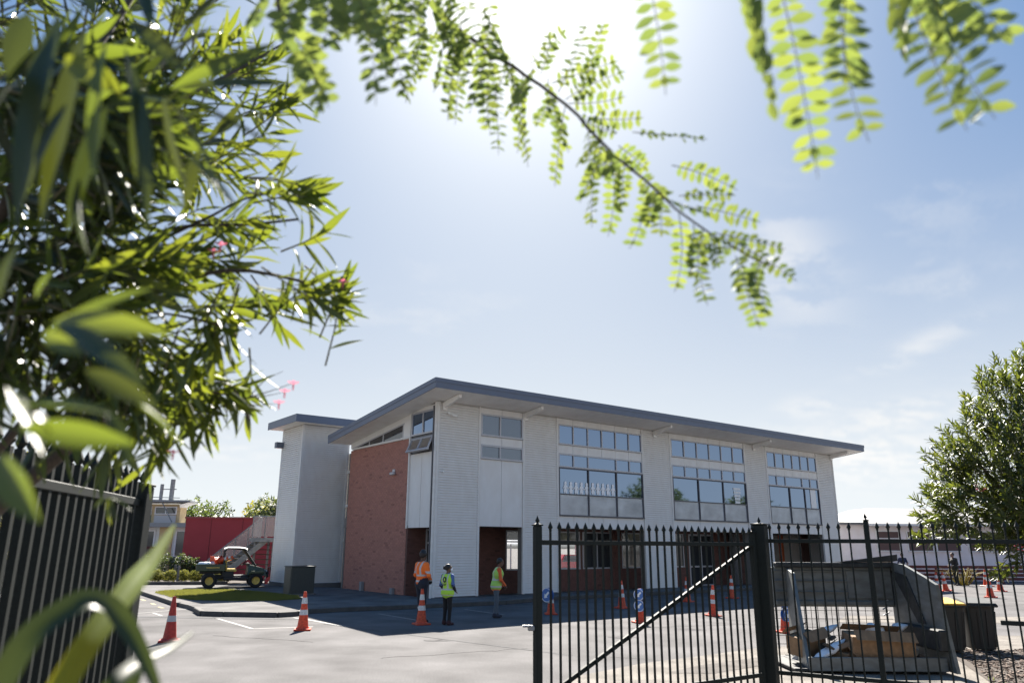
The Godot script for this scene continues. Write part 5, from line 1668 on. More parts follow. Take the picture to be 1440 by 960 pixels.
# p: where each joint is (metres, facing +z) and the colours of skin, sleeve, forearm, top, trousers, shoes
func person(label: String, at: Vector3, turn: float, tall: float, p: Dictionary) -> Node3D:
	var o := thing("person", label, "person", at, turn)
	var k := tall / 1.75
	var sk: Color = p.skin
	var tr: Color = p.trousers
	var tp: Color = p.top
	var lean: float = p.get("lean", 0.0)
	var wide: float = p.get("wide", 1.0)
	var up := func(v: Vector3) -> Vector3: return Vector3(v.x, 0.95 + (v.y - 0.95) * cos(lean) - v.z * sin(lean), v.z * cos(lean) + (v.y - 0.95) * sin(lean))
	var bones := []
	var st: float = p.get("stride", 0.04)
	for s in [-1.0, 1.0]:
		var hip := Vector3(0.09 * s, 0.90, 0)
		var knee := Vector3(0.10 * s, 0.49, st * s * 0.6 + 0.02)
		var ank := Vector3(0.11 * s, 0.09, st * s - 0.01)
		bones += [[hip, knee, 0.088 * wide, 0.062, tr], [knee, ank, 0.062, 0.050, tr], [ank + Vector3(0, -0.03, -0.03), ank + Vector3(0.02 * s, -0.05, 0.15), 0.047, 0.040, p.shoes], [ank + Vector3(0, 0.02, 0), ank + Vector3(0, -0.03, 0), 0.052, 0.05, p.shoes]]
	bones += [[Vector3(-0.07, 0.95, 0), Vector3(0.07, 0.95, 0), 0.118 * wide, 0.118 * wide, tr], [Vector3(0, 0.98, 0), up.call(Vector3(0, 1.15, 0.01)), 0.125 * wide, 0.120 * wide, tp], [up.call(Vector3(-0.08, 1.28, 0.005)), up.call(Vector3(0.08, 1.28, 0.005)), 0.122 * wide, 0.122 * wide, tp], [up.call(Vector3(0, 1.12, 0.01)), up.call(Vector3(0, 1.30, 0.0)), 0.12 * wide, 0.13 * wide, tp], [up.call(Vector3(-0.15, 1.405, -0.01)), up.call(Vector3(0.15, 1.405, -0.01)), 0.066, 0.066, tp], [up.call(Vector3(0, 1.40, -0.01)), up.call(Vector3(0, 1.53, 0.01)), 0.058, 0.052, sk]]
	var hands := []
	for s in [-1.0, 1.0]:
		var side := "l" if s < 0 else "r"
		var sh: Vector3 = up.call(Vector3(0.185 * s * (0.5 + 0.5 * wide), 1.395, -0.01))
		var el: Vector3 = up.call(p["elbow_" + side])
		var wr: Vector3 = up.call(p["wrist_" + side])
		bones += [[sh, el, 0.060, 0.047, p.sleeve], [el, wr, 0.047, 0.036, p.forearm]]
		hands.append([wr, (wr - el).normalized(), s])
	var m := MB.new()
	blob(bones, 0.014, 0.045, m, Transform3D(Basis.from_scale(Vector3.ONE * k), Vector3.ZERO), -99, 99, p.get("paint"))
	# head with a face, at a finer grain
	var hc: Vector3 = up.call(Vector3(0, 1.62, 0.02))
	var ht: Basis = Basis.from_euler(p.get("look", Vector3.ZERO))
	var hb := []
	for q in [[0, 0.02, -0.015, 0, 0.045, -0.01, 0.082, 0.078], [0, -0.02, 0.03, 0, 0.03, 0.03, 0.062, 0.066], [0, -0.075, 0.045, 0, -0.04, 0.05, 0.040, 0.046], [-0.03, -0.065, 0.03, 0.03, -0.065, 0.03, 0.036, 0.036], [0, 0.005, 0.098, 0, -0.022, 0.112, 0.010, 0.015], [-0.076, 0.0, 0.0, -0.082, -0.025, 0.0, 0.016, 0.010], [0.076, 0.0, 0.0, 0.082, -0.025, 0.0, 0.016, 0.010], [-0.032, 0.018, 0.088, -0.03, 0.018, 0.09, 0.011, 0.011], [0.032, 0.018, 0.088, 0.03, 0.018, 0.09, 0.011, 0.011], [-0.02, -0.052, 0.088, 0.02, -0.052, 0.088, 0.009, 0.009]]:
		hb.append([hc + ht * Vector3(q[0], q[1], q[2]), hc + ht * Vector3(q[3], q[4], q[5]), q[6], q[7], sk])
	for e in 2: hb[7 + e][4] = Color(0.03, 0.025, 0.02)
	hb[9][4] = sk * Color(0.8, 0.45, 0.42)
	hb.append([hc + ht * Vector3(0, -0.05, -0.01), up.call(Vector3(0, 1.50, 0.0)), 0.05, 0.052, sk])
	blob(hb, 0.007, 0.022, m, Transform3D(Basis.from_scale(Vector3.ONE * k), Vector3.ZERO))
	for h in hands:
		var palm: Vector3 = p.get("palm", Vector3(0, 0, 1))
		palm = (palm - h[1] * palm.dot(h[1])).normalized()
		blob(hand_bones(h[0], h[1], palm, h[2], p.get("gloves", sk)), 0.006, 0.006, m, Transform3D(Basis.from_scale(Vector3.ONE * k), Vector3.ZERO))
	mk(m, "body", mats.cloth, o)
	# hair, with a bun if worn up
	var hair := []
	for q in [[0, 0.035, -0.03, 0, 0.06, -0.015, 0.085, 0.080], [0, 0.0, -0.06, 0, 0.05, -0.05, 0.060, 0.070], [-0.06, 0.03, -0.01, 0.06, 0.03, -0.01, 0.040, 0.040]]:
		hair.append([hc + ht * Vector3(q[0], q[1], q[2]), hc + ht * Vector3(q[3], q[4], q[5]), q[6], q[7], Color.WHITE])
	if p.get("bun", false):
		hair.append([hc + ht * Vector3(0, 0.01, -0.135), hc + ht * Vector3(0, 0.03, -0.13), 0.042, 0.045, Color.WHITE])
	if p.get("beanie", false):
		hair.append([hc + ht * Vector3(0, 0.06, -0.02), hc + ht * Vector3(0, 0.10, -0.03), 0.092, 0.060, Color.WHITE])
	m = MB.new()
	blob(hair, 0.009, 0.03, m, Transform3D(Basis.from_scale(Vector3.ONE * k), Vector3.ZERO))
	mk(m, "hair", mats.hair, o)
	if p.get("mask", false):
		m = MB.new()
		blob([[hc + ht * Vector3(-0.03, -0.035, 0.072), hc + ht * Vector3(0.03, -0.035, 0.072), 0.040, 0.040, Color.WHITE], [hc + ht * Vector3(0, -0.065, 0.070), hc + ht * Vector3(0, -0.02, 0.088), 0.036, 0.030, Color.WHITE]], 0.008, 0.02, m, Transform3D(Basis.from_scale(Vector3.ONE * k), Vector3.ZERO))
		mk(m, "face_mask", mats.mask_cloth, o)
	if p.has("vest"):
		var vc: Color = p.vest
		var vb := [[Vector3(-0.075, 0.92, 0), Vector3(0.075, 0.92, 0), 0.142 * wide, 0.142 * wide, vc], [Vector3(0, 0.90, 0), up.call(Vector3(0, 1.15, 0.01)), 0.140 * wide, 0.142 * wide, vc], [up.call(Vector3(-0.085, 1.28, 0.005)), up.call(Vector3(0.085, 1.28, 0.005)), 0.142 * wide, 0.142 * wide, vc], [up.call(Vector3(-0.12, 1.40, -0.01)), up.call(Vector3(0.12, 1.40, -0.01)), 0.082, 0.082, vc]]
		m = MB.new()
		blob(vb, 0.011, 0.05, m, Transform3D(Basis.from_scale(Vector3.ONE * k), Vector3.ZERO), p.get("hem", 0.80), 1.47, p.vest_paint)
		mk(m, "safety_vest", mats.cloth, o)
		if p.get("crest", false):
			m = MB.new()
			var t := Transform3D(Basis(Vector3.UP, PI), Vector3(0, 1.30 * k, -0.149 * k))
			var ring := PackedVector2Array()
			for i in 20: ring.append(Vector2(cos(TAU * i / 20) * 0.062, sin(TAU * i / 20) * 0.075))
			m.extrude(ring, 0.0, 0.006, t)
			m.extrude(PackedVector2Array([Vector2(-0.05, -0.12), Vector2(0.05, -0.12), Vector2(0.05, -0.10), Vector2(-0.05, -0.10)]), 0.0, 0.006, t)
			m.extrude(PackedVector2Array([Vector2(-0.04, -0.15), Vector2(0.03, -0.15), Vector2(0.03, -0.135), Vector2(-0.04, -0.135)]), 0.0, 0.006, t)
			var cr := mk(m, "crest", mats.emblem, o)
			m = MB.new()
			m.extrude(PackedVector2Array([Vector2(-0.028, -0.035), Vector2(-0.012, -0.035), Vector2(0.0, 0.01), Vector2(0.012, -0.035), Vector2(0.028, -0.035), Vector2(0.012, 0.04), Vector2(-0.012, 0.04)]), 0.005, 0.009, t)
			mk(m, "crest_figure", pm("vest_print", vc, 0.8), cr)
	return o

func people() -> void:
	var silver := Color(0.48, 0.48, 0.47)
	var orange := Color(0.86, 0.17, 0.022)
	var lime := Color(0.42, 0.70, 0.055)
	var navy := Color(0.012, 0.016, 0.030)
	var jacket := func(v: Vector3, c: Color) -> Color:
		if c.r < 0.5: return silver if (absf(v.y - 0.36) < 0.022 and c.b > 0.02) else c
		if absf(v.x) < 0.20 and v.y > 0.9:
			if absf(v.y - 1.00) < 0.026 or absf(v.y - 1.14) < 0.024 or (absf(absf(v.x) - 0.085) < 0.022 and v.y > 1.14): return silver
		elif absf(v.y - 1.22) < 0.028: return silver
		return c
	person("standing person in orange high-visibility jacket and dark trousers by the brick end", Vector3(-2.43, 0.0, -21.45), 2.35, 1.88, {"skin": Color(0.10, 0.055, 0.038), "top": orange, "sleeve": orange, "forearm": orange, "trousers": navy, "shoes": Color(0.015, 0.014, 0.013), "gloves": Color(0.02, 0.02, 0.02), "elbow_l": Vector3(-0.27, 1.14, 0.0), "wrist_l": Vector3(-0.11, 1.02, 0.20), "elbow_r": Vector3(0.27, 1.14, 0.0), "wrist_r": Vector3(0.10, 1.00, 0.21), "palm": Vector3(0, 0, -1), "wide": 1.16, "look": Vector3(0.05, 0.35, 0), "beanie": true, "paint": jacket})
	var vp := func(v: Vector3, c: Color) -> Color:
		if absf(v.y - 1.02) < 0.024 or absf(v.y - 0.86) < 0.012: return silver
		if absf(absf(v.x) - 0.09) < 0.022 and v.y > 1.04: return silver
		return c
	person("person with hair bun in lime safety vest with round crest over blue sleeves", Vector3(-1.67, 0.0, -20.85), 2.50, 1.54, {"skin": Color(0.14, 0.075, 0.05), "top": Color(0.06, 0.11, 0.26), "sleeve": Color(0.075, 0.13, 0.30), "forearm": Color(0.014, 0.014, 0.016), "trousers": Color(0.010, 0.010, 0.011), "shoes": Color(0.05, 0.012, 0.015), "elbow_l": Vector3(-0.24, 1.15, -0.03), "wrist_l": Vector3(-0.17, 0.98, 0.16), "elbow_r": Vector3(0.25, 1.13, -0.03), "wrist_r": Vector3(0.20, 0.94, 0.12), "wide": 1.04, "stride": 0.02, "look": Vector3(0.0, -0.55, 0), "bun": true, "mask": true, "vest": lime, "vest_paint": vp, "crest": true, "hem": 0.74})
	var vp3 := func(v: Vector3, c: Color) -> Color:
		if absf(v.y - 1.10) < 0.024 or absf(v.y - 0.90) < 0.02: return silver
		if absf(absf(v.x) - 0.10) < 0.022 and v.y > 1.12: return silver
		if v.y < 0.83: return Color(0.75, 0.22, 0.06)
		return c
	person("stooped person in pale lime vest over orange sleeves and grey trousers by the doorway", Vector3(-0.42, 0.0, -23.0), 1.75, 1.68, {"skin": Color(0.12, 0.065, 0.045), "top": Color(0.60, 0.11, 0.03), "sleeve": Color(0.62, 0.12, 0.03), "forearm": Color(0.62, 0.12, 0.03), "trousers": Color(0.085, 0.105, 0.125), "shoes": Color(0.03, 0.03, 0.04), "elbow_l": Vector3(-0.25, 1.12, 0.08), "wrist_l": Vector3(-0.08, 0.98, 0.27), "elbow_r": Vector3(0.26, 1.10, 0.06), "wrist_r": Vector3(0.12, 0.94, 0.24), "palm": Vector3(0, -0.3, -1), "wide": 1.12, "lean": 0.16, "look": Vector3(0.12, 0.1, 0), "vest": Color(0.36, 0.60, 0.11), "vest_paint": vp3, "hem": 0.77})
	person("distant person in navy top and pale cap behind the skip's side", Vector3(24.6, 0.0, -48.6), -0.4, 1.7, {"skin": Color(0.30, 0.17, 0.12), "top": Color(0.015, 0.02, 0.055), "sleeve": Color(0.015, 0.02, 0.055), "forearm": Color(0.3, 0.17, 0.12), "trousers": navy, "shoes": Color(0.02, 0.02, 0.02), "elbow_l": Vector3(-0.27, 1.12, 0.0), "wrist_l": Vector3(-0.28, 0.90, 0.06), "elbow_r": Vector3(0.27, 1.12, 0.0), "wrist_r": Vector3(0.2, 1.0, 0.2)})
	person("distant person in black before the pink wall, half hidden by the bush", Vector3(25.2, 0.0, -44.0), -1.3, 1.78, {"skin": Color(0.2, 0.11, 0.08), "top": Color(0.012, 0.012, 0.012), "sleeve": Color(0.012, 0.012, 0.012), "forearm": Color(0.012, 0.012, 0.012), "trousers": Color(0.014, 0.016, 0.014), "shoes": Color(0.02, 0.02, 0.02), "elbow_l": Vector3(-0.28, 1.14, 0.06), "wrist_l": Vector3(-0.15, 1.06, 0.27), "elbow_r": Vector3(0.28, 1.14, 0.06), "wrist_r": Vector3(0.12, 1.05, 0.28), "wide": 1.1, "lean": 0.1})

# ---------------------------------------------------------------- foliage close to the camera
var blades := []          # long leaves, one unit from stalk to tip along x
var leaflet: Mesh
var shrub: Node3D
var leaf_at := []
var shaded_at := []         # clump leaves that take the tones with canopy shade painted in
var twigs := MB.new()

func blade(wide: float, bend: float, fold: float, seg := 7, full := 0.9) -> Mesh:
	var m := MB.new()
	var rows := []
	for i in seg + 1:
		var t := float(i) / seg
		var w := wide * 0.5 * pow(sin(PI * pow(clampf(t, 0.012, 0.99), full)), 0.85)
		var y := -bend * t * t
		rows.append(PackedVector3Array([Vector3(t, y + fold * w, -w), Vector3(t, y, 0), Vector3(t, y + fold * w, w)]))
	m.grid(rows)
	return m.mesh()

func leaf_basis(dir: Vector3, face: Vector3) -> Basis:
	var x := dir.normalized()
	var z := x.cross(face).normalized()
	return Basis(x, z.cross(x), z)

func shoot(base: Vector3, tip: Vector3, n: int, long: float, keep: Array, stem: MB, stem_r := 0.0035) -> void:   # a twig with whorls of leaves towards its end
	var mid := base.lerp(tip, 0.5) + rdir() * base.distance_to(tip) * 0.06
	stem.tube(PackedVector3Array([base, mid, tip]), stem_r, stem_r * 0.5, 5)
	var sd := (tip - base).normalized()
	var a0 := rnd(0, TAU)
	var p1 := sd.cross(Vector3.UP if absf(sd.y) < 0.9 else Vector3.RIGHT).normalized()
	var p2 := sd.cross(p1)
	for i in n:
		var t := lerpf(0.25, 1.0, float(i) / maxf(n - 1, 1))
		var a := a0 + i * 2.2 + rnd(-0.3, 0.3)
		var rad := p1 * cos(a) + p2 * sin(a)
		var al := deg_to_rad(lerpf(72.0, 24.0, t) + rnd(-12, 12))
		var d := (sd * cos(al) + rad * sin(al) + Vector3.DOWN * rnd(0.0, 0.25)).normalized()
		var f := (sd - d * sd.dot(d) + rdir() * 0.25).normalized()
		var l := long * rnd(0.72, 1.12) * (1.0 if t < 0.9 else 0.8)
		var at := base.lerp(mid, t * 2.0) if t < 0.5 else mid.lerp(tip, t * 2.0 - 1.0)
		keep.append(Transform3D(leaf_basis(d, f).scaled(Vector3.ONE * l), at))

func clump(c: Vector3, r: float, n: int, dir: Vector3, keep := leaf_at) -> void:
	for i in n:
		var tip := c + rdir() * r * pow(rng.randf(), 0.4) + Vector3(0, 0, rnd(-0.14, 0.14))
		var d := (dir.normalized() + rdir() * 0.55).normalized()
		shoot(tip - d * rnd(0.16, 0.30), tip, 9 + rng.randi() % 4, 0.152, keep, twigs)

func limb(pts: Array, r: float) -> void:
	var cv := Curve3D.new()
	for i in pts.size():
		var t: Vector3 = (pts[mini(i + 1, pts.size() - 1)] - pts[maxi(i - 1, 0)]) * 0.17
		cv.add_point(pts[i], -t, t)
	var path := PackedVector3Array()
	for i in 25:
		path.append(cv.sample_baked(cv.get_baked_length() * i / 24.0, true))
	var m := MB.new()
	m.tube(path, r, r * 0.3, 8)
	mk(m, "branch", mats.bark, shrub)

func big_leaf(a: Vector3, b: Vector3, wide: float, dark := 0.45) -> void:      # one leaf near the lens, from its stalk to its tip
	var long := a.distance_to(b)
	var m := MB.new()
	var face := (Vector3(0, 0.55, 0.6) + rdir() * 0.6).normalized()
	var bs := leaf_basis(b - a, face)
	var rows := []
	var bend := rnd(0.02, 0.10)
	for i in 11:
		var t := i / 10.0
		var w := wide * 0.5 * pow(sin(PI * pow(clampf(t, 0.012, 0.99), 0.9)), 0.8)
		var y := bend * long * (t - t * t) * 2.0
		rows.append(PackedVector3Array([a + bs * Vector3(t * long, y + 0.35 * w, -w), a + bs * Vector3(t * long, y + 0.12 * w, -w * 0.5), a + bs * Vector3(t * long, y, 0), a + bs * Vector3(t * long, y + 0.12 * w, w * 0.5), a + bs * Vector3(t * long, y + 0.35 * w, w)]))
	m.grid(rows)
	mk(m, "leaf", (mats.shaded_leaf if rng.randf() < dark else mats.oleander_leaf)[rng.randi() % 3], shrub)

func blossom(c: Vector3) -> void:
	var m := MB.new()
	for k in 5:
		var a := TAU * k / 5
		var d := Vector3(cos(a), 0.4, sin(a)).normalized()
		var s := Vector3(-sin(a), 0, cos(a))
		m.quad(c, c + d * 0.014 - s * 0.008, c + d * 0.022, c + d * 0.014 + s * 0.008)
	m.tube(PackedVector3Array([c - Vector3(0, 0.02, 0), c]), 0.002, 0.003, 5)
	mk(m, "flower", mats.pink_flower, shrub)

func oleander() -> void:
	for q in [[0.155, 0.03, 0.35], [0.175, 0.06, 0.5], [0.15, -0.03, 0.3], [0.165, 0.10, 0.6]]:
		blades.append(blade(q[0], q[1], q[2]))
	shrub = thing("oleander_shrub", "large close oleander with long narrow leaves filling the left of the view", "shrub")
	var m := MB.new()
	m.tube(PackedVector3Array([Vector3(-2.9, 0, -2.6), Vector3(-2.6, 1.2, -2.4), Vector3(-2.2, 2.4, -2.2), Vector3(-1.9, 3.2, -2.0)]), 0.06, 0.03, 8)
	m.tube(PackedVector3Array([Vector3(-2.6, 0, -2.0), Vector3(-2.3, 1.1, -2.1), Vector3(-1.7, 2.0, -2.3), Vector3(-1.2, 2.5, -2.3)]), 0.045, 0.02, 8)
	mk(m, "trunk", mats.bark, shrub)
	limb([Vector3(-0.972, 2.470, -2.400), Vector3(-0.871, 2.506, -2.400), Vector3(-0.781, 2.535, -2.400), Vector3(-0.720, 2.559, -2.400)], 0.003)
	limb([Vector3(-0.871, 2.506, -2.400), Vector3(-0.802, 2.516, -2.400), Vector3(-0.745, 2.528, -2.400)], 0.002)
	limb([Vector3(-0.881, 2.487, -2.400), Vector3(-0.823, 2.483, -2.400), Vector3(-0.767, 2.496, -2.420)], 0.002)
	limb([Vector3(-0.860, 2.511, -2.400), Vector3(-0.814, 2.566, -2.400), Vector3(-0.756, 2.598, -2.400)], 0.002)
	limb([Vector3(-1.893, 2.192, -2.600), Vector3(-1.470, 2.483, -2.300), Vector3(-1.251, 2.710, -2.200), Vector3(-1.048, 2.839, -2.200), Vector3(-0.859, 2.895, -2.250), Vector3(-0.652, 2.866, -2.300)], 0.016)
	limb([Vector3(-1.775, 2.315, -2.400), Vector3(-1.432, 2.722, -2.100), Vector3(-1.264, 2.858, -2.100), Vector3(-1.048, 3.025, -2.200), Vector3(-0.875, 3.054, -2.250), Vector3(-0.718, 3.098, -2.300)], 0.014)
	limb([Vector3(-1.258, 2.824, -2.100), Vector3(-1.111, 2.983, -2.200), Vector3(-0.984, 3.088, -2.250), Vector3(-0.896, 3.143, -2.250), Vector3(-0.758, 3.177, -2.250)], 0.008)
	limb([Vector3(-1.466, 2.460, -2.300), Vector3(-1.269, 2.484, -2.300), Vector3(-1.073, 2.520, -2.300), Vector3(-0.931, 2.518, -2.400)], 0.011)
	limb([Vector3(-1.574, 2.544, -2.000), Vector3(-1.325, 2.963, -1.800), Vector3(-1.239, 3.244, -1.800), Vector3(-1.244, 3.660, -2.000), Vector3(-1.201, 4.027, -2.100)], 0.020)
	limb([Vector3(-1.325, 2.963, -1.800), Vector3(-1.074, 3.033, -1.700), Vector3(-1.012, 3.265, -1.900), Vector3(-0.992, 3.666, -2.300), Vector3(-0.897, 3.936, -2.500)], 0.012)
	limb([Vector3(-0.890, 2.695, -2.300), Vector3(-0.921, 2.701, -2.200), Vector3(-1.076, 2.719, -2.150), Vector3(-1.246, 2.706, -2.150)], 0.006)
	limb([Vector3(-1.188, 2.349, -2.000), Vector3(-1.102, 2.548, -2.000), Vector3(-1.088, 2.747, -2.100)], 0.008)
	limb([Vector3(-0.888, 2.452, -2.500), Vector3(-0.935, 2.553, -2.400), Vector3(-1.073, 2.520, -2.300)], 0.005)
	clump(Vector3(-0.737, 4.318, -2.300), 0.148, 11, Vector3(0.30, 0.00, 0.00), shaded_at)  # this and the next high clumps: unseen, added overhead to shade the near leaves
	clump(Vector3(-0.556, 4.453, -2.300), 0.170, 14, Vector3(0.30, 0.00, 0.00), shaded_at)
	clump(Vector3(-0.386, 4.666, -2.400), 0.177, 14, Vector3(0.30, 0.00, 0.00), shaded_at)
	clump(Vector3(-0.685, 5.002, -2.500), 0.207, 14, Vector3(0.30, 0.00, 0.00), shaded_at)
	clump(Vector3(-0.326, 5.203, -2.500), 0.207, 12, Vector3(0.30, 0.00, 0.00), shaded_at)
	clump(Vector3(-0.937, 4.734, -2.400), 0.199, 12, Vector3(0.30, 0.00, 0.00), shaded_at)
	clump(Vector3(-0.427, 4.176, -2.250), 0.073, 5, Vector3(0.30, 0.00, 0.00), shaded_at)
	clump(Vector3(-1.681, 4.057, -2.200), 0.182, 10, Vector3(0.20, 0.30, 0.00), shaded_at)
	clump(Vector3(-1.453, 4.247, -2.300), 0.212, 12, Vector3(0.30, 0.30, 0.00), shaded_at)
	clump(Vector3(-1.171, 4.244, -2.400), 0.177, 8, Vector3(0.50, 0.30, 0.00), shaded_at)
	clump(Vector3(-1.814, 4.800, -2.400), 0.265, 12, Vector3(0.20, 0.30, 0.00), shaded_at)
	clump(Vector3(-1.499, 5.073, -2.600), 0.288, 12, Vector3(0.30, 0.30, 0.00), shaded_at)
	clump(Vector3(-1.999, 3.776, -2.300), 0.212, 8, Vector3(0.00, 0.00, 0.00), shaded_at)
	clump(Vector3(-2.024, 3.293, -2.400), 0.221, 7, Vector3(0.00, 0.00, 0.00), shaded_at)
	clump(Vector3(-1.988, 3.773, -2.600), 0.216, 10, Vector3(0.20, 0.00, 0.00), shaded_at)
	clump(Vector3(-1.732, 3.977, -2.700), 0.224, 11, Vector3(0.30, 0.00, 0.00), shaded_at)
	clump(Vector3(-1.820, 3.460, -2.600), 0.192, 8, Vector3(0.30, 0.00, 0.00), shaded_at)
	clump(Vector3(-1.365, 3.556, -2.600), 0.192, 8, Vector3(0.40, 0.00, 0.00), shaded_at)
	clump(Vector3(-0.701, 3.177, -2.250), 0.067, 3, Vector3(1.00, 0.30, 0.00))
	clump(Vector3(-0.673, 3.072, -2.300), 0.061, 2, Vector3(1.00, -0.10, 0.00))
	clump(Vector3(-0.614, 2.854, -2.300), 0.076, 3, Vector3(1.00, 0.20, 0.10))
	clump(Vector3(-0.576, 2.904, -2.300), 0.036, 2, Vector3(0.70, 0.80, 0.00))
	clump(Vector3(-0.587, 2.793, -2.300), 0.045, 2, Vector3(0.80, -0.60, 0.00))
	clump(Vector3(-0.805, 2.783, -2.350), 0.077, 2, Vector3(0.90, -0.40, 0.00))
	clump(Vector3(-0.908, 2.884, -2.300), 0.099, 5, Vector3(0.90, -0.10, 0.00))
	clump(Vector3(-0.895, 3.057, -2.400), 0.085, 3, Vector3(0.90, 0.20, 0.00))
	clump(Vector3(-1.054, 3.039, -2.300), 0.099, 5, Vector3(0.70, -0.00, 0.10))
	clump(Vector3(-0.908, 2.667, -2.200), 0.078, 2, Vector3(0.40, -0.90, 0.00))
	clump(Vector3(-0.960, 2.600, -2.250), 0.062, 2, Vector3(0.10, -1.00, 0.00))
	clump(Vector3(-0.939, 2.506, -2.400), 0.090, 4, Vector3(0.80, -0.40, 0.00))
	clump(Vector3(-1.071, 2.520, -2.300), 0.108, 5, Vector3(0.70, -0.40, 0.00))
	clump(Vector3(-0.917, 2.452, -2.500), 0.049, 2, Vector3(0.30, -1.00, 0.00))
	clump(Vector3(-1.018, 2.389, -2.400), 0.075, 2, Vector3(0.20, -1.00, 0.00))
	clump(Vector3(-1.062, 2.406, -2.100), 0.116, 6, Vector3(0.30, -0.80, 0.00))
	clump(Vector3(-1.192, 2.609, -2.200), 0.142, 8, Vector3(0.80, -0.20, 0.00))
	clump(Vector3(-1.264, 2.755, -2.000), 0.138, 8, Vector3(0.50, 0.00, 0.00), shaded_at)
	clump(Vector3(-1.441, 3.020, -2.100), 0.135, 6, Vector3(0.20, 0.40, 0.00), shaded_at)
	clump(Vector3(-1.088, 2.747, -2.100), 0.135, 9, Vector3(0.80, 0.00, 0.00))
	clump(Vector3(-1.131, 2.349, -2.000), 0.111, 6, Vector3(0.10, -0.90, 0.00))
	clump(Vector3(-1.167, 2.336, -1.800), 0.100, 6, Vector3(0.20, -0.80, 0.00), shaded_at)
	clump(Vector3(-1.127, 2.436, -1.900), 0.105, 6, Vector3(0.40, -0.50, 0.00), shaded_at)
	clump(Vector3(-1.297, 2.560, -1.900), 0.105, 6, Vector3(0.10, -0.30, 0.00), shaded_at)
	clump(Vector3(-1.073, 3.411, -2.300), 0.108, 4, Vector3(0.80, 0.30, 0.00))
	clump(Vector3(-0.916, 3.683, -2.500), 0.127, 6, Vector3(0.80, 0.20, 0.00))
	clump(Vector3(-1.116, 3.902, -2.500), 0.138, 8, Vector3(0.60, 0.40, 0.00))
	clump(Vector3(-1.218, 3.622, -2.200), 0.162, 11, Vector3(0.50, 0.40, 0.00), shaded_at)
	clump(Vector3(-1.385, 3.426, -2.000), 0.147, 11, Vector3(0.10, 0.60, 0.00), shaded_at)
	clump(Vector3(-1.160, 3.149, -1.900), 0.140, 13, Vector3(0.40, 0.10, 0.00), shaded_at)
	clump(Vector3(-1.166, 3.144, -2.200), 0.142, 7, Vector3(0.70, -0.00, 0.00), shaded_at)
	clump(Vector3(-1.245, 2.952, -2.000), 0.138, 8, Vector3(0.50, -0.10, 0.00), shaded_at)
	clump(Vector3(-1.329, 3.740, -2.100), 0.174, 10, Vector3(0.20, 0.80, 0.00), shaded_at)
	clump(Vector3(-0.892, 3.117, -1.700), 0.093, 7, Vector3(0.70, 0.20, 0.00), shaded_at)
	clump(Vector3(-0.902, 3.046, -1.500), 0.111, 12, Vector3(0.30, 0.20, 0.00), shaded_at)
	clump(Vector3(-0.971, 2.864, -1.500), 0.111, 10, Vector3(0.20, -0.20, 0.00), shaded_at)
	clump(Vector3(-0.988, 3.315, -2.400), 0.056, 2, Vector3(0.80, -0.20, 0.00))
	clump(Vector3(-0.857, 3.400, -2.400), 0.049, 2, Vector3(1.00, 0.30, 0.00))
	clump(Vector3(-1.204, 3.053, -1.700), 0.071, 5, Vector3(-0.20, 0.20, 0.00), shaded_at)
	clump(Vector3(-0.944, 3.556, -1.900), 0.105, 7, Vector3(0.40, 0.70, 0.00))
	clump(Vector3(-1.074, 2.352, -2.300), 0.074, 3, Vector3(0.20, -1.00, 0.00))
	clump(Vector3(-1.147, 2.296, -2.200), 0.061, 2, Vector3(0.00, -1.00, 0.00))
	clump(Vector3(-0.981, 2.768, -2.000), 0.094, 6, Vector3(0.80, -0.10, 0.00))
	clump(Vector3(-1.044, 2.609, -1.800), 0.100, 6, Vector3(0.70, -0.10, 0.00))
	clump(Vector3(-1.017, 2.605, -2.100), 0.106, 5, Vector3(0.60, -0.50, 0.00))
	clump(Vector3(-1.206, 2.666, -1.700), 0.078, 5, Vector3(0.20, -0.10, 0.00), shaded_at)
	clump(Vector3(-0.775, 2.877, -1.400), 0.090, 8, Vector3(0.50, -0.20, 0.00), shaded_at)
	big_leaf(Vector3(-0.514, 2.288, -0.800), Vector3(-0.351, 2.256, -0.740), 0.030)
	big_leaf(Vector3(-0.522, 2.273, -0.800), Vector3(-0.408, 2.328, -0.800), 0.024)
	big_leaf(Vector3(-0.474, 2.271, -0.750), Vector3(-0.350, 2.193, -0.700), 0.024)
	big_leaf(Vector3(-0.471, 2.251, -0.720), Vector3(-0.415, 2.224, -0.700), 0.018)
	big_leaf(Vector3(-0.423, 2.214, -0.720), Vector3(-0.346, 2.176, -0.720), 0.022)
	big_leaf(Vector3(-0.500, 2.175, -0.720), Vector3(-0.374, 2.165, -0.700), 0.028)
	big_leaf(Vector3(-0.518, 2.202, -0.750), Vector3(-0.438, 2.128, -0.700), 0.022)
	big_leaf(Vector3(-0.451, 2.123, -0.660), Vector3(-0.381, 2.065, -0.620), 0.028)
	big_leaf(Vector3(-0.463, 2.154, -0.700), Vector3(-0.363, 2.141, -0.720), 0.026)
	big_leaf(Vector3(-0.579, 2.314, -0.800), Vector3(-0.582, 2.392, -0.820), 0.026)
	big_leaf(Vector3(-0.606, 2.348, -0.900), Vector3(-0.590, 2.386, -0.900), 0.022)
	big_leaf(Vector3(-0.610, 2.733, -0.850), Vector3(-0.577, 2.401, -0.800), 0.036, 0.92)
	big_leaf(Vector3(-0.606, 2.750, -0.900), Vector3(-0.580, 2.414, -0.850), 0.034, 0.92)
	big_leaf(Vector3(-0.541, 2.689, -0.850), Vector3(-0.492, 2.455, -0.800), 0.030, 0.92)
	big_leaf(Vector3(-0.546, 2.716, -0.900), Vector3(-0.478, 2.436, -0.900), 0.026, 0.92)
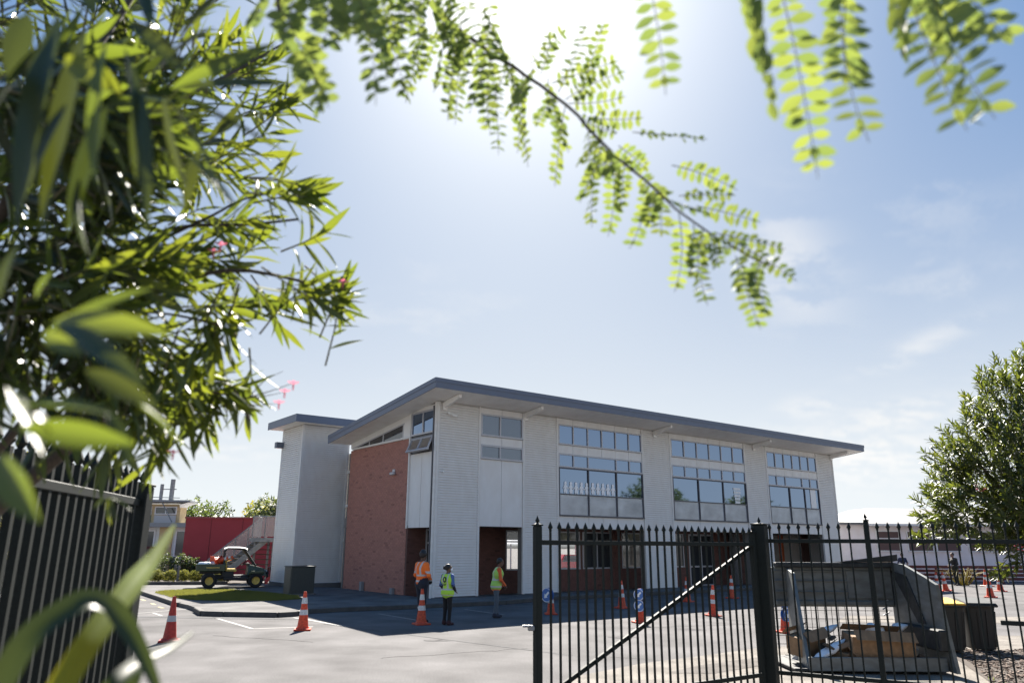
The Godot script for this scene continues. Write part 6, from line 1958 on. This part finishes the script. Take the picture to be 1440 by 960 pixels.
	big_leaf(Vector3(-0.515, 2.683, -0.950), Vector3(-0.325, 2.586, -0.950), 0.026, 0.92)
	big_leaf(Vector3(-0.526, 2.721, -1.000), Vector3(-0.372, 2.802, -1.000), 0.028, 0.92)
	big_leaf(Vector3(-0.520, 2.719, -1.000), Vector3(-0.333, 2.728, -1.000), 0.024, 0.92)
	big_leaf(Vector3(-0.514, 2.681, -0.950), Vector3(-0.415, 2.532, -0.950), 0.026, 0.92)
	big_leaf(Vector3(-0.518, 2.659, -0.900), Vector3(-0.501, 2.513, -0.900), 0.024, 0.92)
	big_leaf(Vector3(-0.589, 2.651, -0.800), Vector3(-0.644, 2.521, -0.800), 0.034, 0.92)
	big_leaf(Vector3(-0.574, 2.603, -0.850), Vector3(-0.611, 2.452, -0.850), 0.030, 0.92)
	big_leaf(Vector3(-0.557, 2.625, -0.900), Vector3(-0.580, 2.436, -0.900), 0.028, 0.92)
	big_leaf(Vector3(-0.509, 2.681, -0.950), Vector3(-0.448, 2.512, -0.950), 0.024, 0.92)
	big_leaf(Vector3(-0.525, 2.803, -1.000), Vector3(-0.448, 2.910, -1.000), 0.028, 0.92)
	big_leaf(Vector3(-0.545, 2.790, -0.950), Vector3(-0.593, 2.904, -0.950), 0.030, 0.92)
	big_leaf(Vector3(-0.600, 2.774, -0.900), Vector3(-0.657, 2.871, -0.900), 0.034, 0.92)
	big_leaf(Vector3(-0.548, 2.762, -0.900), Vector3(-0.483, 2.717, -0.950), 0.032, 0.92)
	big_leaf(Vector3(-0.594, 2.667, -0.850), Vector3(-0.511, 2.614, -0.850), 0.036, 0.92)
	big_leaf(Vector3(-0.653, 2.733, -0.850), Vector3(-0.663, 2.634, -0.850), 0.034, 0.92)
	big_leaf(Vector3(-0.496, 2.869, -1.050), Vector3(-0.561, 2.739, -1.000), 0.030, 0.92)
	big_leaf(Vector3(-0.574, 2.518, -0.900), Vector3(-0.548, 2.406, -0.900), 0.024, 0.92)
	big_leaf(Vector3(-0.491, 2.612, -1.000), Vector3(-0.401, 2.514, -1.000), 0.022, 0.92)
	big_leaf(Vector3(-0.494, 2.646, -1.050), Vector3(-0.505, 2.537, -1.050), 0.020, 0.92)
	big_leaf(Vector3(-0.418, 2.201, -0.800), Vector3(-0.376, 2.158, -0.850), 0.022)
	big_leaf(Vector3(-0.440, 2.189, -0.800), Vector3(-0.406, 2.124, -0.800), 0.020)
	big_leaf(Vector3(-0.468, 2.288, -0.850), Vector3(-0.442, 2.314, -0.850), 0.014)
	big_leaf(Vector3(-0.474, 2.182, -0.700), Vector3(-0.435, 2.148, -0.700), 0.020)
	big_leaf(Vector3(-0.692, 2.123, -1.300), Vector3(-0.711, 2.104, -1.300), 0.011)
	big_leaf(Vector3(-0.689, 2.123, -1.300), Vector3(-0.678, 2.078, -1.300), 0.011)
	big_leaf(Vector3(-0.688, 2.124, -1.300), Vector3(-0.669, 2.085, -1.300), 0.010)
	big_leaf(Vector3(-0.687, 2.124, -1.300), Vector3(-0.647, 2.102, -1.300), 0.010)
	blossom(Vector3(-0.719, 2.555, -2.400))
	blossom(Vector3(-0.745, 2.528, -2.400))
	blossom(Vector3(-0.767, 2.494, -2.420))
	blossom(Vector3(-0.555, 2.872, -2.300))
	blossom(Vector3(-0.927, 2.960, -2.200))
	blossom(Vector3(-0.947, 2.936, -2.200))
	blossom(Vector3(-0.995, 2.303, -2.200))
	mk(twigs, "twigs", mats.twig, shrub, "stuff")
	var eye := Vector3(0, 2.05, 0)
	leaf_at.sort_custom(func(a: Transform3D, b: Transform3D) -> bool: return a.basis.x.length() / a.origin.distance_to(eye) > b.basis.x.length() / b.origin.distance_to(eye))
	var lone := mini(250, leaf_at.size())
	for i in lone:
		var l := put_mesh(blades[i % 4], "leaf", mats.oleander_leaf[(i * 7) % 3], shrub)
		l.transform = leaf_at[i]
	var rest := leaf_at.slice(lone)
	for k in 4:
		var some := []
		for i in range(k, rest.size(), 4):
			some.append(rest[i])
		scatter(blades[k], some, "foliage" if k == 0 else "foliage_%03d" % (k * 10), mats.oleander_leaf, shrub)
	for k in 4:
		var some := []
		for i in range(k, shaded_at.size(), 4):
			some.append(shaded_at[i])
		scatter(blades[k], some, "foliage_%03d" % (100 + k * 10), [mats.shaded_leaf[0], mats.shaded_leaf[2], mats.oleander_leaf[0]], shrub)

func locust(called: String, label: String, pts: Array, r: float, extra := 0) -> Node3D:
	if leaflet == null: leaflet = blade(0.52, 0.05, 0.22, 6, 1.0)
	var o := thing(called, label, "branch")
	var cv := Curve3D.new()
	for i in pts.size():
		var t: Vector3 = (pts[mini(i + 1, pts.size() - 1)] - pts[maxi(i - 1, 0)]) * 0.17
		cv.add_point(pts[i], -t, t)
	var path := PackedVector3Array()
	for i in 33:
		path.append(cv.sample_baked(cv.get_baked_length() * i / 32.0, true) + rdir() * r * 0.3)
	var m := MB.new()
	m.tube(path, r, r * 0.22, 7)
	mk(m, "stem", mats.bark, o)
	# short leaves crowded along the stem
	var long := cv.get_baked_length()
	for i in extra:
		var p := cv.sample_baked(long * (i + rnd(0.0, 0.9)) / extra, true)
		var dn := (Vector3.DOWN * rnd(0.2, 1.0) + rdir() * 0.8).normalized()
		pinnate(o, p, p + dn * rnd(0.07, 0.13), 7, rnd(0.022, 0.030))
	return o

func pinnate(o: Node3D, a: Vector3, b: Vector3, pairs: int, long: float) -> void:   # a feathery leaf: rachis from a to b with paired leaflets
	var d := (b - a).normalized()
	var span := a.distance_to(b)
	var face := ((Vector3(0, 2.05, 0) - a).normalized() * 0.75 + Vector3.UP * 0.3 + rdir() * 0.55).normalized()
	var bs := leaf_basis(d, face)
	var sag := rnd(-0.06, 0.06) * span
	var path := PackedVector3Array()
	for i in 8:
		var t := i / 7.0
		path.append(a + d * span * t + bs.z * sag * (t - t * t) * 4.0)
	var m := MB.new()
	m.tube(path, 0.0014, 0.0007, 5)
	var ra := mk(m, "leaf", mats.twig, o)
	for i in pairs * 2 + 1:
		var t := 0.12 + 0.88 * float(i / 2) / pairs
		var side := 1.0 if i % 2 else -1.0
		var dir := (bs.z * side * 0.95 + d * rnd(0.12, 0.42) + rdir() * 0.2 + face * rnd(-0.25, 0.12)).normalized()
		if i == pairs * 2: dir = d
		var k := path[mini(int(t * 7.0), 6)].lerp(path[mini(int(t * 7.0) + 1, 7)], fmod(t * 7.0, 1.0))
		var l := long * rnd(0.82, 1.1) * (0.72 + 0.5 * sin(PI * clampf(t * 0.85 + 0.08, 0, 1))) * 0.9
		var p := put_mesh(leaflet, "leaflet", mats.locust_leaf[rng.randi() % 3], ra)
		p.transform = Transform3D(leaf_basis(dir, (face + rdir() * 0.35).normalized()).scaled(Vector3.ONE * l), k)

func locusts() -> void:
	var o := locust("locust_branch", "arching branch of feathery oval leaflets across the top centre under the sun", [Vector3(-0.457, 3.837, -1.950), Vector3(-0.258, 3.595, -1.850), Vector3(-0.145, 3.431, -1.780), Vector3(-0.014, 3.286, -1.720), Vector3(0.140, 3.120, -1.660), Vector3(0.222, 2.987, -1.620), Vector3(0.309, 2.891, -1.600), Vector3(0.397, 2.800, -1.600), Vector3(0.516, 2.712, -1.600), Vector3(0.594, 2.674, -1.600)], 0.008, 22)
	pinnate(o, Vector3(-0.282, 3.492, -1.907), Vector3(-0.310, 3.267, -1.877), 8, 0.028)
	pinnate(o, Vector3(-0.244, 3.521, -1.896), Vector3(-0.304, 3.401, -1.866), 6, 0.028)
	pinnate(o, Vector3(-0.162, 3.485, -1.873), Vector3(-0.163, 3.179, -1.843), 11, 0.028)
	pinnate(o, Vector3(-0.146, 3.475, -1.868), Vector3(-0.220, 3.288, -1.838), 7, 0.028)
	pinnate(o, Vector3(-0.077, 3.419, -1.848), Vector3(-0.040, 3.072, -1.818), 13, 0.028)
	pinnate(o, Vector3(-0.036, 3.392, -1.835), Vector3(0.040, 3.028, -1.805), 14, 0.028)
	pinnate(o, Vector3(0.025, 3.333, -1.817), Vector3(0.011, 3.060, -1.787), 10, 0.028)
	pinnate(o, Vector3(0.140, 3.197, -1.780), Vector3(0.108, 2.943, -1.750), 10, 0.028)
	pinnate(o, Vector3(0.074, 3.311, -1.801), Vector3(0.098, 3.427, -1.771), 6, 0.028)
	pinnate(o, Vector3(0.122, 3.245, -1.786), Vector3(0.201, 3.450, -1.756), 10, 0.028)
	pinnate(o, Vector3(0.103, 3.277, -1.792), Vector3(0.287, 3.330, -1.762), 9, 0.028)
	pinnate(o, Vector3(0.141, 3.219, -1.780), Vector3(0.303, 3.288, -1.750), 9, 0.028)
	pinnate(o, Vector3(0.150, 3.206, -1.777), Vector3(0.300, 3.209, -1.747), 7, 0.028)
	pinnate(o, Vector3(0.168, 3.180, -1.770), Vector3(0.248, 3.438, -1.740), 12, 0.028)
	pinnate(o, Vector3(0.221, 3.084, -1.752), Vector3(0.198, 2.817, -1.722), 11, 0.028)
	pinnate(o, Vector3(0.235, 3.071, -1.747), Vector3(0.168, 2.882, -1.717), 8, 0.028)
	pinnate(o, Vector3(0.256, 3.045, -1.739), Vector3(0.236, 2.788, -1.709), 11, 0.028)
	pinnate(o, Vector3(0.290, 3.018, -1.727), Vector3(0.267, 2.854, -1.697), 7, 0.028)
	pinnate(o, Vector3(0.310, 3.085, -1.721), Vector3(0.494, 3.048, -1.691), 10, 0.028)
	pinnate(o, Vector3(0.339, 2.928, -1.708), Vector3(0.282, 2.742, -1.678), 8, 0.028)
	pinnate(o, Vector3(0.366, 2.898, -1.698), Vector3(0.359, 2.770, -1.668), 6, 0.028)
	pinnate(o, Vector3(0.399, 2.972, -1.687), Vector3(0.549, 2.889, -1.657), 9, 0.028)
	pinnate(o, Vector3(0.411, 2.885, -1.681), Vector3(0.542, 2.873, -1.651), 7, 0.028)
	pinnate(o, Vector3(0.449, 2.850, -1.665), Vector3(0.591, 2.795, -1.635), 8, 0.028)
	pinnate(o, Vector3(0.408, 2.838, -1.681), Vector3(0.381, 2.624, -1.651), 10, 0.028)
	pinnate(o, Vector3(0.439, 2.804, -1.668), Vector3(0.452, 2.587, -1.638), 11, 0.028)
	pinnate(o, Vector3(0.461, 2.791, -1.659), Vector3(0.428, 2.643, -1.629), 7, 0.028)
	pinnate(o, Vector3(0.483, 2.773, -1.650), Vector3(0.638, 2.720, -1.620), 9, 0.028)
	pinnate(o, Vector3(0.494, 2.762, -1.645), Vector3(0.655, 2.640, -1.615), 11, 0.028)
	pinnate(o, Vector3(0.524, 2.706, -1.631), Vector3(0.512, 2.608, -1.601), 6, 0.028)
	pinnate(o, Vector3(0.534, 2.691, -1.626), Vector3(0.556, 2.518, -1.596), 9, 0.028)
	pinnate(o, Vector3(0.559, 2.678, -1.615), Vector3(0.574, 2.544, -1.585), 7, 0.028)
	pinnate(o, Vector3(0.205, 3.151, -1.758), Vector3(0.341, 3.133, -1.728), 7, 0.028)
	pinnate(o, Vector3(0.274, 3.052, -1.733), Vector3(0.339, 2.965, -1.703), 6, 0.028)
	pinnate(o, Vector3(0.240, 3.101, -1.746), Vector3(0.160, 2.981, -1.716), 6, 0.028)
	pinnate(o, Vector3(-0.005, 3.386, -1.826), Vector3(-0.072, 3.173, -1.796), 8, 0.028)
	pinnate(o, Vector3(-0.120, 3.470, -1.860), Vector3(-0.084, 3.227, -1.830), 9, 0.028)
	pinnate(o, Vector3(-0.207, 3.525, -1.885), Vector3(-0.269, 3.323, -1.855), 8, 0.028)
	pinnate(o, Vector3(-0.330, 3.601, -1.919), Vector3(-0.400, 3.393, -1.889), 8, 0.028)
	pinnate(o, Vector3(-0.377, 3.636, -1.931), Vector3(-0.448, 3.450, -1.901), 7, 0.028)
	pinnate(o, Vector3(0.055, 3.338, -1.808), Vector3(-0.023, 3.161, -1.778), 7, 0.028)
	pinnate(o, Vector3(0.094, 3.296, -1.795), Vector3(0.147, 3.049, -1.765), 10, 0.028)
	pinnate(o, Vector3(0.323, 2.961, -1.715), Vector3(0.385, 2.878, -1.685), 6, 0.028)
	pinnate(o, Vector3(0.045, 3.352, -1.811), Vector3(0.144, 3.446, -1.781), 6, 0.028)
	o = locust("locust_branch", "close blurred leaflet sprays hanging from the top right edge", [Vector3(0.381, 3.251, -1.300), Vector3(0.466, 3.177, -1.250), Vector3(0.561, 3.112, -1.200), Vector3(0.674, 3.063, -1.150), Vector3(0.775, 3.013, -1.100), Vector3(0.935, 3.033, -1.100)], 0.010)
	pinnate(o, Vector3(0.262, 3.157, -1.230), Vector3(0.273, 2.829, -1.170), 9, 0.038)
	pinnate(o, Vector3(0.392, 3.011, -1.080), Vector3(0.405, 2.694, -1.020), 10, 0.042)
	pinnate(o, Vector3(0.479, 3.050, -1.130), Vector3(0.484, 2.614, -1.070), 14, 0.040)
	pinnate(o, Vector3(0.608, 3.095, -1.180), Vector3(0.570, 2.810, -1.120), 8, 0.042)
	pinnate(o, Vector3(0.609, 3.051, -1.130), Vector3(0.573, 2.678, -1.070), 11, 0.040)
	pinnate(o, Vector3(0.689, 3.045, -1.130), Vector3(0.652, 2.839, -1.070), 7, 0.046)
	pinnate(o, Vector3(0.678, 2.995, -1.080), Vector3(0.700, 2.670, -1.020), 11, 0.044)
	pinnate(o, Vector3(0.720, 3.002, -1.080), Vector3(0.747, 2.691, -1.020), 11, 0.044)
	pinnate(o, Vector3(0.786, 3.046, -1.130), Vector3(0.828, 2.869, -1.070), 7, 0.044)
	pinnate(o, Vector3(0.748, 3.089, -1.180), Vector3(0.819, 2.919, -1.120), 7, 0.046)
	pinnate(o, Vector3(0.756, 3.063, -1.150), Vector3(0.737, 2.866, -1.090), 7, 0.048)
	o = locust("locust_branch", "yellow-green leaflet sprays hanging beside the oleander left of the sun", [Vector3(-0.553, 3.323, -1.350), Vector3(-0.490, 3.133, -1.300), Vector3(-0.471, 3.054, -1.300), Vector3(-0.435, 3.001, -1.300), Vector3(-0.404, 2.965, -1.300)], 0.008)
	pinnate(o, Vector3(-0.475, 3.100, -1.270), Vector3(-0.346, 2.836, -1.230), 9, 0.040)
	pinnate(o, Vector3(-0.480, 3.080, -1.320), Vector3(-0.389, 2.927, -1.280), 7, 0.036)
	pinnate(o, Vector3(-0.371, 3.259, -1.320), Vector3(-0.269, 2.875, -1.280), 12, 0.036)
	pinnate(o, Vector3(-0.409, 3.259, -1.320), Vector3(-0.384, 3.000, -1.280), 8, 0.042)
	pinnate(o, Vector3(-0.444, 3.222, -1.320), Vector3(-0.459, 3.016, -1.280), 7, 0.042)
	pinnate(o, Vector3(-0.366, 3.351, -1.420), Vector3(-0.268, 3.005, -1.380), 11, 0.036)
	pinnate(o, Vector3(-0.537, 3.247, -1.370), Vector3(-0.553, 3.070, -1.330), 6, 0.042)
	pinnate(o, Vector3(-0.338, 3.422, -1.520), Vector3(-0.237, 3.019, -1.480), 12, 0.035)
	pinnate(o, Vector3(-0.366, 3.351, -1.420), Vector3(-0.357, 3.092, -1.380), 8, 0.040)
	pinnate(o, Vector3(-0.450, 3.029, -1.320), Vector3(-0.370, 2.859, -1.280), 7, 0.034)
	pinnate(o, Vector3(-0.305, 3.535, -1.620), Vector3(-0.233, 3.245, -1.580), 9, 0.036)
	pinnate(o, Vector3(-0.400, 3.305, -1.370), Vector3(-0.331, 3.072, -1.330), 8, 0.042)
	pinnate(o, Vector3(-0.264, 3.603, -1.720), Vector3(-0.154, 3.278, -1.680), 10, 0.034)
	pinnate(o, Vector3(-0.205, 3.604, -1.720), Vector3(-0.080, 3.300, -1.680), 10, 0.033)
	pinnate(o, Vector3(-0.164, 3.581, -1.720), Vector3(-0.206, 3.171, -1.680), 11, 0.033)
	pinnate(o, Vector3(-0.125, 3.557, -1.720), Vector3(-0.040, 3.131, -1.680), 11, 0.033)
	pinnate(o, Vector3(-0.065, 3.511, -1.720), Vector3(-0.113, 3.110, -1.680), 11, 0.033)
	pinnate(o, Vector3(-0.509, 3.285, -1.370), Vector3(-0.451, 3.088, -1.330), 8, 0.040)
	pinnate(o, Vector3(-0.446, 3.285, -1.370), Vector3(-0.376, 3.089, -1.330), 8, 0.040)
	pinnate(o, Vector3(-0.345, 3.397, -1.470), Vector3(-0.330, 3.130, -1.430), 9, 0.036)
	pinnate(o, Vector3(-0.312, 3.422, -1.520), Vector3(-0.267, 3.150, -1.480), 9, 0.036)
	pinnate(o, Vector3(-0.276, 3.513, -1.620), Vector3(-0.286, 3.244, -1.580), 9, 0.034)
	pinnate(o, Vector3(-0.217, 3.536, -1.670), Vector3(-0.151, 3.304, -1.630), 9, 0.033)
	pinnate(o, Vector3(-0.242, 3.533, -1.720), Vector3(-0.244, 3.213, -1.680), 10, 0.033)
	pinnate(o, Vector3(-0.164, 3.504, -1.740), Vector3(-0.134, 3.185, -1.700), 10, 0.032)
	pinnate(o, Vector3(-0.085, 3.481, -1.740), Vector3(-0.005, 3.229, -1.700), 9, 0.032)
	pinnate(o, Vector3(-0.044, 3.397, -1.720), Vector3(-0.057, 3.049, -1.680), 12, 0.032)
	pinnate(o, Vector3(-0.143, 3.435, -1.740), Vector3(-0.169, 3.101, -1.700), 11, 0.032)

func strap(o: Node3D, pts: Array, wide: float, tone: int) -> void:   # a folded strap leaf along a curve
	var cv := Curve3D.new()
	for i in pts.size():
		var t: Vector3 = (pts[mini(i + 1, pts.size() - 1)] - pts[maxi(i - 1, 0)]) * 0.17
		cv.add_point(pts[i], -t, t)
	var rows := []
	var face := (Vector3(0.2, 0.8, 0.5) + rdir() * 0.3).normalized()
	for i in 25:
		var t := i / 24.0
		var p := cv.sample_baked(cv.get_baked_length() * t, true)
		var p2 := cv.sample_baked(cv.get_baked_length() * minf(t + 0.02, 1.0), true)
		var p1 := cv.sample_baked(cv.get_baked_length() * maxf(t - 0.02, 0.0), true)
		var bs := leaf_basis(p2 - p1, face)
		var w := wide * 0.5 * minf(1.0, 1.7 * pow(1.0 - t * 0.985, 0.7))
		rows.append(PackedVector3Array([p + bs.z * -w + bs.y * w * 0.45, p + bs.z * -w * 0.5 + bs.y * w * 0.2, p, p + bs.z * w * 0.5 + bs.y * w * 0.2, p + bs.z * w + bs.y * w * 0.45]))
	var m := MB.new()
	m.grid(rows)
	mk(m, "leaf", mats.flax_leaf[tone] if tone == 2 else mats.shaded_leaf[tone], o)  # all but the pale blade take the leaf tones with shade painted in

func flax() -> void:
	var o := thing("flax_plant", "close strap-leaved plant with one bright yellow-green blade at the lower left", "plant")
	strap(o, [Vector3(-0.542, 1.852, -0.950), Vector3(-0.531, 1.923, -1.000), Vector3(-0.536, 1.985, -1.100), Vector3(-0.553, 2.026, -1.200), Vector3(-0.570, 2.079, -1.300)], 0.031, 2)
	strap(o, [Vector3(-0.572, 1.880, -0.900), Vector3(-0.556, 1.940, -0.920), Vector3(-0.533, 1.970, -0.950), Vector3(-0.517, 1.979, -0.970), Vector3(-0.496, 1.958, -1.000), Vector3(-0.458, 1.911, -1.000), Vector3(-0.422, 1.850, -1.000)], 0.030, 0)
	strap(o, [Vector3(-0.510, 1.842, -1.000), Vector3(-0.489, 1.878, -1.000), Vector3(-0.481, 1.898, -1.050), Vector3(-0.467, 1.909, -1.100), Vector3(-0.458, 1.926, -1.150)], 0.024, 0)
	strap(o, [Vector3(-0.523, 1.821, -1.100), Vector3(-0.514, 1.865, -1.100), Vector3(-0.509, 1.899, -1.120)], 0.024, 0)

func right_bush() -> void:
	var o := thing("oleander_bush", "tall oleander bush with a few pink flowers behind the fence at the right edge", "bush", Vector3(7.75, 0, -11.6))
	var m := MB.new()
	for k in 7:
		var a := k * 0.9
		m.tube(PackedVector3Array([Vector3(1.1 + cos(a) * 0.15, 0, sin(a) * 0.15), Vector3(0.95 + cos(a) * 0.3, 1.2, sin(a) * 0.3), Vector3(0.45 + cos(a) * 0.7, 2.6, sin(a) * 0.7), Vector3(cos(a) * 1.1, 3.6, sin(a) * 0.9)]), 0.035, 0.012, 6)
	mk(m, "trunk", mats.bark, o)
	var broad := [blade(0.22, 0.08, 0.4), blade(0.26, 0.15, 0.5)]
	var keep := []
	var tw := MB.new()
	for q in [[0.3, 3.1, 0, 1.35, 330], [-0.55, 2.6, 0.1, 0.95, 190], [0.3, 4.0, 0, 0.95, 170], [-0.25, 3.6, 0.3, 0.85, 130], [0.5, 2.5, 0.3, 1.1, 260], [1.1, 1.5, 0.4, 0.8, 120], [0.1, 2.3, 0.7, 0.5, 70], [1.3, 3.2, 0, 1.3, 200], [-1.2, 2.95, 0, 0.45, 34], [-1.4, 2.25, 0.1, 0.42, 26], [-1.0, 3.4, 0.0, 0.42, 30], [0.0, 4.5, 0.1, 0.5, 44], [0.6, 4.85, 0, 0.55, 60], [-0.55, 1.85, 0.2, 0.35, 16], [1.4, 4.4, 0, 0.8, 90], [1.2, 1.3, 0.6, 0.7, 140], [0.2, 2.6, 0.6, 1.1, 200], [0.6, 3.4, 0.6, 1.0, 160]]:
		var c := Vector3(q[0], q[1], q[2])
		for i in int(q[4] * 0.8):
			var d := rdir()
			d.y = d.y * 0.7 + 0.15
			var tip: Vector3 = c + d * q[3] * lerpf(0.35, 1.05, sqrt(rng.randf()))
			var out := (tip - Vector3(0.4, 2.4, 0)).normalized() + rdir() * 0.5 + Vector3.UP * 0.3
			shoot(tip - out.normalized() * rnd(0.25, 0.4), tip, 12 + rng.randi() % 6, 0.140, keep, tw, 0.005)
	mk(tw, "twigs", mats.twig, o, "stuff")
	for k in 4:
		var some := []
		for i in range(k, keep.size(), 4):
			some.append(keep[i])
		scatter(broad[k % 2], some, "crown" if k == 0 else "crown_%03d" % (k * 10), mats.bush_leaf, o)
	for q in [[-0.15, 4.05, 0.9], [-0.32, 3.8, 0.9], [0.35, 4.2, 0.8], [0.1, 3.75, 0.9], [-0.5, 2.05, 0.6], [-0.85, 2.9, 0.5]]:
		m = MB.new()
		for j in 9:
			var c := Vector3(q[0], q[1], q[2]) + rdir() * 0.06
			for k in 5:
				var a := TAU * k / 5
				var d := Vector3(cos(a), 0.5, sin(a)).normalized()
				var s := Vector3(-sin(a), 0, cos(a))
				m.quad(c, c + d * 0.02 - s * 0.012, c + d * 0.034, c + d * 0.02 + s * 0.012)
		mk(m, "flower", mats.pink_flower, o)
	# weeds at the foot of the fence
	for q in [[6.6, -11.0, 0], [7.0, -10.6, 1], [6.3, -10.5, 2]]:
		var w := thing("weed", ["low green weed beside the skip's right end", "low green weed nearest the fence under the bush", "low green weed just behind the fence pickets"][q[2]], "weed", Vector3(q[0], 0, q[1]), 0.0, "weeds under the fence")
		keep = []
		var st := MB.new()
		for i in 7:
			var d := rdir(); d.y = absf(d.y) + 0.6
			shoot(Vector3.ZERO, d.normalized() * rnd(0.15, 0.35), 9, 0.07, keep, st, 0.003)
		mk(st, "stem", mats.twig, w)
		scatter(blades[0], keep, "foliage", mats.locust_leaf, w)

func left_hedge() -> void:
	var h := thing("dark_hedge", "dark leafy hedge standing beyond the close fence at left", "hedge", Vector3(-5.2, 0, -8.2))
	leafy(h, "foliage", [[Vector3(0, 0.7, 0), 0.7], [Vector3(-0.9, 0.8, 0.5), 0.8], [Vector3(-0.9, 0.8, -1.4), 0.8], [Vector3(-1.8, 0.9, -0.6), 0.9], [Vector3(-1.6, 1.5, 1.4), 0.8]], 5200, 0.085, mats.hedge_leaf)

# ---------------------------------------------------------------- everything
func _ready() -> void:
	rng.seed = 20240611
	var cam := Camera3D.new()
	cam.name = "camera"
	add_child(cam)
	cam.transform = Transform3D(Basis(Vector3.RIGHT, deg_to_rad(15.27)) * Basis(Vector3.BACK, deg_to_rad(0.383)), Vector3(0, 2.05, 0))
	var fov := 49.27
	cam.near = 0.05
	cam.far = 600.0
	var lens := CameraAttributesPhysical.new()
	lens.frustum_focal_length = 35.0 / (2.0 * tan(deg_to_rad(fov * 0.5)))
	lens.frustum_focus_distance = 24.0
	lens.frustum_near = 0.05
	lens.frustum_far = 600.0
	lens.exposure_aperture = lens.frustum_focal_length / 10.5
	cam.attributes = lens
	cam.fov = fov
	cam.current = true

	var sun_az := deg_to_rad(1.0)
	var sun_el := deg_to_rad(42.5)
	var to_sun := Vector3(sin(sun_az) * cos(sun_el), sin(sun_el), -cos(sun_az) * cos(sun_el))
	var env := Environment.new()
	env.background_mode = Environment.BG_SKY
	var sky := Sky.new()
	var pano := PanoramaSkyMaterial.new()
	pano.panorama = sky_image(to_sun)
	sky.sky_material = pano
	env.sky = sky
	env.background_energy_multiplier = 0.262
	env.tonemap_mode = Environment.TONE_MAPPER_LINEAR
	env.tonemap_exposure = 3.95
	env.sdfgi_enabled = true
	env.ssao_enabled = true
	env.ssil_enabled = true
	var we := WorldEnvironment.new()
	we.name = "world"
	we.environment = env
	add_child(we)
	var sun := DirectionalLight3D.new()
	sun.name = "sun"
	sun.light_energy = 1.55
	sun.light_color = Color(1.0, 0.972, 0.93)
	sun.light_angular_distance = 0.5
	sun.shadow_enabled = true
	sun.directional_shadow_max_distance = 120.0
	add_child(sun)
	sun.look_at_from_position(to_sun * 100.0, Vector3.ZERO, Vector3.UP)

	materials()
	ground()
	school()
	left_side()
	right_side()
	cones()
	fences()
	skip()
	wheelie_bin("black wheelie bin with a yellow lid, left one of the pair by the skip", Vector3(8.98, 0.0, -16.3), -0.12, mats.bin_yellow)
	wheelie_bin("black wheelie bin with a black lid, right one of the pair by the skip", Vector3(9.72, 0.0, -16.45), -0.2, mats.bin_black)
	utility_vehicle()
	people()
	oleander()
	locusts()
	flax()
	right_bush()
	left_hedge()
